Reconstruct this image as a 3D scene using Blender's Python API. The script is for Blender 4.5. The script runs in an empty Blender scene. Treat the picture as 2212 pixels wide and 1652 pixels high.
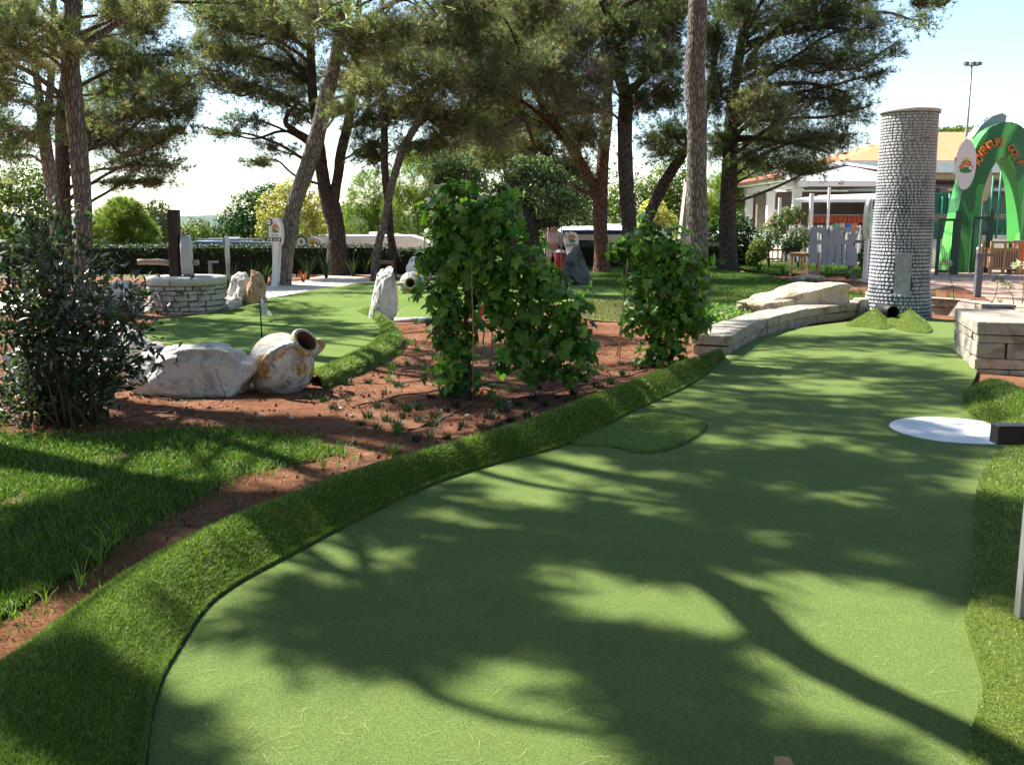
import bpy, bmesh, math, random
import numpy as np
from mathutils import Vector, Matrix, noise as mnoise

R = math.radians
rng = np.random.default_rng(7)
random.seed(7)
scene = bpy.context.scene
col = scene.collection

# ------------------------------------------------------------------ camera
CAM_H, PITCH, F = 1.6, R(9.5), 2080.0          # layout is measured on a 2212 x 1652 view
cam_data = bpy.data.cameras.new('camera')
cam = bpy.data.objects.new('camera', cam_data)
col.objects.link(cam)
cam.location = (0, 0, CAM_H)
cam.rotation_euler = (R(90) - PITCH, 0, 0)
cam_data.sensor_width = 36.0
cam_data.lens = 18.0 / (1106.0 / F)
cam_data.clip_start = 0.05
cam_data.clip_end = 5000
scene.camera = cam

# ------------------------------------------------------------------ sky, sun, exposure
SUN_EL, SUN_AZ = R(51), math.atan2(-0.82, 0.57)          # azimuth from +Y towards +X
SUN = Vector((math.sin(SUN_AZ) * math.cos(SUN_EL), math.cos(SUN_AZ) * math.cos(SUN_EL), math.sin(SUN_EL)))
world = bpy.data.worlds.new('World')
scene.world = world
world.use_nodes = True
wn = world.node_tree
sky = wn.nodes.new('ShaderNodeTexSky')
sky.sky_type = 'NISHITA'
sky.sun_disc = False
sky.sun_elevation = SUN_EL
sky.sun_rotation = SUN_AZ % (2 * math.pi)
sky.air_density = 1.0
sky.dust_density = 0.3
sky.ozone_density = 1.0
wn.nodes['Background'].inputs['Strength'].default_value = 0.085
wn.links.new(sky.outputs['Color'], wn.nodes['Background'].inputs['Color'])
sun_data = bpy.data.lights.new('sun', 'SUN')
sun_data.energy = 5.0
sun_data.angle = R(0.53)
sun_data.color = (1.0, 0.955, 0.88)
sun = bpy.data.objects.new('sun', sun_data)
sun.rotation_euler = SUN.to_track_quat('Z', 'Y').to_euler()
sun.location = SUN * 60
col.objects.link(sun)
vs = scene.view_settings
vs.view_transform = 'Standard'
vs.look = 'None'
vs.gamma = 1.0
vs.exposure = 1.65
vs.use_curve_mapping = False
scene.cycles.max_bounces = 4
scene.cycles.diffuse_bounces = 3
scene.cycles.glossy_bounces = 2
scene.cycles.transmission_bounces = 3
scene.cycles.use_adaptive_sampling = True
scene.cycles.adaptive_threshold = 0.02
scene.cycles.use_denoising = True

# ------------------------------------------------------------------ measuring helpers
CP, SP = math.cos(PITCH), math.sin(PITCH)
def ray(u, v):
    a, b = (u - 1106.0) / F, (826.0 - v) / F
    return Vector((a, CP + b * SP, -SP + b * CP))
def pt(u, v, Y):
    d = ray(u, v)
    return Vector((0, 0, CAM_H)) + d * (Y / d.y)
def gp(u, v, z=0.0):
    d = ray(u, v)
    return Vector((0, 0, CAM_H)) + d * ((z - CAM_H) / d.z)
def gl(pts, z=0.0):
    return [gp(u, v, z) for u, v in pts]
def px(Y):
    return Y / F
def nrm(a):
    return a / np.maximum(np.linalg.norm(a, axis=-1, keepdims=True), 1e-9)
def smooth01(x):
    x = np.clip(x, 0, 1)
    return x * x * (3 - 2 * x)
def spline(pts, n, closed=False):
    P = np.array([tuple(p) for p in pts], float)
    m = len(P)
    if closed:
        Q = np.vstack([P[-1], P, P[0], P[1]])
        segs = m
    else:
        Q = np.vstack([2 * P[0] - P[1], P, 2 * P[-1] - P[-2]])
        segs = m - 1
    out = []
    ts = np.linspace(0, segs, n, endpoint=not closed)
    for t in ts:
        i = min(int(t), segs - 1)
        f = t - i
        p0, p1, p2, p3 = Q[i], Q[i + 1], Q[i + 2], Q[i + 3]
        out.append(0.5 * ((2 * p1) + (p2 - p0) * f + (2 * p0 - 5 * p1 + 4 * p2 - p3) * f * f + (3 * p1 - p0 - 3 * p2 + p3) * f ** 3))
    return np.array(out)
def resample(P, n):
    P = np.asarray(P, float)
    d = np.r_[0, np.cumsum(np.linalg.norm(np.diff(P, axis=0), axis=1))]
    t = np.linspace(0, d[-1], n)
    return np.stack([np.interp(t, d, P[:, k]) for k in range(P.shape[1])], 1)
def inside(xy, poly):
    x, y = xy[:, 0], xy[:, 1]
    res = np.zeros(len(xy), bool)
    j = len(poly) - 1
    for i in range(len(poly)):
        xi, yi, xj, yj = poly[i][0], poly[i][1], poly[j][0], poly[j][1]
        c = ((yi > y) != (yj > y)) & (x < (xj - xi) * (y - yi) / (yj - yi + 1e-12) + xi)
        res ^= c
        j = i
    return res
def nz(p, s=1.0, o=0.0):
    return mnoise.noise(Vector((p[0] * s + o, p[1] * s + o * 1.7, p[2] * s - o)))
def fbm(p, s=1.0, o=0.0, n=4):
    return mnoise.fractal(Vector((p[0] * s + o, p[1] * s + o * 1.7, p[2] * s - o)), 1.0, 2.0, n)

# ------------------------------------------------------------------ object helpers
def tag(o, label=None, cat=None, group=None, kind=None):
    if label: o['label'] = label
    if cat: o['category'] = cat
    if group: o['group'] = group
    if kind: o['kind'] = kind
    return o
def empty(name, loc=(0, 0, 0), rz=0.0, parent=None):
    o = bpy.data.objects.new(name, None)
    o.empty_display_size = 0.1
    o.location = loc
    o.rotation_euler = (0, 0, rz)
    col.objects.link(o)
    if parent: o.parent = parent
    return o
def place(mesh, name, parent=None, loc=(0, 0, 0), rot=(0, 0, 0), scale=(1, 1, 1)):
    o = bpy.data.objects.new(name, mesh)
    o.location, o.rotation_euler, o.scale = loc, rot, scale
    col.objects.link(o)
    if parent: o.parent = parent
    return o
def copy_tree(o, parent=None):
    c = o.copy()
    col.objects.link(c)
    c.parent = parent
    for ch in list(o.children):
        copy_tree(ch, c)
    return c

class Geo:
    """collects vertices and faces, optionally with a colour per vertex, for ONE mesh"""
    def __init__(s):
        s.v, s.f, s.c, s.m, s.n, s.sm = [], [], [], [], 0, []
    def add(s, verts, faces, color=None, mat=0, smooth=False):
        V = np.asarray(verts, float).reshape(-1, 3)
        s.v.append(V)
        if isinstance(faces, np.ndarray):
            s.f.append(faces.astype(np.int64) + s.n)
            k = len(faces)
        else:
            by = {}
            for fc in faces: by.setdefault(len(fc), []).append(fc)
            for kk, lst in by.items():
                s.f.append(np.array(lst, np.int64) + s.n)
                s.m.append(np.full(len(lst), mat)); s.sm.append(np.full(len(lst), smooth))
            k = None
        if k is not None:
            s.m.append(np.full(k, mat)); s.sm.append(np.full(k, smooth))
        C = np.ones((len(V), 3)) if color is None else np.broadcast_to(np.asarray(color, float), (len(V), 3))
        s.c.append(C)
        s.n += len(V)
        return s
    def box(s, c, size, rz=0.0, color=None, mat=0, M=None):
        x, y, z = size[0] / 2, size[1] / 2, size[2] / 2
        V = np.array([[-x, -y, -z], [x, -y, -z], [x, y, -z], [-x, y, -z], [-x, -y, z], [x, -y, z], [x, y, z], [-x, y, z]])
        if M is not None:
            V = V @ np.array(M.to_3x3()).T
        ca, sa = math.cos(rz), math.sin(rz)
        V = V @ np.array([[ca, sa, 0], [-sa, ca, 0], [0, 0, 1]])
        return s.add(V + np.array(tuple(c)), np.array([[0, 3, 2, 1], [4, 5, 6, 7], [0, 1, 5, 4], [1, 2, 6, 5], [2, 3, 7, 6], [3, 0, 4, 7]]), color, mat)
    def bar(s, a, b, w, h=None, color=None, mat=0):
        a, b = Vector(a), Vector(b)
        d = b - a
        q = d.to_track_quat('Z', 'Y').to_matrix()
        return s.box((a + b) / 2, (w, h or w, d.length), 0, color, mat, q)
    def tube(s, pts, rad, sides=8, color=None, mat=0, caps=True, smooth=True, wob=0.0):
        P = np.asarray([tuple(p) for p in pts], float)
        n = len(P)
        rad = np.broadcast_to(np.asarray(rad, float), (n,))
        T = nrm(np.gradient(P, axis=0))
        up = np.array([0, 0, 1.0]) if abs(T[0][2]) < 0.9 else np.array([1.0, 0, 0])
        A = nrm(np.cross(T, up)); B = nrm(np.cross(T, A))
        an = np.linspace(0, 2 * np.pi, sides, endpoint=False)
        rr = rad[:, None] * np.ones((n, sides))
        if wob: rr = rr * (1 + wob * rng.normal(size=(n, sides)))
        V = P[:, None] + rr[..., None] * (np.cos(an)[None, :, None] * A[:, None] + np.sin(an)[None, :, None] * B[:, None])
        i, j = np.meshgrid(np.arange(n - 1), np.arange(sides), indexing='ij')
        j2 = (j + 1) % sides
        Fq = np.stack([i * sides + j, (i + 1) * sides + j, (i + 1) * sides + j2, i * sides + j2], -1).reshape(-1, 4)
        s.add(V.reshape(-1, 3), Fq, color, mat, smooth)
        if caps:
            s.f.append(np.array([list(range(sides))]) + s.n - n * sides)
            s.f.append(np.array([list(range(sides - 1, -1, -1))]) + s.n - sides)
            for _ in range(2):
                s.m.append(np.full(1, mat)); s.sm.append(np.full(1, False))
        return s
    def lathe(s, prof, sides=32, M=Matrix(), color=None, mat=0, smooth=True):
        an = np.linspace(0, 2 * np.pi, sides, endpoint=False)
        pr = np.asarray(prof, float)
        V = np.stack([pr[:, 0:1] * np.cos(an), pr[:, 0:1] * np.sin(an), pr[:, 1:2] * np.ones(sides)], -1).reshape(-1, 3)
        m3 = np.array(M.to_3x3()); V = V @ m3.T + np.array(M.translation)
        n = len(pr)
        i, j = np.meshgrid(np.arange(n - 1), np.arange(sides), indexing='ij')
        j2 = (j + 1) % sides
        Fq = np.stack([i * sides + j, i * sides + j2, (i + 1) * sides + j2, (i + 1) * sides + j], -1).reshape(-1, 4)
        return s.add(V, Fq, color, mat, smooth)
    def extrude(s, outline, depth, M=Matrix(), color=None, mat=0):
        """outline in local x/z, thickness along local y; the front faces -y"""
        n = len(outline)
        V = np.array([[p[0], -depth / 2, p[1]] for p in outline] + [[p[0], depth / 2, p[1]] for p in outline])
        V = V @ np.array(M.to_3x3()).T + np.array(M.translation)
        fs = [list(range(n)), list(range(2 * n - 1, n - 1, -1))] + [[i, i + n, (i + 1) % n + n, (i + 1) % n] for i in range(n)]
        return s.add(V, fs, color, mat)
    def build(s, name, mats, parent=None, attr=True, bevel=0.0):
        me = bpy.data.meshes.new(name)
        V = np.concatenate(s.v)
        me.vertices.add(len(V)); me.vertices.foreach_set('co', V.ravel())
        tot = np.concatenate([np.full(len(f), f.shape[1]) for f in s.f])
        li = np.concatenate([f.ravel() for f in s.f])
        me.loops.add(len(li)); me.loops.foreach_set('vertex_index', li)
        me.polygons.add(len(tot))
        me.polygons.foreach_set('loop_start', np.r_[0, np.cumsum(tot)[:-1]])
        me.polygons.foreach_set('loop_total', tot)
        # smoothing and material lists follow the same order in which faces were queued
        me.polygons.foreach_set('material_index', np.concatenate(s.m).astype(int))
        me.polygons.foreach_set('use_smooth', np.concatenate(s.sm).astype(bool))
        if attr:
            a = me.attributes.new('Col', 'FLOAT_COLOR', 'POINT')
            C = np.concatenate(s.c)
            a.data.foreach_set('color', np.c_[C, np.ones(len(C))].ravel())
        me.update(calc_edges=True)
        for m in (mats if isinstance(mats, (list, tuple)) else [mats]):
            me.materials.append(m)
        o = place(me, name, parent)
        if bevel:
            b = o.modifiers.new('bevel', 'BEVEL'); b.width = bevel; b.segments = 2; b.limit_method = 'ANGLE'
        return o

# ------------------------------------------------------------------ materials
def new_mat(name):
    m = bpy.data.materials.new(name)
    m.use_nodes = True
    return m, m.node_tree, m.node_tree.nodes['Principled BSDF']
def N(nt, typ, **kw):
    n = nt.nodes.new(typ)
    for k, v in kw.items():
        if k in n.inputs: n.inputs[k].default_value = v
        else: setattr(n, k, v)
    return n
def ramp(nt, fac, stops):
    r = nt.nodes.new('ShaderNodeValToRGB')
    e = r.color_ramp.elements
    while len(e) < len(stops): e.new(0.5)
    for k, (p, c) in enumerate(stops):
        e[k].position = p
        e[k].color = (*c, 1) if len(c) == 3 else c
    nt.links.new(fac, r.inputs[0])
    return r.outputs[0]
def mixc(nt, fac, a, b, mode='MIX'):
    m = nt.nodes.new('ShaderNodeMix')
    m.data_type = 'RGBA'; m.blend_type = mode
    if isinstance(fac, (int, float)): m.inputs[0].default_value = fac
    else: nt.links.new(fac, m.inputs[0])
    for sock, val in ((m.inputs[6], a), (m.inputs[7], b)):
        if isinstance(val, tuple): sock.default_value = (*val, 1)
        else: nt.links.new(val, sock)
    return m.outputs[2]
def pos(nt, scale=(1, 1, 1), obj=False):
    src = nt.nodes.new('ShaderNodeTexCoord').outputs['Object'] if obj else nt.nodes.new('ShaderNodeNewGeometry').outputs['Position']
    mp = nt.nodes.new('ShaderNodeMapping')
    mp.inputs['Scale'].default_value = scale
    nt.links.new(src, mp.inputs['Vector'])
    return mp.outputs[0]
def noisef(nt, vec, scale, detail=6, rough=0.6, dist=0.0):
    n = N(nt, 'ShaderNodeTexNoise', Scale=scale, Detail=detail, Roughness=rough, Distortion=dist)
    nt.links.new(vec, n.inputs['Vector'])
    return n.outputs['Fac']
def voro(nt, vec, scale, feat='F1', out='Distance'):
    n = N(nt, 'ShaderNodeTexVoronoi', Scale=scale)
    n.feature = feat
    nt.links.new(vec, n.inputs['Vector'])
    return n.outputs[out]
def bump(nt, bsdf, h, strength=0.5, dist=0.02):
    b = N(nt, 'ShaderNodeBump', Strength=strength, Distance=dist)
    nt.links.new(h, b.inputs['Height'])
    nt.links.new(b.outputs[0], bsdf.inputs['Normal'])
def math2(nt, op, a, b):
    m = nt.nodes.new('ShaderNodeMath'); m.operation = op
    for s, v in ((m.inputs[0], a), (m.inputs[1], b)):
        if isinstance(v, (int, float)): s.default_value = v
        else: nt.links.new(v, s)
    return m.outputs[0]
def set_in(nt, sock, v):
    if isinstance(v, tuple): sock.default_value = (*v, 1)
    elif isinstance(v, (int, float)): sock.default_value = v
    else: nt.links.new(v, sock)

def simple(name, c1, c2=None, scale=6.0, rough=0.7, bs=0.2, bscale=None, bd=0.01, spec=0.3, metal=0.0, sc=(1, 1, 1), obj=False):
    m, nt, b = new_mat(name)
    vec = pos(nt, sc, obj)
    if c2 is None: c2 = tuple(x * 0.75 for x in c1)
    f = noisef(nt, vec, scale)
    set_in(nt, b.inputs['Base Color'], ramp(nt, f, [(0.3, c1), (0.7, c2)]))
    b.inputs['Roughness'].default_value = rough
    b.inputs['Specular IOR Level'].default_value = spec
    b.inputs['Metallic'].default_value = metal
    if bs: bump(nt, b, noisef(nt, vec, bscale or scale * 5), bs, bd)
    return m
def leaf_mat(name, base=None, trans=0.4, rough=0.5, spec=0.25, vary=0.5, tint=(1.0, 1.25, 0.45)):
    """thin leaves: colour from the mesh, or from a base colour varied per object"""
    m, nt, b = new_mat(name)
    if base is None:
        a = nt.nodes.new('ShaderNodeAttribute'); a.attribute_name = 'Col'
        c = a.outputs['Color']
    else:
        oi = nt.nodes.new('ShaderNodeObjectInfo')
        c = ramp(nt, oi.outputs['Random'], [(0.0, base[0]), (0.5, base[1]), (1.0, base[2])])
        n1 = noisef(nt, pos(nt), 30, 3)
        c = mixc(nt, 0.35, c, ramp(nt, n1, [(0.3, base[0]), (0.7, base[2])]))
    set_in(nt, b.inputs['Base Color'], c)
    b.inputs['Roughness'].default_value = rough
    b.inputs['Specular IOR Level'].default_value = spec
    t = nt.nodes.new('ShaderNodeBsdfTranslucent')
    set_in(nt, t.inputs['Color'], mixc(nt, 1.0, c, tint, 'MULTIPLY'))
    ms = nt.nodes.new('ShaderNodeMixShader'); ms.inputs[0].default_value = trans
    nt.links.new(b.outputs[0], ms.inputs[1]); nt.links.new(t.outputs[0], ms.inputs[2])
    nt.links.new(ms.outputs[0], nt.nodes['Material Output'].inputs['Surface'])
    return m

M = {}
def mk_bark(name, dark, mid, light, sc=1.0):
    m, nt, b = new_mat(name)
    v = pos(nt, (1, 1, 0.22))
    f1 = voro(nt, v, 22 * sc, 'DISTANCE_TO_EDGE')
    f2 = noisef(nt, v, 30 * sc, 8, 0.7)
    h = math2(nt, 'ADD', math2(nt, 'MULTIPLY', math2(nt, 'MINIMUM', f1, 0.25), 3.0), math2(nt, 'MULTIPLY', f2, 0.7))
    f3 = noisef(nt, pos(nt), 1.6, 4)
    c = ramp(nt, h, [(0.3, dark), (0.62, mid), (0.98, light)])
    c = mixc(nt, math2(nt, 'MULTIPLY', f3, 0.5), c, mid)
    set_in(nt, b.inputs['Base Color'], c)
    b.inputs['Roughness'].default_value = 0.9
    b.inputs['Specular IOR Level'].default_value = 0.15
    bump(nt, b, h, 1.0, 0.035)
    return m
M['bark'] = mk_bark('pine_bark', (0.035, 0.028, 0.023), (0.155, 0.122, 0.10), (0.31, 0.265, 0.225))
M['bark_dark'] = mk_bark('pine_bark_dark', (0.018, 0.014, 0.012), (0.07, 0.052, 0.042), (0.15, 0.12, 0.10))
M['bark_red'] = mk_bark('pine_bark_red', (0.03, 0.017, 0.012), (0.12, 0.065, 0.045), (0.24, 0.15, 0.11))
M['olive_bark'] = mk_bark('olive_bark', (0.02, 0.018, 0.015), (0.05, 0.043, 0.036), (0.10, 0.09, 0.075), 1.6)
M['needle'] = leaf_mat('pine_needles', None, 0.5, 0.45, 0.3, tint=(1.15, 1.25, 0.75))
M['leaf'] = leaf_mat('broad_leaves', None, 0.4, 0.45, 0.35)
M['grass'] = leaf_mat('grass_blades', None, 0.35, 0.5, 0.3)
M['pile'] = leaf_mat('turf_pile_blades', None, 0.35, 0.45, 0.3)

# red soil with needle litter
m, nt, b = new_mat('red_soil')
v = pos(nt)
n1, n2, n3 = noisef(nt, v, 1.3, 6), noisef(nt, v, 14, 8, 0.7), noisef(nt, v, 90, 4, 0.8)
c = ramp(nt, n2, [(0.25, (0.075, 0.027, 0.013)), (0.5, (0.18, 0.068, 0.033)), (0.8, (0.29, 0.135, 0.075))])
c = mixc(nt, ramp(nt, n1, [(0.42, (0, 0, 0)), (0.62, (0.55, 0.55, 0.55))]), c, (0.30, 0.155, 0.085))
c = mixc(nt, ramp(nt, n3, [(0.55, (0, 0, 0)), (0.8, (0.6, 0.6, 0.6))]), c, (0.40, 0.23, 0.13))
c = mixc(nt, ramp(nt, noisef(nt, v, 3.7, 6, 0.7), [(0.52, (0, 0, 0)), (0.68, (0.6, 0.6, 0.6))]), c, (0.13, 0.06, 0.035))
sx = nt.nodes.new('ShaderNodeSeparateXYZ'); nt.links.new(nt.nodes.new('ShaderNodeNewGeometry').outputs['Position'], sx.inputs[0])
far = ramp(nt, math2(nt, 'ADD', math2(nt, 'MULTIPLY', sx.outputs['Y'], 0.02), math2(nt, 'MULTIPLY', n1, 0.3)), [(0.78, (0, 0, 0)), (0.9, (1, 1, 1))])
c = mixc(nt, far, c, ramp(nt, n2, [(0.3, (0.05, 0.075, 0.02)), (0.7, (0.13, 0.13, 0.055))]))
set_in(nt, b.inputs['Base Color'], c)
b.inputs['Roughness'].default_value = 0.95; b.inputs['Specular IOR Level'].default_value = 0.1
bump(nt, b, math2(nt, 'ADD', n2, math2(nt, 'MULTIPLY', n3, 0.6)), 0.9, 0.04)
M['soil'] = m

# lawn base under the blades
M['lawn'] = simple('lawn_base', (0.055, 0.09, 0.02), (0.15, 0.085, 0.045), 5, 0.9, 0.8, 70, 0.03, 0.1)
M['dry_lawn'] = simple('dry_lawn_base', (0.20, 0.17, 0.08), (0.10, 0.12, 0.04), 4, 0.9, 0.8, 70, 0.03, 0.1)

def turf(name, a, bcol, c3, fine, bstr, bdist):
    m, nt, b = new_mat(name)
    v = pos(nt)
    n1, n2, n3, n4 = noisef(nt, v, fine, 3, 0.8), noisef(nt, v, fine * 2.3, 2, 0.8), noisef(nt, v, 0.9, 5), noisef(nt, v, 5.0, 5, 0.7)
    c = ramp(nt, n1, [(0.3, a), (0.52, bcol), (0.75, c3)])
    hs = N(nt, 'ShaderNodeHueSaturation')
    nt.links.new(c, hs.inputs['Color'])
    nt.links.new(math2(nt, 'ADD', 0.72, math2(nt, 'MULTIPLY', math2(nt, 'ADD', n3, math2(nt, 'ADD', n4, noisef(nt, pos(nt, (0.5, 4.0, 1)), 1.1, 4))), 0.20)), hs.inputs['Value'])
    nt.links.new(math2(nt, 'ADD', 0.47, math2(nt, 'MULTIPLY', n2, 0.06)), hs.inputs['Hue'])
    dirt = ramp(nt, noisef(nt, v, 1.7, 7, 0.7, 0.5), [(0.55, (0, 0, 0)), (0.75, (0.45, 0.45, 0.45))])
    set_in(nt, b.inputs['Base Color'], mixc(nt, dirt, hs.outputs[0], tuple(x * y for x, y in zip(bcol, (1.05, 0.8, 0.9)))))
    b.inputs['Roughness'].default_value = 0.75
    b.inputs['Specular IOR Level'].default_value = 0.08
    bump(nt, b, math2(nt, 'ADD', n1, n2), bstr, bdist)
    return m
M['green'] = turf('short_pile_turf', (0.055, 0.095, 0.024), (0.128, 0.182, 0.046), (0.25, 0.30, 0.090), 170, 0.9, 0.006)
M['border'] = turf('long_pile_turf', (0.05, 0.085, 0.014), (0.125, 0.172, 0.028), (0.22, 0.26, 0.06), 75, 1.0, 0.02)
M['green_far'] = turf('short_pile_turf_second_hole', (0.055, 0.105, 0.020), (0.115, 0.18, 0.034), (0.20, 0.26, 0.06), 80, 0.8, 0.01)

# limestone
def limestone(name, base, stain, ochre, dark=0.5):
    m, nt, b = new_mat(name)
    v = pos(nt)
    n1, n2, n3 = noisef(nt, v, 3.0, 8, 0.65, 0.6), noisef(nt, v, 9, 8, 0.7, 1.0), noisef(nt, v, 45, 5, 0.7)
    vo = voro(nt, v, 13)
    wv = nt.nodes.new('ShaderNodeVectorMath'); wv.operation = 'MULTIPLY_ADD'
    nn_ = N(nt, 'ShaderNodeTexNoise', Scale=6.0, Detail=4); nt.links.new(v, nn_.inputs['Vector'])
    nt.links.new(nn_.outputs['Color'], wv.inputs[0]); wv.inputs[1].default_value = (0.5, 0.5, 0.5); nt.links.new(v, wv.inputs[2])
    ck = math2(nt, 'ADD', voro(nt, wv.outputs[0], 1.7, 'DISTANCE_TO_EDGE'), math2(nt, 'MULTIPLY', math2(nt, 'GREATER_THAN', noisef(nt, v, 1.9, 3), 0.47), 0.2))
    c = ramp(nt, n1, [(0.38, stain), (0.48, base), (0.62, tuple(min(1, x * 1.1) for x in base)), (0.72, tuple((x + y) / 2 for x, y in zip(base, stain)))])
    c = mixc(nt, ramp(nt, math2(nt, 'ADD', ck, math2(nt, 'MULTIPLY', n2, 0.03)), [(0.018, (dark, dark, dark)), (0.032, (0, 0, 0))]), c, tuple(x * 0.3 for x in stain))
    c = mixc(nt, ramp(nt, n2, [(0.56, (0, 0, 0)), (0.72, (0.8, 0.8, 0.8))]), c, ochre)
    c = mixc(nt, ramp(nt, math2(nt, 'ADD', vo, math2(nt, 'MULTIPLY', n3, 0.25)), [(0.20, (dark, dark, dark)), (0.27, (0, 0, 0))]), c, tuple(x * 0.35 for x in stain))
    set_in(nt, b.inputs['Base Color'], c)
    b.inputs['Roughness'].default_value = 0.88; b.inputs['Specular IOR Level'].default_value = 0.2
    bump(nt, b, math2(nt, 'ADD', math2(nt, 'ADD', n2, math2(nt, 'MULTIPLY', n3, 0.4)), math2(nt, 'ADD', math2(nt, 'MINIMUM', vo, 0.3), math2(nt, 'MULTIPLY', math2(nt, 'MINIMUM', ck, 0.05), 8.0))), 1.0, 0.045)
    return m
M['rock'] = limestone('white_limestone', (0.70, 0.66, 0.60), (0.40, 0.375, 0.35), (0.42, 0.30, 0.20))
M['rock_tan'] = limestone('tan_limestone', (0.62, 0.50, 0.38), (0.42, 0.32, 0.22), (0.45, 0.24, 0.12))
M['rock_orange'] = limestone('rough_orange_stone', (0.55, 0.36, 0.22), (0.33, 0.19, 0.11), (0.6, 0.5, 0.4), 0.9)
M['rock_grey'] = limestone('dark_grey_stone', (0.16, 0.16, 0.155), (0.05, 0.052, 0.055), (0.26, 0.25, 0.23))
M['wall_stone'] = limestone('dressed_wall_stone', (0.42, 0.37, 0.30), (0.25, 0.22, 0.18), (0.42, 0.28, 0.16), 0.25)
M['mill_stone'] = limestone('drystone_limestone', (0.50, 0.46, 0.40), (0.32, 0.29, 0.25), (0.45, 0.28, 0.18), 0.25)
M['joint'] = simple('dark_joint', (0.05, 0.04, 0.032), None, 12, 0.95, 0.3)
M['concrete'] = simple('pale_concrete', (0.50, 0.49, 0.46), (0.40, 0.39, 0.37), 6, 0.85, 0.3, 60, 0.006)
M['path'] = simple('pale_path', (0.62, 0.56, 0.47), (0.50, 0.43, 0.35), 1.5, 0.9, 0.3, 60, 0.01)
M['white'] = simple('white_paint', (0.78, 0.77, 0.74), (0.70, 0.69, 0.66), 3, 0.5, 0.05)
M['sign_white'] = simple('sign_white', (0.74, 0.70, 0.65), (0.66, 0.62, 0.57), 3, 0.55, 0.05)
M['sign_grey'] = simple('sign_grey', (0.34, 0.35, 0.37), (0.28, 0.29, 0.31), 3, 0.5, 0.05)
M['black'] = simple('black_metal', (0.008, 0.008, 0.010), (0.013, 0.013, 0.015), 20, 0.5, 0.05, spec=0.25)
M['steel'] = simple('grey_steel', (0.30, 0.29, 0.28), (0.24, 0.23, 0.225), 8, 0.4, 0.05, metal=0.4)
M['slate'] = simple('slate_grey_metal', (0.10, 0.10, 0.115), (0.13, 0.13, 0.14), 8, 0.5, 0.05)
M['wood'] = simple('light_wood', (0.45, 0.27, 0.14), (0.30, 0.17, 0.085), 4, 0.7, 0.4, 30, 0.01, sc=(8, 8, 1.2))
M['pole_wood'] = simple('weathered_pole', (0.42, 0.33, 0.24), (0.26, 0.19, 0.13), 5, 0.8, 0.5, 30, 0.01, sc=(1.2, 8, 8))
M['old_wood'] = simple('old_beam', (0.085, 0.052, 0.035), (0.028, 0.018, 0.013), 5, 0.85, 0.9, 14, 0.03, sc=(6, 6, 0.5))
M['bamboo'] = simple('cane', (0.34, 0.25, 0.12), (0.24, 0.16, 0.08), 10, 0.6, 0.1)
M['hose'] = simple('brown_hose', (0.09, 0.045, 0.03), (0.13, 0.065, 0.04), 10, 0.6, 0.1)
M['stem'] = simple('woody_stem', (0.09, 0.06, 0.04), (0.05, 0.035, 0.025), 20, 0.85, 0.5, 60, 0.005)
M['litter'] = simple('dry_needles', (0.36, 0.22, 0.12), (0.25, 0.14, 0.07), 30, 0.8, 0.0)
M['litter_pale'] = simple('pale_dry_needles', (0.50, 0.38, 0.20), (0.38, 0.26, 0.13), 30, 0.8, 0.0)
# ================================================================== the setting
def ground_z(x, y):
    drop = -1.55 * smooth01((np.asarray(y, float) - 29.5) / 4.5) * (1 - smooth01((np.asarray(x, float) - 1.0) / 7.0))
    return drop
def axis(lo, hi, near, n):
    t = np.linspace(-1, 1, n)
    s = np.sinh(t * 4.2) / np.sinh(4.2)
    return np.where(s < 0, near - s * (lo - near), near + s * (hi - near))
gx, gy = axis(-1500, 1500, 0, 121), axis(-300, 2600, 14, 141)
GX, GY = np.meshgrid(gx, gy, indexing='ij')
GZ = ground_z(GX, GY)
V = np.stack([GX, GY, GZ], -1).reshape(-1, 3)
i, j = np.meshgrid(np.arange(120), np.arange(140), indexing='ij')
Fq = np.stack([i * 141 + j, (i + 1) * 141 + j, (i + 1) * 141 + j + 1, i * 141 + j + 1], -1).reshape(-1, 4)
tag(Geo().add(V, Fq, smooth=True).build('ground', M['soil'], attr=False), kind='structure')

# planted bed with a broken surface
bx, by = np.linspace(-7.5, 4.2, 190), np.linspace(4.2, 19, 220)
BX, BY = np.meshgrid(bx, by, indexing='ij')
BZ = np.array([0.018 + 0.022 * fbm((x, y, 0), 1.4, 3) + 0.016 * fbm((x, y, 0), 6.0, 9) for x, y in zip(BX.ravel(), BY.ravel())])
edge = np.minimum.reduce([BX - bx[0], bx[-1] - BX, BY - by[0], by[-1] - BY]).ravel()
BZ = np.clip(BZ, 0.004, 0.024) * smooth01(edge / 0.6) - 0.02 * (1 - smooth01(edge / 0.3))
V = np.stack([BX.ravel(), BY.ravel(), BZ], -1)
i, j = np.meshgrid(np.arange(189), np.arange(219), indexing='ij')
Fq = np.stack([i * 220 + j, (i + 1) * 220 + j, (i + 1) * 220 + j + 1, i * 220 + j + 1], -1).reshape(-1, 4)
tag(Geo().add(V, Fq, smooth=True).build('soil_bed', M['soil'], attr=False), kind='structure')

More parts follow.
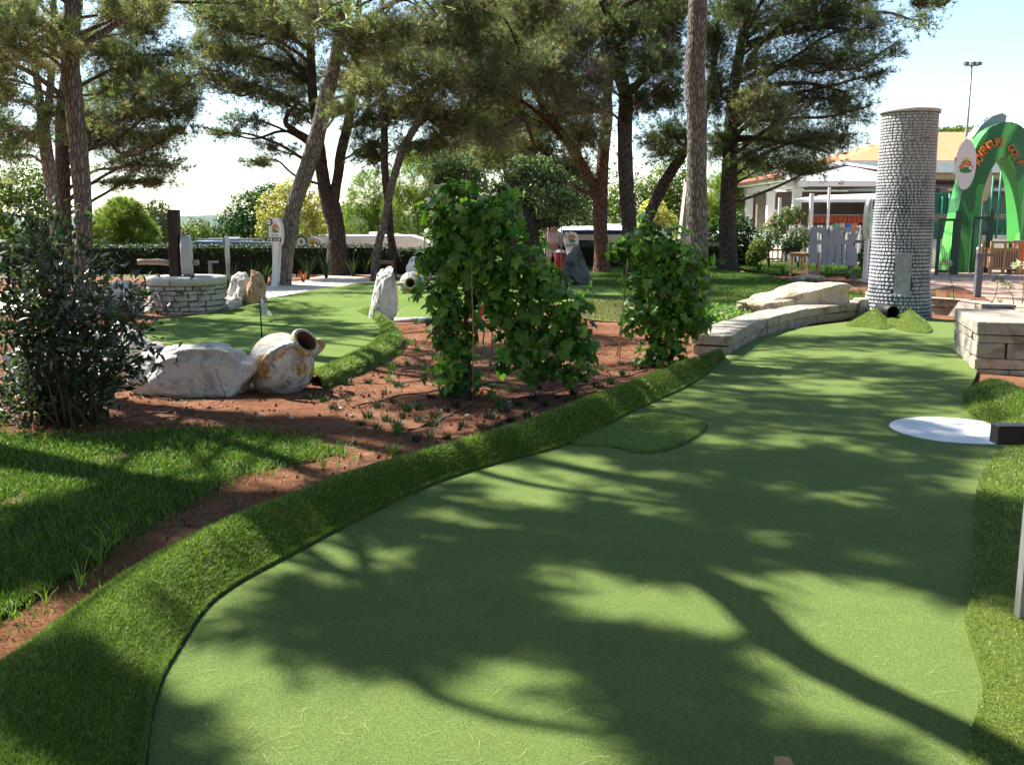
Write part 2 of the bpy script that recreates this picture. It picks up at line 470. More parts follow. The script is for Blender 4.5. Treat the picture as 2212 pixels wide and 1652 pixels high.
def sheet(name, outline, z, mat, n=0, kind='structure', skirt=0.0, drop=0.0, parent=None):
    P = spline([(p[0], p[1], 0) for p in outline], n, True) if n else np.array([(p[0], p[1], 0) for p in outline])
    bm = bmesh.new()
    vs_ = [bm.verts.new((p[0], p[1], z)) for p in P]
    f = bm.faces.new(vs_)
    bmesh.ops.recalc_face_normals(bm, faces=[f])
    if f.normal.z < 0: f.normal_flip()
    if skirt:
        c2 = np.roll(P, -1, 0) - np.roll(P, 1, 0)
        nr = nrm(np.stack([c2[:, 1], -c2[:, 0], 0 * c2[:, 0]], 1))
        area = 0.5 * np.sum(P[:, 0] * np.roll(P[:, 1], -1) - np.roll(P[:, 0], -1) * P[:, 1])
        if area < 0: nr = -nr
        rings = [vs_]
        for k in (0.25, 0.6, 1.0):
            rings.append([bm.verts.new((p[0] + q[0] * skirt * k, p[1] + q[1] * skirt * k, z - drop * (k * k * (3 - 2 * k)))) for p, q in zip(P, nr)])
        for a, b_ in zip(rings[:-1], rings[1:]):
            for k in range(len(a)):
                k2 = (k + 1) % len(a)
                ff = bm.faces.new((a[k], b_[k], b_[k2], a[k2])) if area > 0 else bm.faces.new((a[k], a[k2], b_[k2], b_[k]))
                ff.smooth = True
    bmesh.ops.triangulate(bm, faces=[x for x in bm.faces if len(x.verts) > 4])
    me = bpy.data.meshes.new(name)
    bm.to_mesh(me); bm.free()
    me.materials.append(mat)
    o = place(me, name, parent)
    if not parent: tag(o, kind=kind)
    return o, P

# ---- the near hole: short pile green, rolled border of longer pile
SEAM = [(280, 2100), (296, 1800), (320, 1600), (345, 1480), (395, 1390), (450, 1310), (520, 1258), (600, 1215), (680, 1172), (760, 1130), (830, 1095), (900, 1062),
        (980, 1030), (1080, 1000), (1160, 980), (1240, 955), (1330, 908), (1400, 874), (1480, 838), (1530, 805), (1566, 770)]
CREST = [(-520, 1900), (-300, 1700), (-170, 1580), (-60, 1488), (0, 1440), (100, 1365), (200, 1290), (300, 1225), (400, 1168), (500, 1122), (600, 1082), (700, 1045), (800, 1013), (900, 985),
         (1000, 955), (1100, 925), (1200, 892), (1290, 855), (1370, 825), (1440, 800), (1500, 780), (1552, 764)]
ZG = 0.045
seam = spline(gl(SEAM, ZG), 140)
crest = spline(gl(CREST, 0.165), 140)
seam, crest = resample(seam, 120), resample(crest, 120)
RIGHT = [(1600, 750), (1640, 730), (1700, 713), (1780, 701), (1850, 693), (1935, 684), (2000, 686), (2060, 692), (2112, 698), (2112, 760), (2108, 812),
         (2088, 848), (2086, 880), (2112, 903), (2160, 920), (2225, 938), (2150, 990), (2112, 1050), (2105, 1150), (2098, 1290), (2084, 1345), (2105, 1420), (2124, 1500), (2095, 1600), (2085, 1760)]
right = spline(gl(RIGHT, ZG), 90)
outl = np.vstack([seam, right, gl([(1600, 2200), (700, 2200)], ZG)])
sheet('putting_green', outl, ZG, M['green'])
GREEN_POLY = outl
# rolled border
def band(crest, seam, zc, zs, foot=0.16, n=12, lump=0.02):
    rows = []
    d = crest - seam; d[:, 2] = 0
    out = nrm(d)
    w = np.linalg.norm(d, axis=1)
    for q in np.linspace(0, 1, 5)[:-1]:
        p = crest + out * foot * (1 - q)[..., None] if False else crest + out * foot * (1 - q)
        p = p.copy(); p[:, 2] = -0.02 + (zc + 0.02) * math.sin(q * math.pi / 2)
        rows.append(p)
    for q in np.linspace(0, 1, n):
        p = crest * (1 - q) + seam * q
        p = p.copy()
        prof = (1 - q ** 1.7) + 0.75 * math.sin(math.pi * q) * (1 - q)
        p[:, 2] = zs + (zc - zs) * prof
        p[:, 2] += np.array([lump * fbm(x, 2.2, 5) for x in p]) * math.sin(math.pi * min(1, q + 0.08)) + (0.018 if q > 0.97 else 0.0)
        rows.append(p)
    e = rows[-1].copy(); e[:, 2] = zs - 0.02
    e += -out * 0.004
    rows.append(e)
    return np.array(rows)
rows = band(crest, seam, 0.165, ZG, n=16)
nr_, nc_ = rows.shape[:2]
def grid_faces(nr, nc):
    i, j = np.meshgrid(np.arange(nr - 1), np.arange(nc - 1), indexing='ij')
    return np.stack([i * nc + j, i * nc + j + 1, (i + 1) * nc + j + 1, (i + 1) * nc + j], -1).reshape(-1, 4)
bo = Geo().add(rows.reshape(-1, 3), grid_faces(nr_, nc_), smooth=True).build('turf_border', M['border'], attr=False)
tag(bo, kind='structure')

def blades(P, nrmls, L, W, colors, lean=0.6, seg=1, geo=None, curve=0.4, wind=(0, 0)):
    """one narrow blade at each point: a triangle, or a bent strip"""
    n = len(P)
    g = geo or Geo()
    az = rng.uniform(0, 2 * np.pi, n)
    side = np.stack([np.cos(az), np.sin(az), np.zeros(n)], 1)
    ln = nrm(nrmls + lean * np.stack([rng.normal(size=n) + wind[0], rng.normal(size=n) + wind[1], np.zeros(n)], 1) * 0.6)
    L = np.broadcast_to(L, (n,))[:, None] * rng.uniform(0.55, 1.25, (n, 1))
    W = np.broadcast_to(W, (n,))[:, None] * rng.uniform(0.7, 1.3, (n, 1))
    base = P - nrmls * 0.005
    if seg == 1:
        V = np.stack([base - side * W / 2, base + side * W / 2, base + ln * L], 1)
        Fc = np.arange(n * 3).reshape(n, 3)
        g.add(V.reshape(-1, 3), Fc, np.repeat(colors, 3, 0))
    else:
        mid = base + ln * L * 0.55
        tipd = nrm(ln + curve * np.stack([rng.normal(size=n), rng.normal(size=n), -0.6 * np.ones(n)], 1))
        tip = mid + tipd * L * 0.5
        V = np.stack([base - side * W / 2, base + side * W / 2, mid + side * W * 0.4, mid - side * W * 0.4, tip], 1)
        k = np.arange(n)[:, None] * 5
        g.add(V.reshape(-1, 3), k + np.array([[0, 1, 2, 3]]), np.repeat(colors, 5, 0))
        g.f.append((k + np.array([[3, 2, 4]])) + g.n - n * 5)
        g.m.append(np.zeros(n)); g.sm.append(np.zeros(n))
    return g
def vary(base, n, amt=0.25, alts=()):
    c = np.tile(np.array(base, float), (n, 1))
    for a, share in alts:
        k = rng.random(n) < share
        c[k] = a
    return np.clip(c * (1 + amt * rng.normal(size=(n, 1))) * (1 + 0.08 * rng.normal(size=(n, 3))), 0.005, 1)

def pile_on(rows, count, ymax, name, parent, L=0.024, W=0.0045):
    nr, nc = rows.shape[:2]
    d1 = np.gradient(rows, axis=0); d2 = np.gradient(rows, axis=1)
    nn = nrm(np.cross(d1, d2)); nn = nn * np.sign(nn[..., 2:3] + 1e-9)
    area = np.linalg.norm(np.cross(d1, d2), axis=-1)[:-1, :-1]
    yy = rows[:-1, :-1, 1]
    wgt = np.where(yy < ymax, area / np.maximum(yy, 2.0) ** 1.2, 0).ravel()
    pick = rng.choice(len(wgt), count, p=wgt / wgt.sum())
    i, j = pick // (nc - 1), pick % (nc - 1)
    a, b_ = rng.random((count, 1)), rng.random((count, 1))
    P = (rows[i, j] * (1 - a) * (1 - b_) + rows[i + 1, j] * a * (1 - b_) + rows[i, j + 1] * (1 - a) * b_ + rows[i + 1, j + 1] * a * b_)
    Nn = nn[i, j]
    s = np.clip(P[:, 1] / 3.5, 0.9, 2.2)
    o = blades(P, Nn, L * s ** 0.5, W * s, vary((0.155, 0.225, 0.042), count, 0.3, [((0.25, 0.31, 0.085), 0.28), ((0.07, 0.125, 0.022), 0.2), ((0.28, 0.30, 0.15), 0.08)]), 1.1).build(name, M['pile'], parent)
    return tag(o, kind='stuff')
pile_on(rows[3:-1], 165000, 12.5, 'turf_pile', bo, 0.023, 0.0040)

# the cut joint between the two carpets
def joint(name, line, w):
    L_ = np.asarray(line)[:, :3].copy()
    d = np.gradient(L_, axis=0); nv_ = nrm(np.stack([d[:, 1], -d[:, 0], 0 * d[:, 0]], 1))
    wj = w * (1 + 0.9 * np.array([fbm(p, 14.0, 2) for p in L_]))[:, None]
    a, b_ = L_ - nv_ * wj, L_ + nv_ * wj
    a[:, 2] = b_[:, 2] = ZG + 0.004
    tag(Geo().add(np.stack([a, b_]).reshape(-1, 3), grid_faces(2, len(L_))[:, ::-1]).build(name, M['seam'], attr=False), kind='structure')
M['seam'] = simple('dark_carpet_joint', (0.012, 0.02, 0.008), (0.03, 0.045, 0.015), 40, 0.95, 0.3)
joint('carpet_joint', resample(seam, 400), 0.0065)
# lobe of long pile running into the green
def mound(name, outline, z0, h, mat, n=48, rings=8, pw=1.0, kind='structure', shape=None, parent=None):
    P = spline([(p[0], p[1], 0) for p in outline], n, True)
    c = P.mean(0)
    rr = []
    for q in np.linspace(0, 1, rings):
        p = P * (1 - q) + c * q
        p[:, 2] = z0 + h * (1 - (1 - q) ** 2) ** pw
        if shape is not None: p[:, 2] += shape(p, q)
        rr.append(p)
    low = P.copy(); low[:, 2] = z0 - 0.05
    rr = np.array([low] + rr)
    rr = np.concatenate([rr, rr[:, :1]], 1)
    o = Geo().add(rr.reshape(-1, 3), grid_faces(*rr.shape[:2]), smooth=True).build(name, mat, parent, attr=False)
    if not parent: tag(o, kind=kind)
    return o, rr
lo, lr = mound('turf_lobe', gl([(1230, 958), (1300, 925), (1370, 900), (1450, 890), (1515, 905), (1520, 930), (1470, 960), (1400, 976), (1330, 966)], ZG), ZG + 0.012, 0.022, M['green_far'])
pile_on(lr[1:], 9000, 12, 'turf_pile', lo, 0.010, 0.003)
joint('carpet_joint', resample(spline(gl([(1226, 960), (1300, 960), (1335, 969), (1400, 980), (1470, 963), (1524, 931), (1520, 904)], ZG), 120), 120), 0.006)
r2, rr2 = mound('turf_lobe', gl([(2086, 850), (2084, 882), (2110, 905), (2165, 924), (2250, 945), (2400, 940), (2420, 900), (2230, 868), (2180, 842), (2130, 826)], ZG), ZG + 0.012, 0.13, M['border'], pw=0.8)
pile_on(rr2[1:], 12000, 12, 'turf_pile', r2)
# strip of long pile along the right side
strip_in = resample(np.array(spline(gl([(2225, 940), (2150, 992), (2112, 1052), (2105, 1150), (2098, 1290), (2084, 1345), (2105, 1420), (2124, 1500), (2095, 1600), (2085, 1800)], ZG), 60)), 60)
strip_out = strip_in + np.array([2.2, 0, 0])
q = np.linspace(0, 1, 10)[:, None, None]
srows = strip_in[None] * (1 - q) + strip_out[None] * q
srows[..., 2] = ZG + 0.02 + 0.10 * smooth01((q[..., 0] * 2.2 - 0.7) / 1.2) + 0.012 * np.sin(srows[..., 1] * 2.3)
low = srows[:1].copy(); low[..., 2] = ZG - 0.02
so = Geo().add(np.concatenate([low, srows]).reshape(-1, 3), grid_faces(11, 60), smooth=True).build('turf_border', M['border'], attr=False)
tag(so, kind='structure')
pile_on(srows[:8], 80000, 9, 'turf_pile', so, 0.022, 0.004)
# white round mat on the green
c = gp(2066, 929, ZG)
disc = [(c.x + 0.47 * math.cos(a) * (1 + 0.012 * math.sin(3 * a + 1)), c.y + 0.47 * math.sin(a) * (1 + 0.012 * math.sin(4 * a))) for a in np.linspace(0, 2 * math.pi, 40, endpoint=False)]
d_, _ = sheet('white_tee_mat', disc, ZG + 0.006, simple('white_turf', (0.78, 0.77, 0.75), (0.62, 0.62, 0.60), 4, 0.9, 0.5, 220, 0.006), 0, skirt=0.004, drop=0.004)
tag(d_, 'round white mat lying on the near green beside the black rail', 'mat'); del d_['kind']

# ---- the second hole, left behind the bed
P2 = gl([(230, 800), (300, 745), (335, 700), (420, 688), (475, 676), (560, 668), (660, 663), (760, 664), (800, 682), (826, 712), (812, 742), (770, 768), (715, 792), (660, 815), (560, 800), (420, 815)])
sheet('second_green', P2, 0.05, M['green_far'], 90, skirt=0.06, drop=0.06)
in2 = resample(spline(gl([(772, 672), (805, 690), (822, 715), (808, 740), (768, 764), (715, 790), (655, 818)], 0.05), 50), 50)
cr2 = resample(spline(gl([(800, 670), (838, 690), (862, 715), (858, 738), (815, 764), (752, 790), (690, 815)], 0.13), 50), 50)
rows2 = band(cr2, in2, 0.13, 0.055, 0.12, 10, 0.02)
b2 = Geo().add(rows2.reshape(-1, 3), grid_faces(*rows2.shape[:2]), smooth=True).build('turf_border', M['border'], attr=False)
tag(b2, kind='structure')
pile_on(rows2[2:-1], 12000, 30, 'turf_pile', b2, 0.03, 0.004)
tag(sheet('upper_green', gl([(582, 655), (680, 648), (790, 648), (905, 645), (1010, 640), (1050, 625), (1000, 612), (905, 606), (830, 606), (790, 611), (700, 624), (620, 640)], 0.13), 0.13, M['green_far'], 80, skirt=0.8, drop=0.125)[0], kind='structure')
tag(sheet('third_green', gl([(870, 690), (960, 690), (1080, 672), (1100, 645), (1050, 632), (960, 640), (900, 655), (872, 670)], 0.02), 0.045, M['green_far'], 60, skirt=0.15, drop=0.06)[0], kind='structure')
tag(sheet('fourth_green', gl([(1080, 650), (1200, 655), (1325, 646), (1335, 628), (1290, 618), (1180, 622), (1090, 630)], 0.03), 0.045, M['green_far'], 60, skirt=0.15, drop=0.06)[0], kind='structure')

# ---- paths
sheet('pale_path', gl([(452, 672), (565, 668), (600, 648), (700, 629), (800, 611), (770, 602), (700, 604), (610, 614), (570, 622), (500, 640), (440, 655), (300, 655), (150, 640), (-200, 640), (-200, 670), (150, 680)]), 0.03, M['path'], 120)
sheet('far_path', gl([(660, 607), (770, 603), (870, 590), (960, 585), (1000, 582), (960, 574), (830, 578), (760, 588), (690, 598)]), 0.012, simple('reddish_path', (0.36, 0.23, 0.16), (0.48, 0.36, 0.28), 1.5, 0.9, 0.4, 50), 60)
m, nt, b = new_mat('brick_paving')
br = N(nt, 'ShaderNodeTexBrick', Scale=4.5)
br.inputs['Color1'].default_value = (0.36, 0.20, 0.14, 1); br.inputs['Color2'].default_value = (0.28, 0.15, 0.10, 1); br.inputs['Mortar'].default_value = (0.22, 0.16, 0.12, 1)
br.inputs['Mortar Size'].default_value = 0.02
nt.links.new(pos(nt), br.inputs['Vector'])
set_in(nt, b.inputs['Base Color'], mixc(nt, noisef(nt, pos(nt), 1.2, 5), br.outputs['Color'], (0.42, 0.28, 0.20)))
b.inputs['Roughness'].default_value = 0.85
M['paving'] = m
sheet('brick_path', gl([(1990, 625), (2060, 620), (2110, 635), (2150, 655), (2260, 690), (2700, 690), (2700, 560), (2400, 545), (2100, 555), (1900, 558), (1780, 575), (1860, 585), (1960, 590)]), 0.014, M['paving'], 100)

# ---- lawns with blades
def lawn(name, outline, count, L, W, base, alts, nfac=1.0, mat='lawn', seg=1, z=0.03, lean=0.8):
    o, P = sheet(name, outline, z, M[mat], 80)
    lo_, hi_ = P.min(0), P.max(0)
    pts = []
    got = 0
    while got < count:
        c = rng.uniform(lo_[:2], hi_[:2], (count * 2, 2))
        keep = inside(c, P) & (rng.random(len(c)) < np.minimum(1, (lo_[1] + 0.3) / c[:, 1]) ** nfac)
        clump = np.array([mnoise.noise(Vector((x * 2.3, y * 2.3, 4))) for x, y in c[keep][:count]])
        cc = c[keep][:count][clump > -0.5]
        pts.append(cc); got += len(cc)
    xy = np.vstack(pts)[:count]
    xy = xy + rng.normal(size=xy.shape) * np.where(rng.random((len(xy), 1)) < 0.25, 0.16, 0.03)
    xy = xy[~inside(xy, GREEN_POLY)]
    P3 = np.c_[xy, np.full(len(xy), z)]
    s = np.clip(xy[:, 1] / max(lo_[1], 4.5), 0.9, 3.0)
    g = blades(P3, np.tile([0, 0, 1.0], (len(xy), 1)), L, W * s, vary(base, len(xy), 0.28, alts), lean, seg)
    tag(g.build('grass', M['grass'], o), kind='stuff')
    return o
LAWN_L = [(-400, 930), (0, 946), (180, 952), (400, 938), (560, 940), (680, 965), (722, 985), (640, 1008), (500, 1040), (410, 1095), (295, 1158), (195, 1225), (70, 1300), (-30, 1360), (-150, 1480), (-500, 1500)]
lawn('lawn', gl(LAWN_L), 92000, 0.046, 0.0055, (0.09, 0.17, 0.022), [((0.19, 0.26, 0.045), 0.3), ((0.05, 0.11, 0.018), 0.25), ((0.26, 0.22, 0.09), 0.05)], 1.0, seg=2)
LAWN_R = [(1265, 600), (1265, 575), (1330, 566), (1500, 562), (1570, 588), (1650, 596), (1740, 618), (1868, 640), (1880, 668), (1868, 690), (1780, 694), (1690, 706), (1640, 716), (1560, 718), (1520, 702), (1440, 668), (1340, 640), (1290, 618)]
lawn('lawn', gl(LAWN_R), 95000, 0.07, 0.006, (0.08, 0.175, 0.024), [((0.17, 0.27, 0.045), 0.3), ((0.045, 0.11, 0.018), 0.25)], 0.6)
lawn('dry_lawn', gl([(1255, 650), (1330, 648), (1440, 672), (1480, 690), (1400, 700), (1260, 690)]), 9000, 0.06, 0.008, (0.20, 0.18, 0.075), [((0.09, 0.12, 0.03), 0.35)], 0.5, 'dry_lawn')
lawn('lawn', gl([(1600, 575), (1720, 572), (1860, 575), (1872, 590), (1740, 597), (1640, 590)]), 14000, 0.09, 0.012, (0.055, 0.125, 0.02), [((0.12, 0.20, 0.03), 0.3)], 0.3)
lawn('lawn', gl([(330, 622), (470, 600), (560, 602), (520, 622), (430, 632), (300, 645)]), 8000, 0.10, 0.012, (0.06, 0.13, 0.02), [((0.13, 0.2, 0.03), 0.3)], 0.3)

# ---- far hills and roofs of a village seen through the gap
hill = []
for k, a in enumerate(np.linspace(-1.3, 1.3, 60)):
    x, y = 900 * math.sin(a), 900 * math.cos(a)
    hill.append((x, y, 6.5 + 4.0 * mnoise.noise(Vector((a * 6, 2.2, 0))) + 2.0 * mnoise.noise(Vector((a * 19, 5.2, 0)))))
hp = np.array(hill)
base = hp.copy(); base[:, :2] *= 0.62; base[:, 2] = -3
mid = hp.copy(); mid[:, :2] *= 0.8; mid[:, 2] *= 0.35
back = hp.copy(); back[:, :2] *= 1.3; back[:, 2] = -3
tag(Geo().add(np.concatenate([base[None], mid[None], hp[None], back[None]]).reshape(-1, 3), grid_faces(4, 60), smooth=True).build('hills', simple('wooded_hills', (0.055, 0.085, 0.075), (0.085, 0.115, 0.095), 0.03, 0.95, 0.6, 0.3, 3.0), attr=False), kind='structure')

# ================================================================== stones, walls, tower
def stone_mesh(name, mat, seed, rough=0.05, k=0.30, lev=2, bulge=0.0):
    """an irregular dressed block in a unit cube, joints eased"""
    r = random.Random(seed)
    bm = bmesh.new()
    bmesh.ops.create_cube(bm, size=1.0)
    for v_ in bm.verts:
        v_.co += Vector((r.uniform(-1, 1), r.uniform(-1, 1), r.uniform(-1, 1))) * rough
    bmesh.ops.bevel(bm, geom=bm.edges[:], offset=0.05 + 0.03 * r.random(), segments=1, affect='EDGES', profile=0.6)
    if lev:
        bmesh.ops.subdivide_edges(bm, edges=[e for e in bm.edges if e.calc_length() > 0.3], cuts=lev, use_grid_fill=True)
    for v_ in bm.verts:
        d = fbm(v_.co, 3.0, seed * 3.1)
        v_.co += v_.co.normalized() * d * 0.05
        if bulge:
            rr = 1 - min(1, (v_.co.x ** 2 + v_.co.z ** 2) * 2.2)
            v_.co.y += math.copysign(bulge * rr, v_.co.y) if abs(v_.co.y) > 0.2 else 0
    me = bpy.data.meshes.new(name)
    bm.to_mesh(me); bm.free()
    for p in me.polygons: p.use_smooth = False
    me.materials.append(mat)
    return me
WALLS = [stone_mesh('stone', M['wall_stone'], k) for k in range(6)]
MILLS = [stone_mesh('stone', M['mill_stone'], 20 + k) for k in range(6)]
CAPS = [stone_mesh('cap_stone', M['wall_stone'], 40 + k, 0.03) for k in range(4)]

def dressed(name, parent, c, size, rz, mat, jit=0.008, ease=0.012):
    """a squared block built at its real size, arrises eased, faces a little uneven"""
    bm = bmesh.new()
    bmesh.ops.create_cube(bm, size=1.0)
    bmesh.ops.scale(bm, vec=size, verts=bm.verts)
    for v_ in bm.verts: v_.co += Vector([random.uniform(-jit, jit) for _ in range(3)])
    bmesh.ops.bevel(bm, geom=bm.edges[:], offset=min(ease, min(size) * 0.2), segments=2, affect='EDGES', profile=0.55)
    for v_ in bm.verts: v_.co += Vector([random.uniform(-1, 1) for _ in range(3)]) * 0.0025
    me = bpy.data.meshes.new(name)
    bm.to_mesh(me); bm.free()
    me.materials.append(mat)
    return place(me, name, parent, c, (0, 0, rz))
def block(meshes, name, parent, c, size, rz, jit=0.03):
    return dressed(name, parent, c, size, rz + random.uniform(-jit, jit), M['wall_stone'], 0.010)

def stone_run(name, label, path, width, courses, lens, z0=0.0, cap=None, cap_over=0.02, group=None):
    """wall along a ground path; every stone is a part"""
    root = empty(name, (path[0][0], path[0][1], 0))
    tag(root, label, 'wall', group)
    o = Vector(root.location)
    P = np.array([(p[0], p[1], 0) for p in path], float)
    d = np.r_[0, np.cumsum(np.linalg.norm(np.diff(P, axis=0), axis=1))]
    tot = d[-1]
    at = lambda s: Vector([np.interp(s, d, P[:, k]) for k in range(3)])
    core = Geo()
    z = z0
    for ci, h in enumerate(courses):
        last = ci == len(courses) - 1 and cap
        s = 0.0
        while s < tot - 0.02:
            L = random.uniform(*(cap if last else lens))
            if tot - s - L < lens[0] * 0.6: L = tot - s
            a, b_ = at(s), at(min(tot, s + L))
            dv = b_ - a
            rz = math.atan2(dv.y, dv.x)
            w = width + (cap_over * 2 if last else random.uniform(-0.03, 0.01))
            block(CAPS if last else WALLS, 'cap_stone' if last else 'stone', root, (a + b_) / 2 + Vector((0, 0, z + h / 2)) - o, (dv.length - 0.008, w, h - 0.008), rz, 0.012)
            s += L
        z += h
    n = max(3, int(tot / 0.3))
    for k in range(n):
        a, b_ = at(tot * k / n), at(tot * (k + 1) / n)
        core.box((a + b_) / 2 + Vector((0, 0, z0 + (z - z0) * 0.46)) - o, ((b_ - a).length * (1.05 if 0 < k < n - 1 else 0.6), width * 0.78, (z - z0) * 0.86), math.atan2((b_ - a).y, (b_ - a).x))
    core.build('core', M['joint'], root)
    return root

# low curved wall left of the tower
cw = gl([(1533, 772), (1585, 742), (1640, 721), (1700, 705), (1770, 694), (1840, 686), (1872, 682)])
cw = resample(spline(cw, 60), 60)
dn = np.gradient(cw, axis=0); nv = nrm(np.stack([dn[:, 1], -dn[:, 0], 0 * dn[:, 0]], 1))
stone_run('stone_wall', 'low curved stone wall running from the vine to the tower', cw, 0.44, [0.14, 0.13], (0.28, 0.5), 0.0, (0.35, 0.7), 0.01)
# back wall right of the tower
stone_run('stone_wall', 'low rough stone wall right of the tower foot', resample(spline(gl([(1995, 676), (2060, 680), (2130, 692), (2170, 700)]), 30), 30), 0.34, [0.15, 0.13, 0.03], (0.35, 0.75), -0.02, (0.6, 1.1), 0.0)
# gate pier stub left of the tower
g0 = gp(1864, 690)
pier = empty('stone_pier', g0); tag(pier, 'short stone pier between low wall and tower', 'pier')
for k, h in enumerate((0.17, 0.17)):
    block(WALLS, 'stone', pier, (0, 0.1, h * (k + 0.5)), (0.17 + 0.02 * (k == 0), 0.34, h - 0.006), 0.05, 0.02)
# tall corner wall at the right
A = gp(2103, 806)
dirx = Vector((0.96, -0.28, 0)).normalized(); nrmx = Vector((-dirx.y, dirx.x, 0))
if nrmx.y < 0: nrmx = -nrmx
tw = empty('corner_wall', A); tag(tw, 'tall squared stone wall end at the right edge', 'wall')
HT = 0.555
rzw = math.atan2(dirx.y, dirx.x)
rowsw = [(-0.06, 0.108, [(-0.01, 0.9), (0.92, 1.7), (1.72, 2.4)], 'rock_tan'), (0.05, 0.11, [(0.0, 0.75), (0.77, 1.5), (1.52, 2.4)], 'rock_tan'), (0.16, 0.165, [(0.0, 0.29), (0.305, 0.82), (0.83, 1.35), (1.37, 2.4)], None),
         (0.327, 0.085, [(0.01, 0.55), (0.565, 1.2), (1.22, 2.4)], None), (0.414, 0.15, [(-0.01, 1.35), (1.36, 2.4)], None)]
TANS = [stone_mesh('stone', M['rock_tan'], 60 + k) for k in range(3)]
TH = 1.55
for z, h, xs, mt in rowsw:
    for a, b_ in xs:
        L = b_ - a
        dep = 0.32 if h < 0.15 or z < 0.4 else TH
        dressed('cap_stone' if z > 0.4 else 'stone', tw, dirx * (a + L / 2) + nrmx * dep / 2 + Vector((0, 0, z + h / 2)), (L - 0.008, dep, h - 0.008), rzw, M['rock_tan'] if mt else M['wall_stone'], 0.007)
    if z < 0.4:      # return face running back from the corner
        s = 0.34
        while s < TH - 0.05:
            L = min(random.uniform(0.3, 0.55), TH - s)
            dressed('stone', tw, dirx * 0.16 + nrmx * (s + L / 2) + Vector((0, 0, z + h / 2)), (0.30, L - 0.01, h - 0.008), rzw, M['wall_stone'], 0.007)
            s += L
Geo().box(dirx * 1.25 + nrmx * 0.8 + Vector((0, 0, 0.22)), (2.2, 1.3, 0.42), rzw).build('core', M['joint'], tw)
dressed('stone', tw, dirx * 0.8 + nrmx * 0.13 + Vector((0, 0, -0.01)), (0.9, 0.34, 0.1), rzw, M['rock_tan'])

# ---- the tower
tb = gp(1937, 690)
TZ = []
top_t = pt(1968, 240, tb.y + 0.1).z
tower = empty('stone_tower', tb)
tag(tower, 'tall round grey model tower of painted cobbles behind the near green', 'tower')
r_base, r_top = 62 * px(tb.y), 55.5 * px(tb.y)
m, nt, b = new_mat('painted_cobble')
v = pos(nt)
n1, n2 = noisef(nt, v, 2.6, 5), noisef(nt, v, 40, 5)
sx = nt.nodes.new('ShaderNodeSeparateXYZ'); nt.links.new(v, sx.inputs[0])
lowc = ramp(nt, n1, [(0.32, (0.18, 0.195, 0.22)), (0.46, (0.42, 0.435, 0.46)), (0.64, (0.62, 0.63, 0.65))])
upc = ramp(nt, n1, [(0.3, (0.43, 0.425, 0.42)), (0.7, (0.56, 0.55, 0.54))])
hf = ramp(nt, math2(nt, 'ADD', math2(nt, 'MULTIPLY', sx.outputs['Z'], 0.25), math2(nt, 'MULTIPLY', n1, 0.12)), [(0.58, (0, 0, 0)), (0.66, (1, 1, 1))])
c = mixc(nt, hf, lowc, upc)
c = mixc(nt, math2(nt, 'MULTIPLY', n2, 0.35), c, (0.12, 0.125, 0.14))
set_in(nt, b.inputs['Base Color'], c)
b.inputs['Roughness'].default_value = 0.75
bump(nt, b, n2, 0.5, 0.008)
M['cobble'] = m
m, nt, b = new_mat('grout_wash')
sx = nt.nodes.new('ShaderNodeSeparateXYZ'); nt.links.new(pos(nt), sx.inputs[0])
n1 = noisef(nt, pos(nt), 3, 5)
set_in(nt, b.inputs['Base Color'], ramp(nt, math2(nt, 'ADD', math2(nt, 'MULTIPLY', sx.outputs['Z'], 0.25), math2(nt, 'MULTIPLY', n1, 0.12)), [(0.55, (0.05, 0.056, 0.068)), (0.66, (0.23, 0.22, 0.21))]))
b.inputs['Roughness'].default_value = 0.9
M['grout'] = m
def t_rad(z):
    return r_base + (r_top - r_base) * min(1, z / top_t) + (0.03 if z < 0.42 else 0.0) + 0.02 * max(0, 1 - z / 0.5) ** 2
prof = [(t_rad(z) - 0.012, z) for z in np.linspace(-0.05, top_t - 0.06, 60)]
prof += [(r_top + 0.03, top_t - 0.055), (r_top + 0.035, top_t - 0.01), (r_top + 0.01, top_t), (r_top - 0.06, top_t), (r_top - 0.06, top_t - 0.3)]
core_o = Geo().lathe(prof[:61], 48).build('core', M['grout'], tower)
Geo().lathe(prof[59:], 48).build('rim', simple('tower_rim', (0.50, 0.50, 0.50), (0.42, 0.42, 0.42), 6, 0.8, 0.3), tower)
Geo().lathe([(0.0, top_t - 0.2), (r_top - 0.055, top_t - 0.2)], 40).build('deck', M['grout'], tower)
def cobble_mesh(seed):
    r = random.Random(seed)
    n_ = 7
    outer = [(0.5 * math.copysign(abs(math.cos(a)) ** 0.6, math.cos(a)) * r.uniform(0.85, 1.0), 0.5 * math.copysign(abs(math.sin(a)) ** 0.6, math.sin(a)) * r.uniform(0.85, 1.0)) for a in np.linspace(0, 2 * math.pi, 9)[:-1] + r.uniform(0, .5)]
    V_ = [(x, 0.3, z) for x, z in outer] + [(x * 0.95, -0.25, z * 0.95) for x, z in outer] + [(x * 0.6, -0.48, z * 0.6) for x, z in outer]
    n_ = len(outer)
    fs = [[i, (i + 1) % n_, (i + 1) % n_ + n_, i + n_] for i in range(n_)] + [[i + n_, (i + 1) % n_ + n_, (i + 1) % n_ + 2 * n_, i + 2 * n_] for i in range(n_)] + [list(range(2 * n_, 3 * n_))]
    me = bpy.data.meshes.new('cobble')
    me.from_pydata(V_, [], fs)
    for p in me.polygons: p.use_smooth = True
    me.materials.append(M['cobble'])
    return me, np.array(V_), fs
COB = [cobble_mesh(k) for k in range(6)]
singles, rest = [], Geo()
cam_ang = math.atan2(-tb.y, -tb.x)
door_z = (0.44, 1.06)
door_ang = cam_ang + 0.10
z = 0.03
allst = []
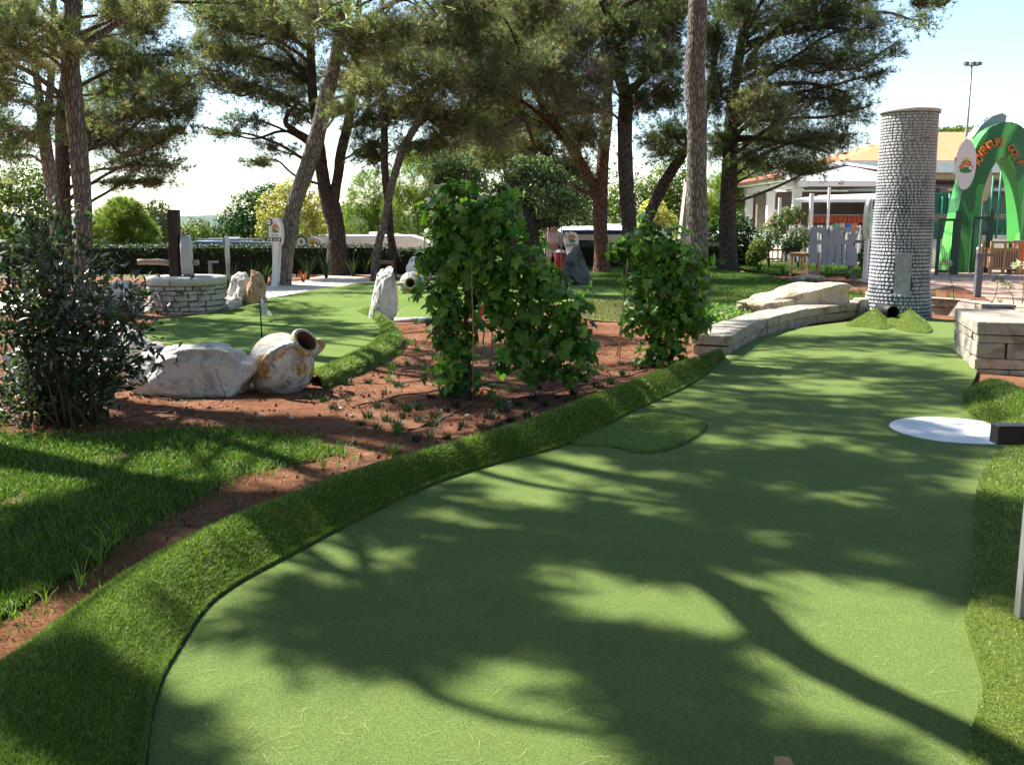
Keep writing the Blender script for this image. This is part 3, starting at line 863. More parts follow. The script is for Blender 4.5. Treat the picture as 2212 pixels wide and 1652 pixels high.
while z < top_t - 0.08:
    f = z / top_t
    ch = 0.056 - 0.014 * smooth01((f - 0.2) / 0.35) + random.uniform(-0.006, 0.007)
    cl = 0.066 if f < 0.3 else (0.055 if f < 0.62 else 0.072)
    rad = t_rad(z)
    n_ = int(2 * math.pi * rad / cl)
    a = random.random()
    edges_ = np.sort((np.arange(n_) + rng.uniform(-0.30, 0.30, n_)) / n_ * 2 * math.pi + a)
    for k in range(n_):
        a0, a1 = edges_[k], edges_[(k + 1) % n_] + (2 * math.pi if k == n_ - 1 else 0)
        am = (a0 + a1) / 2
        da = (am - door_ang + math.pi) % (2 * math.pi) - math.pi
        if abs(da) * rad < 0.125 and door_z[0] - 0.03 < z < door_z[1] + 0.02: continue
        allst.append((am, z + ch / 2, rad, (a1 - a0) * rad - 0.007, ch * random.uniform(0.86, 1.0), f))
    z += ch + 0.003
def front(s):
    d = (s[0] - cam_ang + math.pi) % (2 * math.pi) - math.pi
    return abs(d)
order = sorted(range(len(allst)), key=lambda k: (front(allst[k]) > 1.25, -allst[k][3] * allst[k][4] * math.cos(min(1.5, front(allst[k])))))
pick = set(order[:290])
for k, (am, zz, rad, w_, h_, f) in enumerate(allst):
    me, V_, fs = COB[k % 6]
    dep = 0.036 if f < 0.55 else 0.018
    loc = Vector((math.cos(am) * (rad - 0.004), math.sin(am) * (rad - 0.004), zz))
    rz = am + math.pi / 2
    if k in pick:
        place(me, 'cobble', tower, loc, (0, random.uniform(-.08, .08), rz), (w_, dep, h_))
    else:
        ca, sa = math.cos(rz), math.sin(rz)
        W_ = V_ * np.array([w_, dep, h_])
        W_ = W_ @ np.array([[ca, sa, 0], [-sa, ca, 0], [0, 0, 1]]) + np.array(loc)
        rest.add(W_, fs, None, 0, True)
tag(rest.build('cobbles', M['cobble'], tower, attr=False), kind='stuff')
# door, lintel and small windows, set into the face turned to the camera
def on_tower(ang, z, off=0.0):
    r_ = t_rad(z) + off
    return Vector((math.cos(ang) * r_, math.sin(ang) * r_, z)), ang + math.pi / 2
dm = simple('tower_door_paint', (0.40, 0.41, 0.43), (0.22, 0.235, 0.26), 7, 0.7, 0.5, 30, 0.01)
p_, rz = on_tower(door_ang, 0.74, -0.02)
Geo().box(p_, (0.16, 0.05, 0.60), rz).build('door', dm, tower)
p_, rz = on_tower(door_ang, 1.05, 0.0)
Geo().box(p_, (0.25, 0.06, 0.03), rz).box(p_ + Vector((0, 0, 0.04)), (0.29, 0.045, 0.04), rz).build('lintel', M['cobble'], tower)
p_, rz = on_tower(door_ang, 0.435, 0.0)
Geo().box(p_, (0.28, 0.05, 0.03), rz).build('sill', M['cobble'], tower)
for sg in (-1, 1):
    p_, rz = on_tower(door_ang + sg * 0.10 / t_rad(0.6), 0.74, -0.008)
    Geo().box(p_, (0.04, 0.05, 0.60), rz).build('jamb', dm, tower)
for zz, an in ((top_t * 0.68, cam_ang + 0.02), (top_t * 0.85, cam_ang + 0.15), (top_t * 0.86, cam_ang + 0.62)):
    p_, rz = on_tower(an, zz, 0.012)
    g = Geo().box(p_, (0.05, 0.03, 0.05), rz)
    o = g.build('window', M['grout'], tower)
    Geo().box(p_ + Vector((0, 0, 0.033)), (0.08, 0.05, 0.018), rz).build('frame', M['cobble'], o)

# turf ramps at the tower foot with the ball hole between them
def peak(cx, cy, s, h):
    return lambda p, q: np.array([h * math.exp(-(((x[0] - cx) ** 2 + (x[1] - cy) ** 2) / s ** 2)) for x in p])
for uv, cen in (([(1826, 703), (1862, 688), (1896, 680), (1920, 684), (1928, 700), (1915, 712), (1870, 708)], (1893, 688)), ([(1930, 688), (1950, 680), (1990, 686), (2016, 716), (1985, 720), (1945, 714), (1928, 704)], (1957, 690))):
    c = gp(*cen)
    o, rr_ = mound('turf_ramp', gl(uv, ZG), ZG, 0.02, M['border'], 40, 9, 1.0, shape=lambda p, q, c=c: 0.20 * q ** 1.1)
    pile_on(rr_[1:], 3500, 30, 'turf_pile', o, 0.02, 0.004)
mound('turf_ramp', gl([(1904, 690), (1929, 684), (1952, 690), (1950, 706), (1929, 708), (1908, 706)], ZG), ZG, 0.10, M['border'], 30, 6)
hp_ = gp(1929, 694)
hole = Geo()
zc = pt(1929, 674, tb.y - r_base - 0.60).z
mat_ = Matrix.Translation(Vector((pt(1929, 674, tb.y - r_base - 0.60).x - tb.x, -r_base - 0.60, zc))) @ Matrix.Rotation(-math.pi / 2, 4, 'X')
hole.lathe([(0.088, 0.0), (0.096, 0.004), (0.098, 0.5), (0.0, 0.5)], 24, mat_).lathe([(0.088, 0.0), (0.083, 0.02), (0.083, 0.45), (0, 0.45)], 24, mat_)
hole.build('ball_pipe', simple('dark_pipe', (0.012, 0.012, 0.012), None, 5, 0.6, 0), tower)
# ================================================================== trees
PINE = dict(base=(0.120, 0.165, 0.062), alts=[((0.23, 0.26, 0.10), 0.30), ((0.075, 0.11, 0.045), 0.16), ((0.26, 0.21, 0.15), 0.12)])
PINE_DARK = dict(base=(0.080, 0.125, 0.050), alts=[((0.15, 0.19, 0.075), 0.32), ((0.045, 0.072, 0.034), 0.18), ((0.20, 0.16, 0.11), 0.08)])
PINE_BROWN = dict(base=(0.165, 0.20, 0.085), alts=[((0.29, 0.31, 0.13), 0.30), ((0.09, 0.125, 0.05), 0.12), ((0.33, 0.27, 0.20), 0.18)])
PINE_LIGHT = dict(base=(0.14, 0.215, 0.036), alts=[((0.24, 0.29, 0.055), 0.35), ((0.08, 0.13, 0.026), 0.2)])

def unit(n):
    return nrm(rng.normal(size=(n, 3)))
def batch_tubes(g, A, Bm, C, r0, r1, mat, color=None):
    """many three-sided bent twigs at once: A start, Bm middle, C end"""
    n = len(A)
    if n == 0: return
    P = np.stack([A, Bm, C], 1)
    T = nrm(C - A)
    up = np.tile([0.3, 0.2, 0.93], (n, 1))
    X = nrm(np.cross(T, up)); Yv = np.cross(T, X)
    rad = np.stack([np.full(n, r0), np.full(n, (r0 + r1) / 2), np.full(n, r1)], 1)
    an = np.array([0, 2.094, 4.189])
    V = P[:, :, None] + rad[:, :, None, None] * (np.cos(an)[None, None, :, None] * X[:, None, None] + np.sin(an)[None, None, :, None] * Yv[:, None, None])
    k = np.arange(n)[:, None, None] * 9
    q = np.array([[i * 3 + j, i * 3 + (j + 1) % 3, (i + 1) * 3 + (j + 1) % 3, (i + 1) * 3 + j] for i in range(2) for j in range(3)])
    g.add(V.reshape(-1, 3), (k + q[None]).reshape(-1, 4), color, mat)
def needles(g, P, D, K, L, W, pal, mat=0, spread=0.85, clump=None):
    n = len(P)
    if n == 0: return
    Pr = np.repeat(P, K, 0); Dr = np.repeat(D, K, 0)
    d = nrm(Dr + spread * unit(n * K))
    sd = nrm(np.cross(d, unit(n * K)))
    Ls = L * rng.uniform(0.6, 1.2, (n * K, 1))
    V = np.stack([Pr - sd * W / 2, Pr + sd * W / 2, Pr + d * Ls], 1).reshape(-1, 3)
    cc = vary(pal['base'], n, 0.22, pal['alts'])
    cc = np.repeat(np.repeat(cc, K, 0) * (1 + 0.12 * rng.normal(size=(n * K, 1))), 3, 0)
    g.add(V, np.arange(n * K * 3).reshape(-1, 3), np.clip(cc, 0.004, 1), mat)

class Tree:
    def __init__(s, name, label, loc, bark, cat='tree', group=None):
        s.root = empty(name, loc)
        tag(s.root, label, cat, group)
        s.o = np.array(tuple(loc))
        s.wood, s.crown = Geo(), Geo()
        s.path, s.rad, s.bark = [], [], bark
    def stem(s, pts, rad, sides=14, flare=True, wob=0.03):
        P = spline(pts, max(10, len(pts) * 5))
        rd = np.interp(np.linspace(0, 1, len(P)), np.linspace(0, 1, len(rad)), rad)
        if flare:
            d = np.r_[0, np.cumsum(np.linalg.norm(np.diff(P, axis=0), axis=1))]
            rd = rd * (1 + 0.45 * np.exp(-d / 0.35))
        s.wood.tube(P - s.o, rd, sides, wob=wob)
        s.path.append(P); s.rad.append(rd)
        return P
    def limb(s, pts, r0, r1, sides=7):
        P = spline(pts, len(pts) * 4)
        s.wood.tube(P - s.o, np.linspace(r0, r1, len(P)), sides, wob=0.04)
        return P
    def pad(s, c, r, pal, twigs=46, tufts=15, K=9, L=0.15, W=0.013, dead=0.25, from_pt=None, bare=0.0, start=0.45):
        c, r = np.array(tuple(c)), np.array(r, float)
        AP = np.concatenate(s.path); AR = np.concatenate(s.rad)
        h = np.linalg.norm((AP - c)[:, :2], axis=1)
        want = c[2] - 0.35 * h
        score = np.abs(AP[:, 2] - want) + 0.35 * h
        k = int(np.argmin(score))
        st = np.array(tuple(from_pt)) if from_pt is not None else AP[k]
        Ld = np.linalg.norm(c - st)
        m1 = st * 0.6 + c * 0.4 + np.array([0, 0, 0.10 * Ld]) + rng.normal(size=3) * 0.06 * Ld
        m2 = st * 0.25 + c * 0.75 + np.array([0, 0, 0.04 * Ld]) + rng.normal(size=3) * 0.06 * Ld
        end = c + (c - st) / max(Ld, 0.01) * r.mean() * 0.5
        r0 = min(0.02 + 0.012 * Ld, AR[k] * 0.6)
        P = s.limb([st, m1, m2, c, end], r0, 0.008)
        # twigs
        n = twigs
        a = P[rng.integers(int(len(P) * start), len(P), n)]
        e = c + unit(n) * (rng.random((n, 1)) ** 0.45) * 1.12 * r
        mid = (a + e) / 2 + rng.normal(size=(n, 3)) * 0.06 * r.mean() + np.array([0, 0, -0.03])
        nd = int(n * dead)
        batch_tubes(s.crown, a - s.o, mid - s.o, e - s.o, 0.009, 0.003, 1)
        live = np.arange(n) >= nd
        a, mid, e = a[live], mid[live], e[live]
        t = rng.uniform(0.35, 1.0, (len(a), tufts, 1))
        p = (1 - t) ** 2 * a[:, None] + 2 * t * (1 - t) * mid[:, None] + t * t * e[:, None]
        p = p + rng.normal(size=p.shape) * 0.10 * r.mean()
        d = nrm(np.repeat((e - mid)[:, None], tufts, 1) + np.array([0, 0, 0.25]) * r.mean())
        needles(s.crown, p.reshape(-1, 3) - s.o, d.reshape(-1, 3), K, L, W, pal)
        if bare:
            nb = int(n * bare)
            a2 = P[rng.integers(int(len(P) * 0.3), len(P), nb)]
            e2 = c + unit(nb) * rng.uniform(0.5, 1.05, (nb, 1)) * r
            batch_tubes(s.crown, a2 - s.o, (a2 + e2) / 2 + rng.normal(size=(nb, 3)) * 0.12 * r.mean() - s.o, e2 - s.o, 0.010, 0.004, 1, None)
    def done(s, leafmat=None):
        s.wood.build('trunk', M[s.bark], s.root, attr=False)
        if s.crown.n: s.crown.build('crown', [M[leafmat or 'needle'], M['twig']], s.root)
        return s.root
M['twig'] = simple('dead_twigs', (0.30, 0.24, 0.19), (0.17, 0.13, 0.10), 9, 0.9, 0)

def stem_px(T, pts, Y, top=None, base=None, dY=0.0, flare=True):
    """pts: (u, v, width in px) up the stem at depth Y; top: world z to grow on to"""
    W = [pt(u, v, Y + dY * k) for k, (u, v, w) in enumerate(pts)]
    rd = [w * px(Y) / 2 for u, v, w in pts]
    if base is not None:
        W = [Vector((base[0], base[1], base[2] if len(base) > 2 else -0.1))] + W; rd = [rd[0] * 1.05] + rd
    if top:
        d = (W[-1] - W[-2])
        zt = W[-1].z
        n = 3
        for k in range(1, n + 1):
            z = zt + (top - zt) * k / n
            f = (z - zt)
            W.append(Vector((W[-n - 1 + (n - k) if False else -1].x + d.x / max(0.2, d.z) * 0.35 * (top - zt) / n, W[-1].y + random.uniform(-.25, .25), z)))
            rd.append(rd[len(rd) - 1] * 0.68)
    return T.stem(W, rd, flare=flare)

SHOW = dict(twigs=64, tufts=14, K=10, L=0.18, W=0.0105)
def pads_px(T, lst, Y, pal, dy=0.9, bare=0.0, **kw):
    q = dict(SHOW); q.update(kw)
    for e in lst:
        u, v, ru, rv = e[:4]
        ru, rv = ru * 1.2, rv * 1.25
        yy = Y + (e[4] if len(e) > 4 else random.uniform(-dy, dy))
        c = pt(u, v, yy)
        sc = (ru * px(yy)) * (rv * px(yy))
        k = float(np.clip(sc / 0.50, 0.5, 2.2))
        qq = dict(q); qq['twigs'] = int(q['twigs'] * k)
        T.pad(c, (ru * px(yy), ru * px(yy) * 0.9, rv * px(yy)), pal, bare=bare, **qq)
CROWN_UP = dict(twigs=20, tufts=9, K=5, L=0.26, W=0.03, dead=0.1)
def high_crown(T, centre, n, spread, z0, z1, pal):
    for k in range(n):
        a = k * 2.4 + random.uniform(-.4, .4)
        r = spread * math.sqrt((k + 0.7) / n)
        z = z0 + (z1 - z0) * (1 - (r / spread) ** 2) * random.uniform(0.7, 1.0) + random.uniform(-.3, .3)
        T.pad((centre[0] + math.cos(a) * r, centre[1] + math.sin(a) * r, z), (1.25, 1.25, 0.75), pal, **CROWN_UP)

def base_at(u, v=None, Y=None):
    g = pt(u, 600, Y) if Y else gp(u, v)
    return (g.x, g.y, float(ground_z(g.x, g.y)) - 0.08)

# A - straight trunk rising behind the big shrub
b0 = base_at(181, Y=17)
T = Tree('pine_tree', 'straight pine trunk rising behind the big dark shrub', b0, 'bark')
stem_px(T, [(181, 600, 36), (181, 470, 35), (173, 362, 38), (160, 217, 38), (153, 155, 38), (151, 90, 34), (156, 18, 33)], 17, 11.5, b0)
lb = T.limb([pt(146, 222, 17), pt(110, 188, 16.9), (pt(70, 160, 16.6)), pt(28, 138, 16.3)], 0.055, 0.035)
pads_px(T, [(20, 100, 80, 60), (70, 40, 90, 45), (-60, 60, 90, 60), (70, 130, 70, 40), (240, 25, 90, 40), (-10, 170, 80, 50), (120, 70, 70, 50), (330, 20, 60, 30)], 17, PINE_BROWN, dy=1.2, twigs=46, bare=0.4)
high_crown(T, (b0[0] + 0.5, b0[1], 0), 9, 3.6, 5.6, 10.5, PINE)
T.done()
# B - two-stemmed pine further left
b0 = base_at(118, Y=21)
T = Tree('pine_tree', 'slender pine at far left forking into two stems', b0, 'bark')
stem_px(T, [(128, 600, 26), (118, 450, 25), (105, 362, 27), (95, 289, 26), (88, 230, 17), (76, 150, 14), (60, 60, 12)], 21, 10.5, b0)
stem_px(T, [(95, 289, 18), (106, 217, 16), (112, 145, 14), (118, 40, 12)], 21, 10, flare=False)
pads_px(T, [(20, 215, 75, 40), (60, 290, 80, 40), (10, 330, 80, 40), (110, 250, 60, 40), (30, 20, 80, 45), (-40, 270, 80, 60)], 21, PINE, bare=0.6, twigs=40)
high_crown(T, (b0[0] - 1, b0[1], 0), 7, 3.2, 6.0, 9.5, PINE)
T.done()
# B2 - dark pine behind, carrying the boughs that hang into the gap of sky
b0 = base_at(136, Y=26)
T = Tree('pine_tree', 'dark pine behind the left trunks with boughs sweeping right into the sky gap', b0, 'bark_dark')
stem_px(T, [(140, 560, 30), (137, 420, 29), (134, 325, 27), (135, 230, 24), (150, 120, 20), (170, 20, 16)], 26, 11.5, b0)
pads_px(T, [(225, 110, 85, 50), (300, 150, 85, 45), (250, 200, 80, 45), (350, 205, 75, 40), (290, 250, 85, 40), (380, 175, 55, 45), (230, 300, 75, 38),
            (320, 305, 80, 30), (380, 285, 55, 25), (290, 350, 70, 26), (360, 360, 50, 22), (255, 395, 45, 18), (330, 395, 50, 13), (400, 235, 40, 30), (180, 250, 60, 50), (300, 60, 70, 40), (380, 120, 45, 30)], 26, PINE, dy=1.3, bare=0.35, twigs=58)
high_crown(T, (b0[0] + 1, b0[1], 0), 9, 3.8, 7.4, 11, PINE)
T.done()
# C - the leaning trunk
b0 = (gp(603, 618).x, gp(603, 618).y, -0.08)
T = Tree('pine_tree', 'thick leaning pine trunk beside the white sign post', b0, 'bark')
stem_px(T, [(608, 600, 37), (622, 510, 35), (638, 434, 33), (664, 362, 35), (686, 289, 34), (703, 217, 32), (722, 140, 28), (738, 60, 24), (748, 0, 22)], b0[1], 11.5, b0)
pads_px(T, [(770, 90, 75, 50), (690, 30, 70, 45), (800, 190, 65, 40), (850, 70, 80, 50), (735, 235, 40, 22)], b0[1], PINE_BROWN, dy=1.5, bare=0.8)
high_crown(T, (b0[0] + 1.8, b0[1], 0), 9, 3.6, 7.2, 11, PINE)
T.done()
# D - dark forked pine
b0 = base_at(728, Y=29)
T = Tree('pine_tree', 'dark pine forking low into two stems right of the leaning trunk', b0, 'bark_dark')
stem_px(T, [(728, 560, 42), (727, 500, 36), (716, 450, 40), (700, 398, 27), (693, 343, 25), (684, 270, 22), (675, 200, 20), (670, 72, 17), (668, 0, 15)], 29, 12, b0)
stem_px(T, [(716, 450, 28), (727, 398, 21), (738, 325, 21), (751, 271, 20), (758, 224, 18), (768, 120, 14), (775, 20, 12)], 29, 11, flare=False)
lb = T.limb([pt(690, 322, 29), pt(665, 300, 28.6), pt(640, 285, 28.2), pt(618, 268, 28), pt(622, 245, 27.8), pt(640, 228, 27.6)], 0.12, 0.05)
T.limb([pt(640, 285, 28.2), pt(600, 285, 28), pt(550, 300, 27.8), pt(500, 290, 27.6), pt(440, 275, 27.4)], 0.05, 0.012)
pads_px(T, [(470, 50, 70, 45), (545, 45, 80, 45), (620, 70, 80, 50), (500, 115, 80, 42), (590, 140, 80, 45), (655, 170, 60, 45), (460, 160, 60, 35), (540, 190, 80, 30),
            (620, 215, 50, 25), (440, 95, 40, 35), (530, 5, 80, 30), (640, 10, 70, 30)], 29, PINE_BROWN, dy=1.6, bare=0.5, twigs=56)
pads_px(T, [(530, 265, 55, 22), (480, 290, 45, 12), (590, 320, 55, 16), (560, 350, 40, 9), (640, 250, 40, 25)], 28, PINE, dy=0.5, twigs=50)
pads_px(T, [(790, 260, 55, 35), (800, 320, 50, 30), (760, 170, 60, 40), (840, 240, 55, 35)], 29, PINE, bare=0.4)
high_crown(T, (b0[0] - 0.5, b0[1], 0), 10, 4.2, 8.0, 12, PINE)
T.done()
# E - slim crossing pair
b0 = base_at(845, Y=27.5)
T = Tree('pine_tree', 'slim upright pine crossed by a leaning one near the wooden frame', b0, 'bark_dark')
stem_px(T, [(848, 545, 17), (843, 500, 16), (838, 430, 16), (831, 362, 16), (830, 271, 15), (828, 150, 12), (826, 40, 10)], 27.5, 9.5, b0)
pads_px(T, [(800, 340, 45, 25), (880, 320, 45, 25), (830, 130, 70, 50)], 27.5, PINE, bare=0.4)
high_crown(T, (b0[0], b0[1], 0), 5, 2.5, 7.5, 9.5, PINE)
T.done()
b0 = base_at(812, Y=27)
T = Tree('pine_tree', 'slim pine leaning right across the upright one', b0, 'bark')
stem_px(T, [(812, 560, 18), (816, 535, 17), (832, 470, 16), (847, 398, 16), (870, 325, 17), (898, 271, 15), (930, 200, 12), (960, 110, 9)], 27, 9, b0)
pads_px(T, [(900, 230, 80, 50), (960, 170, 80, 55), (930, 90, 85, 55), (870, 150, 70, 45), (990, 260, 70, 45), (940, 310, 60, 30)], 26.5, PINE_BROWN, dy=1.4, bare=0.9, twigs=64)
high_crown(T, (b0[0] + 2.2, b0[1], 0), 5, 2.6, 7.4, 9.5, PINE)
T.done()
# K - two trunks deep in the middle
for (lst, Y, lab, pads, bk) in (
    ([(1000, 470, 20), (1000, 380, 19), (996, 300, 18), (1000, 220, 15), (990, 100, 12)], 36, 'thin reddish pine deep in the middle behind the first olive', [(960, 360, 60, 35), (1040, 340, 60, 35), (1000, 280, 60, 40), (1050, 40, 90, 50)], 'bark_red'),
    ([(1108, 460, 34), (1110, 360, 33), (1111, 289, 32), (1113, 200, 28), (1110, 100, 22)], 34, 'stout dark pine deep in the middle behind the second olive', [(1070, 330, 65, 40), (1150, 330, 65, 45), (1180, 260, 70, 45), (1060, 260, 70, 45), (1110, 150, 90, 55), (1180, 60, 90, 55), (1220, 370, 60, 40)], 'bark_dark')):
    b0 = base_at(lst[0][0], Y=Y)
    T = Tree('pine_tree', lab, b0, bk)
    stem_px(T, lst, Y, 11.5, b0)
    pads_px(T, pads, Y, PINE, dy=1.4, bare=0.5, W=0.018, L=0.19)
    high_crown(T, (b0[0], b0[1], 0), 7, 3.4, 8.8, 11.5, PINE)
    T.done()
# F - forked reddish pine
b0 = base_at(1300, Y=30)
T = Tree('pine_tree', 'reddish pine right of the grey boulder with one limb slanting up left', b0, 'bark_red')
stem_px(T, [(1300, 560, 31), (1297, 500, 29), (1296, 440, 33), (1300, 380, 27), (1304, 325, 25), (1311, 253, 25), (1312, 199, 20), (1316, 120, 16), (1320, 30, 13)], 30, 11.5, b0)
stem_px(T, [(1294, 430, 24), (1270, 380, 22), (1239, 325, 22), (1201, 271, 19), (1167, 217, 16), (1140, 160, 12), (1120, 90, 9)], 30, 8.6, flare=False)
pads_px(T, [(1040, 190, 80, 55), (1090, 240, 75, 45), (1010, 110, 85, 55), (1100, 100, 85, 55), (1180, 150, 80, 60), (1230, 200, 70, 55), (1170, 20, 90, 45), (1250, 90, 80, 60), (1260, 290, 60, 50), (1000, 30, 80, 45), (1060, 300, 60, 30), (1280, 30, 70, 45)],
        28.5, PINE_BROWN, dy=1.8, bare=1.3, twigs=62)
high_crown(T, (b0[0] - 1, b0[1], 0), 9, 4.0, 8.0, 11.5, PINE)
T.done()
# G - dark pine left of the big straight one
b0 = base_at(1366, Y=28)
T = Tree('pine_tree', 'dark pine behind the second vine bending left near its top', b0, 'bark_dark')
stem_px(T, [(1366, 560, 33), (1361, 504, 32), (1352, 387, 31), (1350, 271, 31), (1352, 213, 30), (1338, 155, 26), (1318, 77, 18), (1305, 10, 15)], 28, 11, b0)
T.limb([pt(1355, 200, 28), pt(1390, 170, 27.6), pt(1430, 120, 27.2), pt(1450, 60, 27)], 0.14, 0.06)
pads_px(T, [(1390, 50, 80, 60), (1420, 140, 75, 55), (1330, 60, 70, 50), (1440, 60, 60, 60), (1380, 220, 45, 35), (1440, 210, 55, 45), (1330, 130, 60, 45), (1410, 0, 80, 40)], 28, PINE_DARK, dy=1.4, bare=0.9)
pads_px(T, [(1290, 170, 60, 60), (1270, 230, 60, 50)], 27, PINE_BROWN, dy=0.6, bare=2.2, twigs=40, dead=0.6)
high_crown(T, (b0[0], b0[1], 0), 8, 3.6, 8.0, 11, PINE_DARK)
T.done()
# H - leaning pine seen left of the big trunk
b0 = base_at(1388, Y=32)
T = Tree('pine_tree', 'dark pine leaning right behind the tall straight trunk', b0, 'bark_dark')
stem_px(T, [(1380, 540, 24), (1399, 476, 23), (1429, 407, 24), (1464, 349, 22), (1495, 300, 20), (1525, 230, 17), (1545, 120, 13)], 32, 10.5, b0)
pads_px(T, [(1450, 290, 50, 40), (1410, 300, 35, 25), (1545, 200, 45, 60), (1440, 330, 45, 25), (1550, 310, 40, 40), (1540, 90, 45, 60)], 31.5, PINE_DARK, dy=1.0, bare=0.5)
high_crown(T, (b0[0] + 2, b0[1], 0), 7, 3.4, 8.6, 11, PINE_DARK)
T.done()
# I - the tall straight trunk
g0 = gp(1509, 640); b0 = (g0.x, g0.y, -0.08)
T = Tree('pine_tree', 'tall straight pine trunk standing on the lawn behind the second vine', b0, 'bark')
stem_px(T, [(1509, 600, 45), (1506, 504, 44), (1505, 387, 43), (1505, 271, 42), (1501, 174, 43), (1505, 77, 41), (1508, 0, 39)], b0[1], 14.0, b0)
T.limb([pt(1508, -330, 20.8), pt(1640, -300, 20), pt(1780, -220, 19), pt(1900, -90, 18.4), pt(1960, -8, 18)], 0.10, 0.015)
pads_px(T, [(1985, 0, 38, 12, -2.8), (2030, 8, 28, 7, -2.9)], b0[1], PINE_DARK, twigs=24, tufts=9, from_pt=pt(1935, -40, 18.2))
high_crown(T, (b0[0] + 0.3, b0[1], 0), 10, 4.0, 8.0, 13.5, PINE)
T.done()
# J - dark trunk under the big crown at the right
g0 = gp(1572, 586); b0 = (g0.x, g0.y, -0.08)
YJ = g0.y
T = Tree('pine_tree', 'dark pine with the broad low crown overhanging the red-roofed restaurant', b0, 'bark_dark')
stem_px(T, [(1572, 565, 38), (1572, 465, 35), (1576, 368, 33), (1578, 290, 29), (1584, 200, 24), (1600, 100, 20), (1615, 20, 16)], YJ, 10.5, b0)
for pts_ in ([(1580, 240), (1650, 190), (1740, 180), (1830, 200)], [(1578, 300), (1640, 300), (1720, 310), (1790, 330)], [(1600, 100), (1700, 70), (1800, 60), (1890, 80)]):
    T.limb([pt(u, v, YJ - 0.5 * k) for k, (u, v) in enumerate(pts_)], 0.12, 0.03)
pads_px(T, [(1620, 50, 95, 60), (1710, 40, 100, 55), (1800, 45, 85, 55), (1880, 60, 50, 40), (1925, 100, 35, 25), (1640, 140, 95, 55), (1740, 130, 95, 55), (1830, 130, 70, 50), (1890, 160, 38, 30), (1640, 225, 85, 50),
            (1730, 220, 90, 55), (1810, 220, 65, 45), (1860, 235, 35, 28), (1650, 300, 80, 45), (1740, 300, 80, 50), (1805, 300, 55, 40), (1690, 360, 75, 32), (1760, 365, 60, 30), (1620, 345, 55, 30), (1600, 10, 80, 40), (1760, 0, 100, 40), (1850, 10, 60, 30)],
        YJ - 0.5, PINE_DARK, dy=1.5, bare=0.25, twigs=48)
pads_px(T, [(1630, 215, 45, 60), (1690, 250, 50, 45)], YJ - 2.0, PINE_BROWN, dy=0.3, bare=1.5, twigs=44)
high_crown(T, (b0[0] + 2, b0[1], 0), 9, 4.2, 8.0, 10.5, PINE_DARK)
T.done()

# ---- shade trees standing outside the frame: their boughs reach over the near green
KS = Vector((SUN.x / SUN.z, SUN.y / SUN.z, 0))
def shade(T, u, v, h, rx, rz=0.5, pal=PINE, **kw):
    g = gp(u, v, 0.03)
    h = h + 1.6
    q = dict(twigs=34, tufts=11, K=5, L=0.24, W=0.033, dead=0.0, start=0.72); q.update(kw)
    T.pad((g.x + KS.x * h, g.y + KS.y * h, h), (rx, rx, rz), pal, **q)
SH1 = [(760, 1335, 6.6, .55), (960, 1320, 6.8, .5), (1390, 1430, 6.3, .38), (1640, 1640, 5.8, .3), (1100, 1180, 7.0, .85), (1330, 1150, 7.2, .8), (1500, 1190, 7.0, .6), (190, 1600, 5.8, .3),
       (780, 1075, 7.4, .7), (640, 1130, 7.0, .5), (880, 1340, 6.7, .4)]
b0 = (-8.4, 9.6, -0.1)
T = Tree('pine_tree', 'pine out of view at the left whose boughs shade the near green', b0, 'bark')
T.stem([b0, (-8.0, 9.3, 3), (-7.0, 8.9, 6), (-6.2, 8.6, 9.5)], [0.2, 0.17, 0.13, 0.07])
for u, v, h, r in SH1: shade(T, u, v, h, r)
T.done()
b0 = (-8.6, 11.2, -0.1)
T = Tree('pine_tree', 'second pine out of view at the left shading the bed and the far green', b0, 'bark')
T.stem([b0, (-8.3, 11.2, 3.2), (-7.8, 11.3, 6), (-7.2, 11.4, 9.8)], [0.24, 0.2, 0.16, 0.07])
for u, v, h, r in [(1000, 960, 8.0, .9), (1180, 930, 8.2, .9), (1300, 960, 8, .6), (1500, 1000, 7.8, .8), (1700, 1010, 7.6, .9), (1850, 1020, 7.5, .8), (1600, 1090, 7.4, .5), (1780, 1150, 7.0, .5), (1960, 1160, 6.9, .5), (2120, 1120, 7, .5),
                   (120, 1150, 7.0, .7), (300, 1120, 7.2, .7), (60, 1220, 6.8, .5), (420, 1080, 7.4, .5), (640, 920, 8.2, .55), (330, 930, 8, .5), (1040, 870, 8.6, .8), (2150, 1270, 6.6, .3)]:
    shade(T, u, v, h, r)
T.done()
b0 = (-5.2, 16.9, -0.1)
T = Tree('pine_tree', 'pine rising left of the mill out of sight behind the shrub', (-10.4, 15.2, -0.1), 'bark')
T.stem([(-10.4, 15.2, -0.1), (-10, 15.2, 4), (-9, 15.1, 7), (-7.6, 15, 9.5), (-6.4, 15, 11)], [0.26, 0.22, 0.18, 0.12, 0.06])
for u, v, h, r in [(1450, 900, 9.0, 1.1), (1650, 870, 9.2, 1.2), (1850, 900, 9, 1.1), (1580, 820, 9.6, 1.1), (1760, 790, 9.8, 1.2), (1950, 820, 9.6, 1.1), (1900, 740, 10.2, 1.2), (2050, 760, 10, 1.0), (1700, 740, 10.2, 1.0),
                   (560, 740, 10.4, 1.1), (680, 720, 10.6, 1.1), (430, 720, 10.6, .9), (1180, 820, 9.5, 1.0), (2070, 860, 9.2, .7), (1980, 960, 8.6, .6), (1250, 730, 10.2, 1.0), (1120, 760, 10, .9), (520, 840, 9.6, .45)]:
    shade(T, u, v, h, r, 0.6)
T.done()
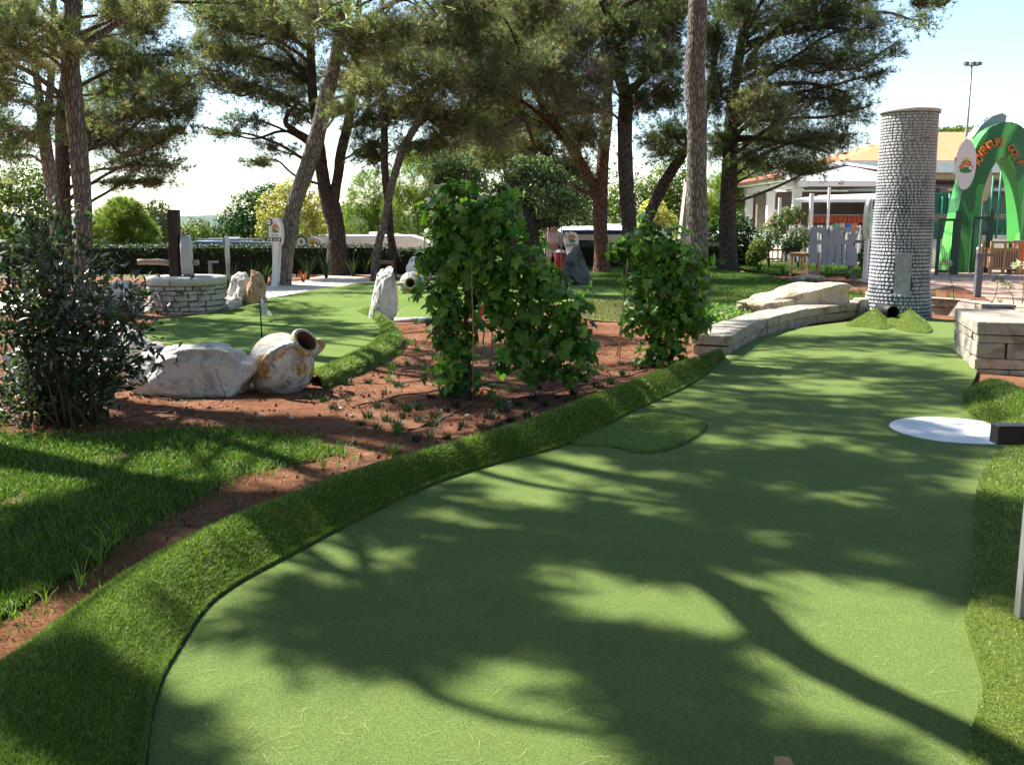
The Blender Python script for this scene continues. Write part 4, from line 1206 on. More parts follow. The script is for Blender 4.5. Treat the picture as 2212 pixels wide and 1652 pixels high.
# bare limb whose shadow crosses the near green from the middle to the lower right
b0 = (-3.2, -0.2, -0.1)
def lift(u, v, h):
    g = gp(u, v, 0.04); return (g.x + KS.x * h, g.y + KS.y * h, h)
T = Tree('pine_tree', 'young pine out of view at the left with a crooked stem', (-8.2, 8.3, -0.1), 'bark')
T.stem([(-8.2, 8.3, -0.1), (-7.6, 8.3, 2.6), (-6.2, 8.2, 4.9), lift(1330, 1205, 6.6)], [0.13, 0.12, 0.10, 0.09])
T.stem([lift(1330, 1205, 6.6), lift(1560, 1265, 6.4), lift(1720, 1400, 6.0), lift(1880, 1490, 5.7), lift(2080, 1585, 5.4), lift(2260, 1690, 5.1)], [0.10, 0.105, 0.10, 0.095, 0.09, 0.08], flare=False)
T.stem([lift(1330, 1195, 6.6), lift(1560, 1190, 6.7), lift(1800, 1215, 6.7), lift(2000, 1270, 6.6), lift(2200, 1330, 6.4)], [0.06, 0.065, 0.06, 0.04, 0.02], flare=False)
T.done()

# ---- unseen pines added behind and beside the viewer to block sky light
for k, (x, y, h) in enumerate([(6.5, -5, 12), (-2.5, -8, 13), (12.5, 2.5, 12), (-9, -4.5, 12), (3, -14, 13), (14, -8, 13), (13.5, 9.5, 11), (1.5, -3.2, 11), (7.5, 1.0, 11), (-7.5, -0.6, 11), (-13, 1.5, 12), (-13, -6, 13)]):
    T = Tree('pine_tree', ['added pine out of view behind the viewer on the right', 'added pine out of view straight behind the viewer', 'added pine out of view right of the black rail', 'added pine out of view behind the viewer on the left', 'added pine far out of view behind the viewer', 'added pine far out of view behind on the right', 'added pine out of view right of the corner wall', 'added pine out of view just behind the viewer', 'added pine out of view close on the right', 'added pine out of view close on the left', 'added pine far out of view on the left', 'added pine far out of view behind on the left'][k], (x, y, -0.1), 'bark')
    T.stem([(x, y, -0.1), (x + .2, y, h * .3), (x - .1, y + .2, h * .6), (x + .1, y, h * .95)], [0.24, 0.2, 0.16, 0.06])
    for q in range(14):
        a = q * 2.4
        r = 4.6 * math.sqrt((q + 0.5) / 14)
        T.pad((x + math.cos(a) * r, y + math.sin(a) * r, h * (0.52 + 0.45 * (1 - (r / 4.6) ** 2)) + random.uniform(-.6, .6)), (1.7, 1.7, 1.1), PINE, twigs=50, tufts=9, K=4, L=0.45, W=0.13, dead=0.0)
    T.done()
# ================================================================== other vegetation
def frames(n, Nrm, Dr):
    Y_ = nrm(Dr - Nrm * np.sum(Dr * Nrm, 1, keepdims=True))
    X_ = np.cross(Y_, Nrm)
    return X_, Y_, Nrm
VINE_LEAF = np.array([(0, 0, 0), (-0.22, -0.16, -0.03), (-0.50, 0.05, -0.07), (-0.40, 0.30, -0.02), (-0.56, 0.58, -0.10), (-0.26, 0.60, 0.0), (-0.16, 0.84, -0.03), (0, 1.06, -0.10),
                      (0.16, 0.84, -0.03), (0.26, 0.60, 0.0), (0.56, 0.58, -0.10), (0.40, 0.30, -0.02), (0.50, 0.05, -0.07), (0.22, -0.16, -0.03), (0, 0.42, 0.06)])
VINE_F = np.array([(14, k, k + 1) for k in range(0, 13)] + [(14, 13, 0)])
LONG_LEAF = np.array([(0, 0, 0), (-0.17, 0.28, 0.05), (-0.19, 0.58, 0.05), (0, 1.0, -0.06), (0.19, 0.58, 0.05), (0.17, 0.28, 0.05), (0, 0.5, 0.0)])
LONG_F = np.array([(6, k, k + 1) for k in range(0, 5)] + [(6, 5, 0)])
QUAD_LEAF = np.array([(0, 0, 0), (-0.32, 0.45, 0.06), (0, 1.0, 0), (0.32, 0.45, 0.06)])
QUAD_F = np.array([(0, 1, 2), (0, 2, 3)])
def leaves(g, P, Nrm, Dr, size, tv, tf, colors, mat=0):
    n = len(P)
    X_, Y_, Z_ = frames(n, Nrm, Dr)
    s = np.broadcast_to(size, (n,))[:, None, None]
    V = P[:, None] + s * (tv[None, :, 0:1] * X_[:, None] + tv[None, :, 1:2] * Y_[:, None] + tv[None, :, 2:3] * Z_[:, None])
    k = np.arange(n)[:, None, None] * len(tv)
    g.add(V.reshape(-1, 3), (k + tf[None]).reshape(-1, tf.shape[1]), np.repeat(colors, len(tv), 0), mat)
def tmesh(name, tv, tf, mat):
    me = bpy.data.meshes.new(name)
    me.from_pydata(tv.tolist(), [], tf.tolist())
    me.materials.append(mat)
    return me
def leaf_cloud(c, r, n, shell=0.5):
    d = unit(n)
    q = rng.random((n, 1)) ** shell
    return np.array(tuple(c)) + d * q * np.array(r), d

def foliage_thing(root, P, Nrm, Dr, size, tv, tf, pal, single_mesh, n_single, mats, rest_name='foliage'):
    """the leaves nearest the viewer one by one as parts, the rest joined"""
    o = np.array(root.location)
    d = np.linalg.norm(P - np.array([0, 0, CAM_H]), axis=1) - 0.3 * np.sum(Nrm * nrm(np.array([0, 0, CAM_H]) - P), 1)
    order = np.argsort(d)
    one, rest = order[:n_single], order[n_single:]
    X_, Y_, Z_ = frames(len(P), Nrm, Dr)
    for k in one:
        mt = Matrix((X_[k], Y_[k], Z_[k])).transposed()
        s = float(size[k])
        ob = place(single_mesh, 'leaf', root, P[k] - o, mt.to_euler(), (s, s, s))
    g = Geo()
    leaves(g, P[rest] - o, Nrm[rest], Dr[rest], size[rest], tv, tf, vary(pal['base'], len(rest), 0.25, pal['alts']))
    tag(g.build(rest_name, mats, root), kind='stuff')

VG = [(0.045, 0.115, 0.018), (0.095, 0.215, 0.030), (0.24, 0.38, 0.055)]
VINE_PAL = dict(base=VG[1], alts=[(VG[0], 0.4), (VG[2], 0.2)])
M['vine_leaf'] = leaf_mat('vine_leaf', VG, 0.45, 0.4, 0.4)
SG = [(0.022, 0.040, 0.020), (0.045, 0.072, 0.036), (0.11, 0.14, 0.095)]
SHRUB_PAL = dict(base=SG[1], alts=[(SG[0], 0.45), ((0.10, 0.13, 0.085), 0.14), ((0.10, 0.075, 0.03), 0.05)])
M['shrub_leaf'] = leaf_mat('shrub_leaf', SG, 0.22, 0.32, 0.5)
vine_me, shrub_me = tmesh('leaf', VINE_LEAF, VINE_F, M['vine_leaf']), tmesh('leaf', LONG_LEAF, LONG_F, M['shrub_leaf'])

def vine(label, base, Y, blobs, stems, canes, n_per):
    root = empty('grape_vine', base)
    tag(root, label, 'vine')
    o = np.array(root.location)
    g = Geo()
    for st in stems:
        P = spline([np.array(p) for p in st], 16)
        g.tube(P - o, np.linspace(0.022, 0.008, 16), 6, wob=0.08)
    PP, NN = [], []
    for (u, v, ru, rv, w) in blobs:
        c = pt(u, v, Y)
        p, d = leaf_cloud(c, (ru * px(Y) * 1.12, ru * px(Y) * 0.95, rv * px(Y) * 1.08), int(n_per * w * 1.25), 0.5)
        PP.append(p); NN.append(d)
        e = p[rng.integers(0, len(p), 10)]
        a = np.tile(np.array(tuple(c)), (10, 1)) + rng.normal(size=(10, 3)) * 0.05
        batch_tubes(g, a - o, (a + e) / 2 + rng.normal(size=(10, 3)) * 0.03 - o, e - o, 0.006, 0.003, 0)
    allp = np.vstack(PP); cc_ = allp.mean(0)
    for k in range(16):
        s0 = allp[rng.integers(0, len(allp))]
        d = nrm((s0 - cc_) * np.array([1, 0.6, 0.5]) + rng.normal(size=3) * 0.15)
        up = rng.uniform(-0.5, 0.7)
        e = s0 + d * rng.uniform(0.12, 0.3) + np.array([0, 0, up * 0.3])
        Pq = spline([s0, (s0 + e) / 2 + np.array([0, 0, 0.06]), e], 10)
        g.tube(Pq - o, np.linspace(0.005, 0.002, 10), 4)
        t_ = rng.integers(2, 10, 7)
        PP.append(Pq[t_] + rng.normal(size=(7, 3)) * 0.02); NN.append(np.tile(d, (7, 1)))
    g.build('stem', M['stem'], root, attr=False)
    P, Nn = np.vstack(PP), np.vstack(NN)
    keep = P[:, 2] > 0.06
    P, Nn = P[keep], Nn[keep]
    n = len(P)
    Nn = nrm(Nn * 0.7 + np.array([0, -0.15, 0.45]) + 0.75 * unit(n))
    Dr = nrm(np.array([0, 0, -0.6]) + 0.6 * Nn * np.array([1, 1, 0]) + 0.5 * unit(n))
    foliage_thing(root, P, Nn, Dr, 0.035 + 0.095 * rng.random(n) ** 1.2, VINE_LEAF, VINE_F, VINE_PAL, vine_me, 290, M['leaf'])
    return root
b1 = gp(1015, 866)
vine('large grape vine draped like an umbrella in the middle of the bed', b1, 8.7,
     [(1010, 480, 62, 60, 1.0), (960, 450, 40, 42, .4), (1075, 470, 55, 55, .8), (955, 540, 40, 60, .6), (1030, 560, 75, 70, 1.2), (1110, 560, 65, 65, 1.0), (1180, 620, 60, 55, .9), (1230, 690, 50, 60, .8), (975, 640, 42, 75, .7),
      (985, 740, 44, 75, .7), (995, 815, 46, 50, .6), (960, 700, 34, 60, .4), (1060, 650, 50, 60, .7), (1130, 690, 60, 70, .9), (1185, 740, 60, 60, .7), (1110, 770, 50, 35, .35), (1260, 755, 32, 30, .25), (920, 555, 28, 22, .15), (1060, 850, 40, 30, .15), (1155, 800, 35, 25, .2), (1230, 800, 50, 25, .25), (990, 400, 35, 20, .12), (1085, 415, 30, 22, .12)],
     [[b1, pt(1012, 780, 8.7), pt(1005, 680, 8.7), pt(1015, 560, 8.7), pt(1040, 480, 8.7)], [gp(1210, 815), pt(1208, 760, 9.0), pt(1190, 690, 8.9), pt(1140, 600, 8.8)], [gp(1000, 852), pt(985, 760, 8.7), pt(970, 640, 8.7)]], [], 165)
b2 = gp(1450, 793)
vine('smaller grape vine beside the low curved wall end', b2, 10.6,
     [(1390, 530, 55, 45, .7), (1450, 540, 60, 55, .9), (1400, 600, 60, 60, .9), (1465, 620, 60, 65, 1.0), (1380, 670, 42, 55, .5), (1440, 690, 55, 60, .9), (1490, 680, 40, 55, .6), (1430, 755, 50, 38, .6), (1480, 590, 40, 50, .5), (1400, 480, 25, 40, .2), (1340, 540, 30, 22, .15), (1515, 690, 22, 30, .2), (1400, 780, 40, 16, .15)],
     [[b2, pt(1452, 720, 10.6), pt(1440, 620, 10.6), pt(1430, 530, 10.6)], [gp(1425, 790), pt(1420, 700, 10.6), pt(1400, 600, 10.6)]], [], 165)
# supporting canes, each its own thing
for (u0, v0, u1, v1, Y, lab) in ((1022, 866, 1018, 560, 8.45, 'upright cane standing before the large vine'), (1056, 820, 1066, 640, 9.0, 'short leaning cane under the large vine'), (1134, 815, 1134, 700, 8.9, 'thin cane under the hanging right side of the large vine'),
                                 (1178, 822, 1180, 700, 8.8, 'thin dark cane beside the right stem of the large vine'), (1333, 770, 1356, 560, 10.3, 'slanting cane left of the smaller vine'), (1338, 775, 1346, 650, 10.4, 'second slanting cane left of the smaller vine')):
    a = gp(u0, v0); bb = pt(u1, v1, Y)
    tag(Geo().tube([a, (a + bb) / 2 + Vector((0.008, 0, 0)), bb], [0.008, 0.007, 0.006], 6).build('cane', M['bamboo'], attr=False), lab, 'cane', 'canes holding up the vines')

# the big dark shrub at the left
sb = gp(190, 918)
sh = empty('shrub', sb); tag(sh, 'large dark leafy shrub at the left edge', 'shrub')
so_ = np.array(sh.location)
g = Geo(); PP, DD = [], []
YS = 7.5
tips = [(60, 470), (130, 440), (30, 520), (200, 520), (250, 560), (90, 560), (150, 600), (300, 640), (360, 620), (320, 690), (60, 640), (10, 600), (200, 680), (260, 720), (120, 700), (30, 720), (60, 800), (180, 780), (270, 620), (230, 820), (120, 860), (20, 880), (190, 900), (330, 770), (-40, 560), (-60, 660), (-50, 780), (-60, 880),
        (100, 500), (170, 560), (40, 450), (215, 610), (150, 880), (60, 905), (220, 870), (145, 460), (95, 430), (110, 640), (70, 720), (160, 690), (10, 660), (-10, 500), (120, 780), (80, 590), (30, 840), (100, 820)]
for k, (u, v) in enumerate(tips):
    yy = YS + random.uniform(-0.5, 0.55)
    e = np.array(tuple(pt(u, v, yy)))
    s0 = np.array([sb.x + random.uniform(-0.45, 0.15), sb.y + random.uniform(-0.2, 0.25), 0.0])
    P = spline([s0, s0 * 0.62 + e * 0.38 + np.array([random.uniform(-.1, .1), 0, 0.12]), s0 * 0.25 + e * 0.75 + rng.normal(size=3) * 0.05, e], 14)
    g.tube(P - so_, np.linspace(0.014, 0.004, 14), 5)
    nL = 120
    t = rng.uniform(0.30, 1.0, nL) ** 0.8
    q = np.stack([np.interp(t * 13, np.arange(14), P[:, a]) for a in range(3)], 1) + rng.normal(size=(nL, 3)) * 0.085
    PP.append(q); DD.append(nrm((e - s0)[None] * 0.5 / np.linalg.norm(e - s0) + 0.9 * unit(nL)))
g.build('stem', M['stem'], sh, attr=False)
P, D = np.vstack(PP), np.vstack(DD)
k = P[:, 2] > 0.02; P, D = P[k], D[k]
Nn = nrm(0.8 * unit(len(P)) + np.array([0, -0.3, 0.7]))
foliage_thing(sh, P, Nn, D, rng.uniform(0.05, 0.095, len(P)), LONG_LEAF, LONG_F, SHRUB_PAL, shrub_me, 290, M['leaf'])

# ---- background trees and bushes
def bush(name, label, base, balls, pal, leaf=0.05, n=900, cat='bush', stems=True, tpl='quad', bark='bark_dark', group=None, shell=0.4, k_needle=None):
    root = empty(name, base); tag(root, label, cat, group)
    o = np.array(root.location)
    w, c_ = Geo(), Geo()
    for (c, r) in balls:
        c = np.array(tuple(c)); r = np.array(r, float)
        nn = int(n * 4.2 * max(0.25, r[0] * r[2]) ** 0.8)
        p, d = leaf_cloud(c, r, nn, shell)
        # uneven outline: push the leaves into clumps
        cl = unit(26) * r * rng.uniform(0.75, 1.05, (26, 1)) + c
        near = cl[np.argmin(((p[:, None] - cl[None]) ** 2).sum(-1), 1)]
        p = p + (near - p) * rng.uniform(0.0, 0.5, (nn, 1))
        if k_needle:
            needles(c_, p - o, nrm(d + np.array([0, 0, 0.4])), k_needle, leaf * 2.2, leaf * 0.16, pal, spread=0.6)
        else:
            leaves(c_, p - o, nrm(d + 0.8 * unit(nn) + np.array([0, 0, .3])), nrm(d * 0.4 + unit(nn)), rng.uniform(0.7, 1.5, nn) * leaf * 1.15, QUAD_LEAF, QUAD_F, vary(pal['base'], nn, 0.25, pal['alts']))
        if stems:
            b_ = o + np.array([0, 0, 0.0])
            P = spline([b_, b_ * 0.5 + c * 0.5 + rng.normal(size=3) * 0.08, c], 8)
            w.tube(P - o, np.linspace(0.02 + 0.03 * r[0], 0.012, 8), 6)
    if stems: w.build('trunk', M[bark], root, attr=False)
    c_.build('crown', [M['needle' if k_needle else 'leaf'], M['twig']], root)
    return root
def ball(u, v, ru, rv, Y, d=0.9):
    return (pt(u, v, Y), (ru * px(Y), ru * px(Y) * d, rv * px(Y)))
def gbase(u, Y):
    p = pt(u, 600, Y); return (p.x, p.y, float(ground_z(p.x, p.y)))
YG = dict(base=(0.14, 0.19, 0.03), alts=[((0.24, 0.27, 0.05), 0.35), ((0.07, 0.11, 0.02), 0.25)])
GOLD = dict(base=(0.52, 0.44, 0.12), alts=[((0.66, 0.57, 0.24), 0.35), ((0.24, 0.25, 0.05), 0.22)])
GREEN = dict(base=(0.05, 0.12, 0.03), alts=[((0.09, 0.19, 0.045), 0.3), ((0.025, 0.06, 0.02), 0.3), ((0.45, 0.38, 0.15), 0.03)])
OLIVE = dict(base=(0.13, 0.18, 0.085), alts=[((0.27, 0.33, 0.19), 0.28), ((0.06, 0.095, 0.042), 0.25)])
GREYG = dict(base=(0.13, 0.15, 0.06), alts=[((0.20, 0.22, 0.09), 0.3), ((0.07, 0.09, 0.035), 0.3)])
HEDGE = dict(base=(0.022, 0.045, 0.016), alts=[((0.045, 0.08, 0.024), 0.3), ((0.012, 0.024, 0.01), 0.3)])
bush('young_pine', 'round bright young pine behind the hedge left of the mill', gbase(265, 36), [ball(262, 490, 62, 60, 36), ball(240, 520, 50, 45, 36), ball(300, 515, 45, 48, 36), ball(265, 455, 36, 30, 36)], PINE_LIGHT, 0.09, 700, 'tree', k_needle=5)
bush('background_tree', 'yellow green tree beyond the shrub at the left edge', gbase(40, 38), [ball(45, 400, 70, 55, 38), ball(-20, 430, 70, 70, 38), ball(100, 450, 50, 60, 38), ball(20, 510, 80, 60, 38), ball(110, 520, 50, 50, 38)], YG, 0.10, 420, 'tree')
bush('background_tree', 'pale olive tree between young pine and mill post', gbase(350, 42), [ball(345, 500, 42, 50, 42), ball(330, 460, 40, 30, 42), ball(390, 520, 40, 35, 42)], GREYG, 0.10, 420, 'tree')
bush('background_tree', 'small light green tree right of the mill post', gbase(425, 48), [ball(425, 500, 38, 30, 48), ball(450, 520, 30, 25, 48), ball(400, 520, 25, 25, 48)], YG, 0.10, 420, 'tree')
bush('laurel_tree', 'dark green rounded tree with cream blossom behind the van', gbase(540, 36), [ball(535, 460, 52, 48, 36), ball(500, 490, 42, 42, 36), ball(560, 430, 40, 30, 36), ball(570, 495, 45, 45, 36), ball(590, 415, 30, 20, 36)], GREEN, 0.085, 520, 'tree')
bush('golden_cypress', 'large golden yellow conifer behind the leaning trunk', gbase(640, 35), [ball(600, 455, 50, 48, 35), ball(650, 430, 52, 45, 35), ball(660, 490, 40, 45, 35), ball(590, 500, 40, 40, 35), ball(628, 412, 36, 26, 35), ball(690, 470, 30, 40, 35)], GOLD, 0.07, 640, 'tree')
bush('golden_cypress', 'golden yellow conifer seen between the dark pines near the middle right', gbase(1420, 38), [ball(1410, 465, 36, 36, 38), ball(1435, 480, 30, 30, 38), ball(1400, 490, 30, 28, 38)], GOLD, 0.08, 600, 'tree')
bush('background_tree', 'bright green pine behind the white caravan', gbase(800, 46), [ball(800, 420, 50, 55, 46), ball(780, 480, 55, 45, 46), ball(840, 470, 45, 50, 46)], PINE_LIGHT, 0.10, 420, 'tree', k_needle=5)
bush('background_tree', 'tall light pine behind the first olive tree', gbase(920, 44), [ball(900, 390, 65, 60, 44), ball(950, 450, 60, 60, 44), ball(880, 460, 60, 55, 44), ball(930, 340, 55, 40, 44)], PINE_LIGHT, 0.10, 420, 'tree', k_needle=5)
bush('background_tree', 'olive green tree filling the view behind the second olive', gbase(1220, 44), [ball(1200, 420, 65, 50, 44), ball(1260, 450, 60, 55, 44), ball(1180, 480, 60, 40, 44), ball(1240, 380, 55, 35, 44), ball(1090, 440, 70, 60, 44), ball(1020, 420, 60, 50, 44)], GREYG, 0.11, 400, 'tree')
bush('background_tree', 'light green tree right of the middle pines behind the yellow conifer', gbase(1450, 50), [ball(1450, 400, 55, 55, 50), ball(1400, 420, 50, 40, 50), ball(1480, 460, 50, 50, 50), ball(1340, 440, 40, 50, 50)], YG, 0.12, 380, 'tree')
bush('background_tree', 'green tree left of the restaurant behind the dark trunk', gbase(1590, 52), [ball(1600, 400, 50, 45, 52), ball(1560, 430, 50, 60, 52), ball(1530, 470, 40, 50, 52), ball(1620, 370, 40, 30, 52)], PINE_LIGHT, 0.12, 380, 'tree', k_needle=4)
bush('background_tree', 'tree tops rising behind the orange tiled roof', gbase(2060, 95), [ball(2040, 290, 40, 14, 95), ball(2080, 288, 35, 16, 95), ball(2000, 300, 40, 14, 95), ball(1950, 330, 40, 25, 95)], YG, 0.2, 260, 'tree')
bush('laurel_bush', 'leafy green bush right of the dark trunk', gbase(1615, 34), [ball(1610, 520, 34, 50, 34), ball(1590, 490, 30, 40, 34), ball(1628, 545, 24, 30, 34)], GREEN, 0.08, 600)
bush('laurel_bush', 'green bush between straight trunk and dark trunk', gbase(1545, 36), [ball(1545, 515, 28, 50, 36), ball(1560, 545, 30, 30, 36)], GREEN, 0.08, 600)
bush('oleander', 'rounded oleander with pink blossom before the restaurant columns', gbase(1700, 40), [ball(1700, 475, 32, 30, 40), ball(1675, 490, 26, 26, 40), ball(1718, 465, 18, 18, 40)], dict(base=(0.13, 0.18, 0.06), alts=[((0.21, 0.27, 0.09), .3), ((0.55, 0.22, 0.22), .08)]), 0.09, 520)
FLOW = dict(base=(0.05, 0.10, 0.03), alts=[((0.45, 0.06, 0.10), 0.09), ((0.65, 0.62, 0.55), 0.09), ((0.22, 0.20, 0.40), 0.05), ((0.10, 0.18, 0.05), 0.25)])
for k, (u, v, ru, rv, Y, lab) in enumerate([(1660, 515, 32, 24, 33, 'mixed flower bed plant with white and violet blooms near the far wooden frame'), (1725, 515, 32, 26, 33, 'mixed flower bed plant with red and white blooms left of the letter panel'), (1885, 540, 26, 40, 31, 'red flowering bush behind the tall green sign'), (1640, 540, 22, 26, 32, 'yellowish leafy plant beside the laurel bush')]):
    bush('flowering_plant', lab, gbase(u, Y), [ball(u, v, ru, rv, Y), ball(u - 14, v + 16, ru * .7, rv * .7, Y)], FLOW if k < 3 else YG, 0.06, 1000, 'plant')
bush('background_bush', 'pale bush seen through the arch', gbase(2140, 42), [ball(2135, 520, 26, 26, 42), ball(2160, 505, 22, 30, 42), ball(2115, 530, 20, 20, 42)], YG, 0.08, 600)
bush('background_bush', 'pale bush between tower and arch leg', gbase(2020, 42), [ball(2015, 520, 22, 30, 42), ball(2035, 530, 16, 24, 42)], YG, 0.08, 600)

# far belt of trees closing the view below the horizon
g = Geo()
for k in range(110):
    x = random.uniform(-95, 75); y = random.uniform(62, 130)
    u = 1106 + x / y * F
    if 395 < u < 500: hgt = random.uniform(0.2, 1.2)
    elif u < 560: hgt = random.uniform(1.5, 3.0)
    elif u < 1650: hgt = random.uniform(3.0, 6.5)
    else: continue
    zb = float(ground_z(x, y))
    pal = random.choice([YG, GREYG, GREEN, PINE_LIGHT, GREYG])
    nn = 900
    p, d = leaf_cloud((x, y, zb + hgt * 0.55), (3.4, 3.0, hgt * 0.6), nn, 0.4)
    leaves(g, p, nrm(d + 0.7 * unit(nn)), unit(nn), rng.uniform(0.14, 0.36, nn), QUAD_LEAF, QUAD_F, vary(pal['base'], nn, 0.25, pal['alts']))
tag(g.build('distant_trees', M['leaf']), 'far mixed belt of trees beyond the camp pitches', 'trees', kind='stuff')

# ---- clipped hedge behind the path
def hedge(label, a, b_, h, w, n, zb=0.0):
    a, b_ = Vector(a), Vector(b_)
    root = empty('hedge', (a.x, a.y, zb)); tag(root, label, 'hedge')
    o = np.array(root.location)
    d = b_ - a; L = d.length; dn_ = d / L; pn = Vector((-dn_.y, dn_.x, 0))
    rz = math.atan2(d.y, d.x)
    Geo().box((a + b_) / 2 + Vector((0, 0, zb + h * 0.47)) - Vector(o), (L, w * 0.82, h * 0.92), rz).build('inner_growth', M['hedge_core'], root)
    t, q = rng.uniform(0, L, n), rng.random(n)
    side = rng.integers(0, 3, n)
    off = np.where(side == 0, -w / 2, np.where(side == 1, w / 2, rng.uniform(-w / 2, w / 2, n)))
    z = np.where(side == 2, h, q * h)
    P = np.array(tuple(a)) + t[:, None] * np.array(tuple(dn_)) + off[:, None] * np.array(tuple(pn)) + np.c_[np.zeros(n), np.zeros(n), z + zb] + rng.normal(size=(n, 3)) * 0.03
    Nn = np.where((side == 2)[:, None], [0, 0, 1.0], np.sign(off)[:, None] * np.array(tuple(pn)))
    g = Geo()
    leaves(g, P - o, nrm(Nn + 0.8 * unit(n)), unit(n), rng.uniform(0.03, 0.075, n), QUAD_LEAF, QUAD_F, vary(HEDGE['base'], n, 0.3, HEDGE['alts']))
    g.build('foliage', M['leaf'], root)
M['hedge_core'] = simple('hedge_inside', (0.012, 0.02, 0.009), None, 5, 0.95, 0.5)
hedge('long clipped dark hedge behind the mill', (-20.5, 29.4, 0), (-3.6, 29.8, 0), 0.86, 0.8, 26000)
hedge('clipped hedge behind the crossing slim pines', (-3.5, 29.6, 0), (-1.0, 30.6, 0), 0.75, 0.7, 5000)
hedge('clipped hedge below the blue awning', (1.2, 33.5, 0), (8.2, 34.5, 0), 0.95, 0.8, 9000, -0.15)

# ---- sword-leaved clumps, plugs, weeds, flowers
def sword(name, label, base, n, L, W, pal, spread=0.5, cat='plant', group=None, seg=5):
    root = empty(name, base); tag(root, label, cat, group)
    g = Geo()
    for k in range(n):
        a = random.uniform(0, 6.283); le = L * random.uniform(0.6, 1.1); sp_ = spread * random.uniform(0.2, 1)
        d = Vector((math.cos(a), math.sin(a), 0)); s_ = Vector((-math.sin(a), math.cos(a), 0))
        c = np.clip(np.array(pal['base'] if random.random() > 0.35 else random.choice(pal['alts'])[0]) * random.uniform(0.7, 1.3), 0, 1)
        V_, f_ = [], []
        for i in range(seg):
            t = i / (seg - 1)
            p = d * (0.03 + sp_ * le * (t ** 1.6)) + Vector((0, 0, le * (t - 0.45 * sp_ * t ** 2.5)))
            w = W * (0.9 - 0.85 * t ** 2)
            V_ += [p - s_ * w / 2, p + s_ * w / 2]
        f_ = np.array([[2 * i, 2 * i + 1, 2 * i + 3, 2 * i + 2] for i in range(seg - 1)])
        g.add([tuple(x) for x in V_], f_, c)
    g.build('foliage', M['grass'], root)
    return root
SWORD = dict(base=(0.045, 0.085, 0.03), alts=[((0.11, 0.16, 0.06), 0.3), ((0.03, 0.055, 0.022), 0.3)])
RUST = dict(base=(0.26, 0.05, 0.03), alts=[((0.36, 0.10, 0.06), 0.4)])
LILY = dict(base=(0.05, 0.13, 0.025), alts=[((0.10, 0.20, 0.04), 0.4)])
for (u, v, L_, n_, W_, pal, lab, nm) in ((545, 618, .75, 34, .035, SWORD, 'sword-leaved clump between the far sign and the tall sign', 'flax_plant'), (575, 612, .6, 24, .03, SWORD, 'sword-leaved clump just left of the white sign post', 'flax_plant'), (665, 606, .85, 40, .04, SWORD, 'sword-leaved clump right of the leaning trunk', 'flax_plant'),
                                        (705, 603, .85, 36, .04, SWORD, 'sword-leaved clump left of the forked pine', 'flax_plant'), (762, 598, .7, 36, .035, SWORD, 'sword-leaved clump right of the forked pine', 'flax_plant'), (790, 594, .6, 28, .03, SWORD, 'sword-leaved clump left of the slim pines', 'flax_plant'),
                                        (655, 612, .42, 34, .025, RUST, 'low red-leaved plant at the foot of the leaning trunk', 'red_cordyline'), (395, 615, .5, 26, .03, LILY, 'green strap-leaved clump behind the mill', 'day_lily'), (470, 622, .6, 30, .012, dict(base=(0.20, 0.20, 0.08), alts=[((0.30, 0.24, 0.10), .5)]), 'tall dry grasses right of the mill', 'ornamental_grass'),
                                        (505, 612, .7, 34, .012, dict(base=(0.14, 0.16, 0.06), alts=[((0.26, 0.20, 0.09), .5)]), 'feathery dark grasses at the far narrow sign', 'ornamental_grass'), (1690, 592, .38, 34, .03, LILY, 'strap-leaved clump left of the near wooden frame', 'day_lily'), (1640, 588, .4, 34, .03, LILY, 'strap-leaved clump right of the dark trunk', 'day_lily'),
                                        (1790, 600, .4, 30, .03, LILY, 'strap-leaved clump right of the near wooden frame', 'day_lily'), (1830, 604, .45, 34, .03, LILY, 'strap-leaved clump under the grey letter panel', 'day_lily'), (1855, 606, .35, 22, .03, LILY, 'strap-leaved clump at the foot of the tall green sign', 'day_lily'), (1745, 612, .25, 22, .025, LILY, 'small strap-leaved clump on the lawn edge below the wooden frame', 'day_lily'),
                                        (2018, 652, .35, 40, .008, dict(base=(0.16, 0.18, 0.07), alts=[((0.24, 0.20, 0.10), .5)]), 'wispy grass tuft right of the tower', 'ornamental_grass'), (2050, 652, .32, 40, .008, dict(base=(0.14, 0.18, 0.06), alts=[((0.24, 0.20, 0.10), .5)]), 'wispy grass tuft behind the low rough wall', 'ornamental_grass'), (2160, 658, .22, 22, .012, LILY, 'small green tuft on the low rough wall', 'ornamental_grass'), (1860, 640, .3, 40, .008, dict(base=(0.16, 0.18, 0.07), alts=[((0.22, 0.2, 0.1), .5)]), 'wispy grass tuft left of the tower', 'ornamental_grass')):
    sword(nm, lab, gp(u, v), n_, L_, W_, pal, 0.55)
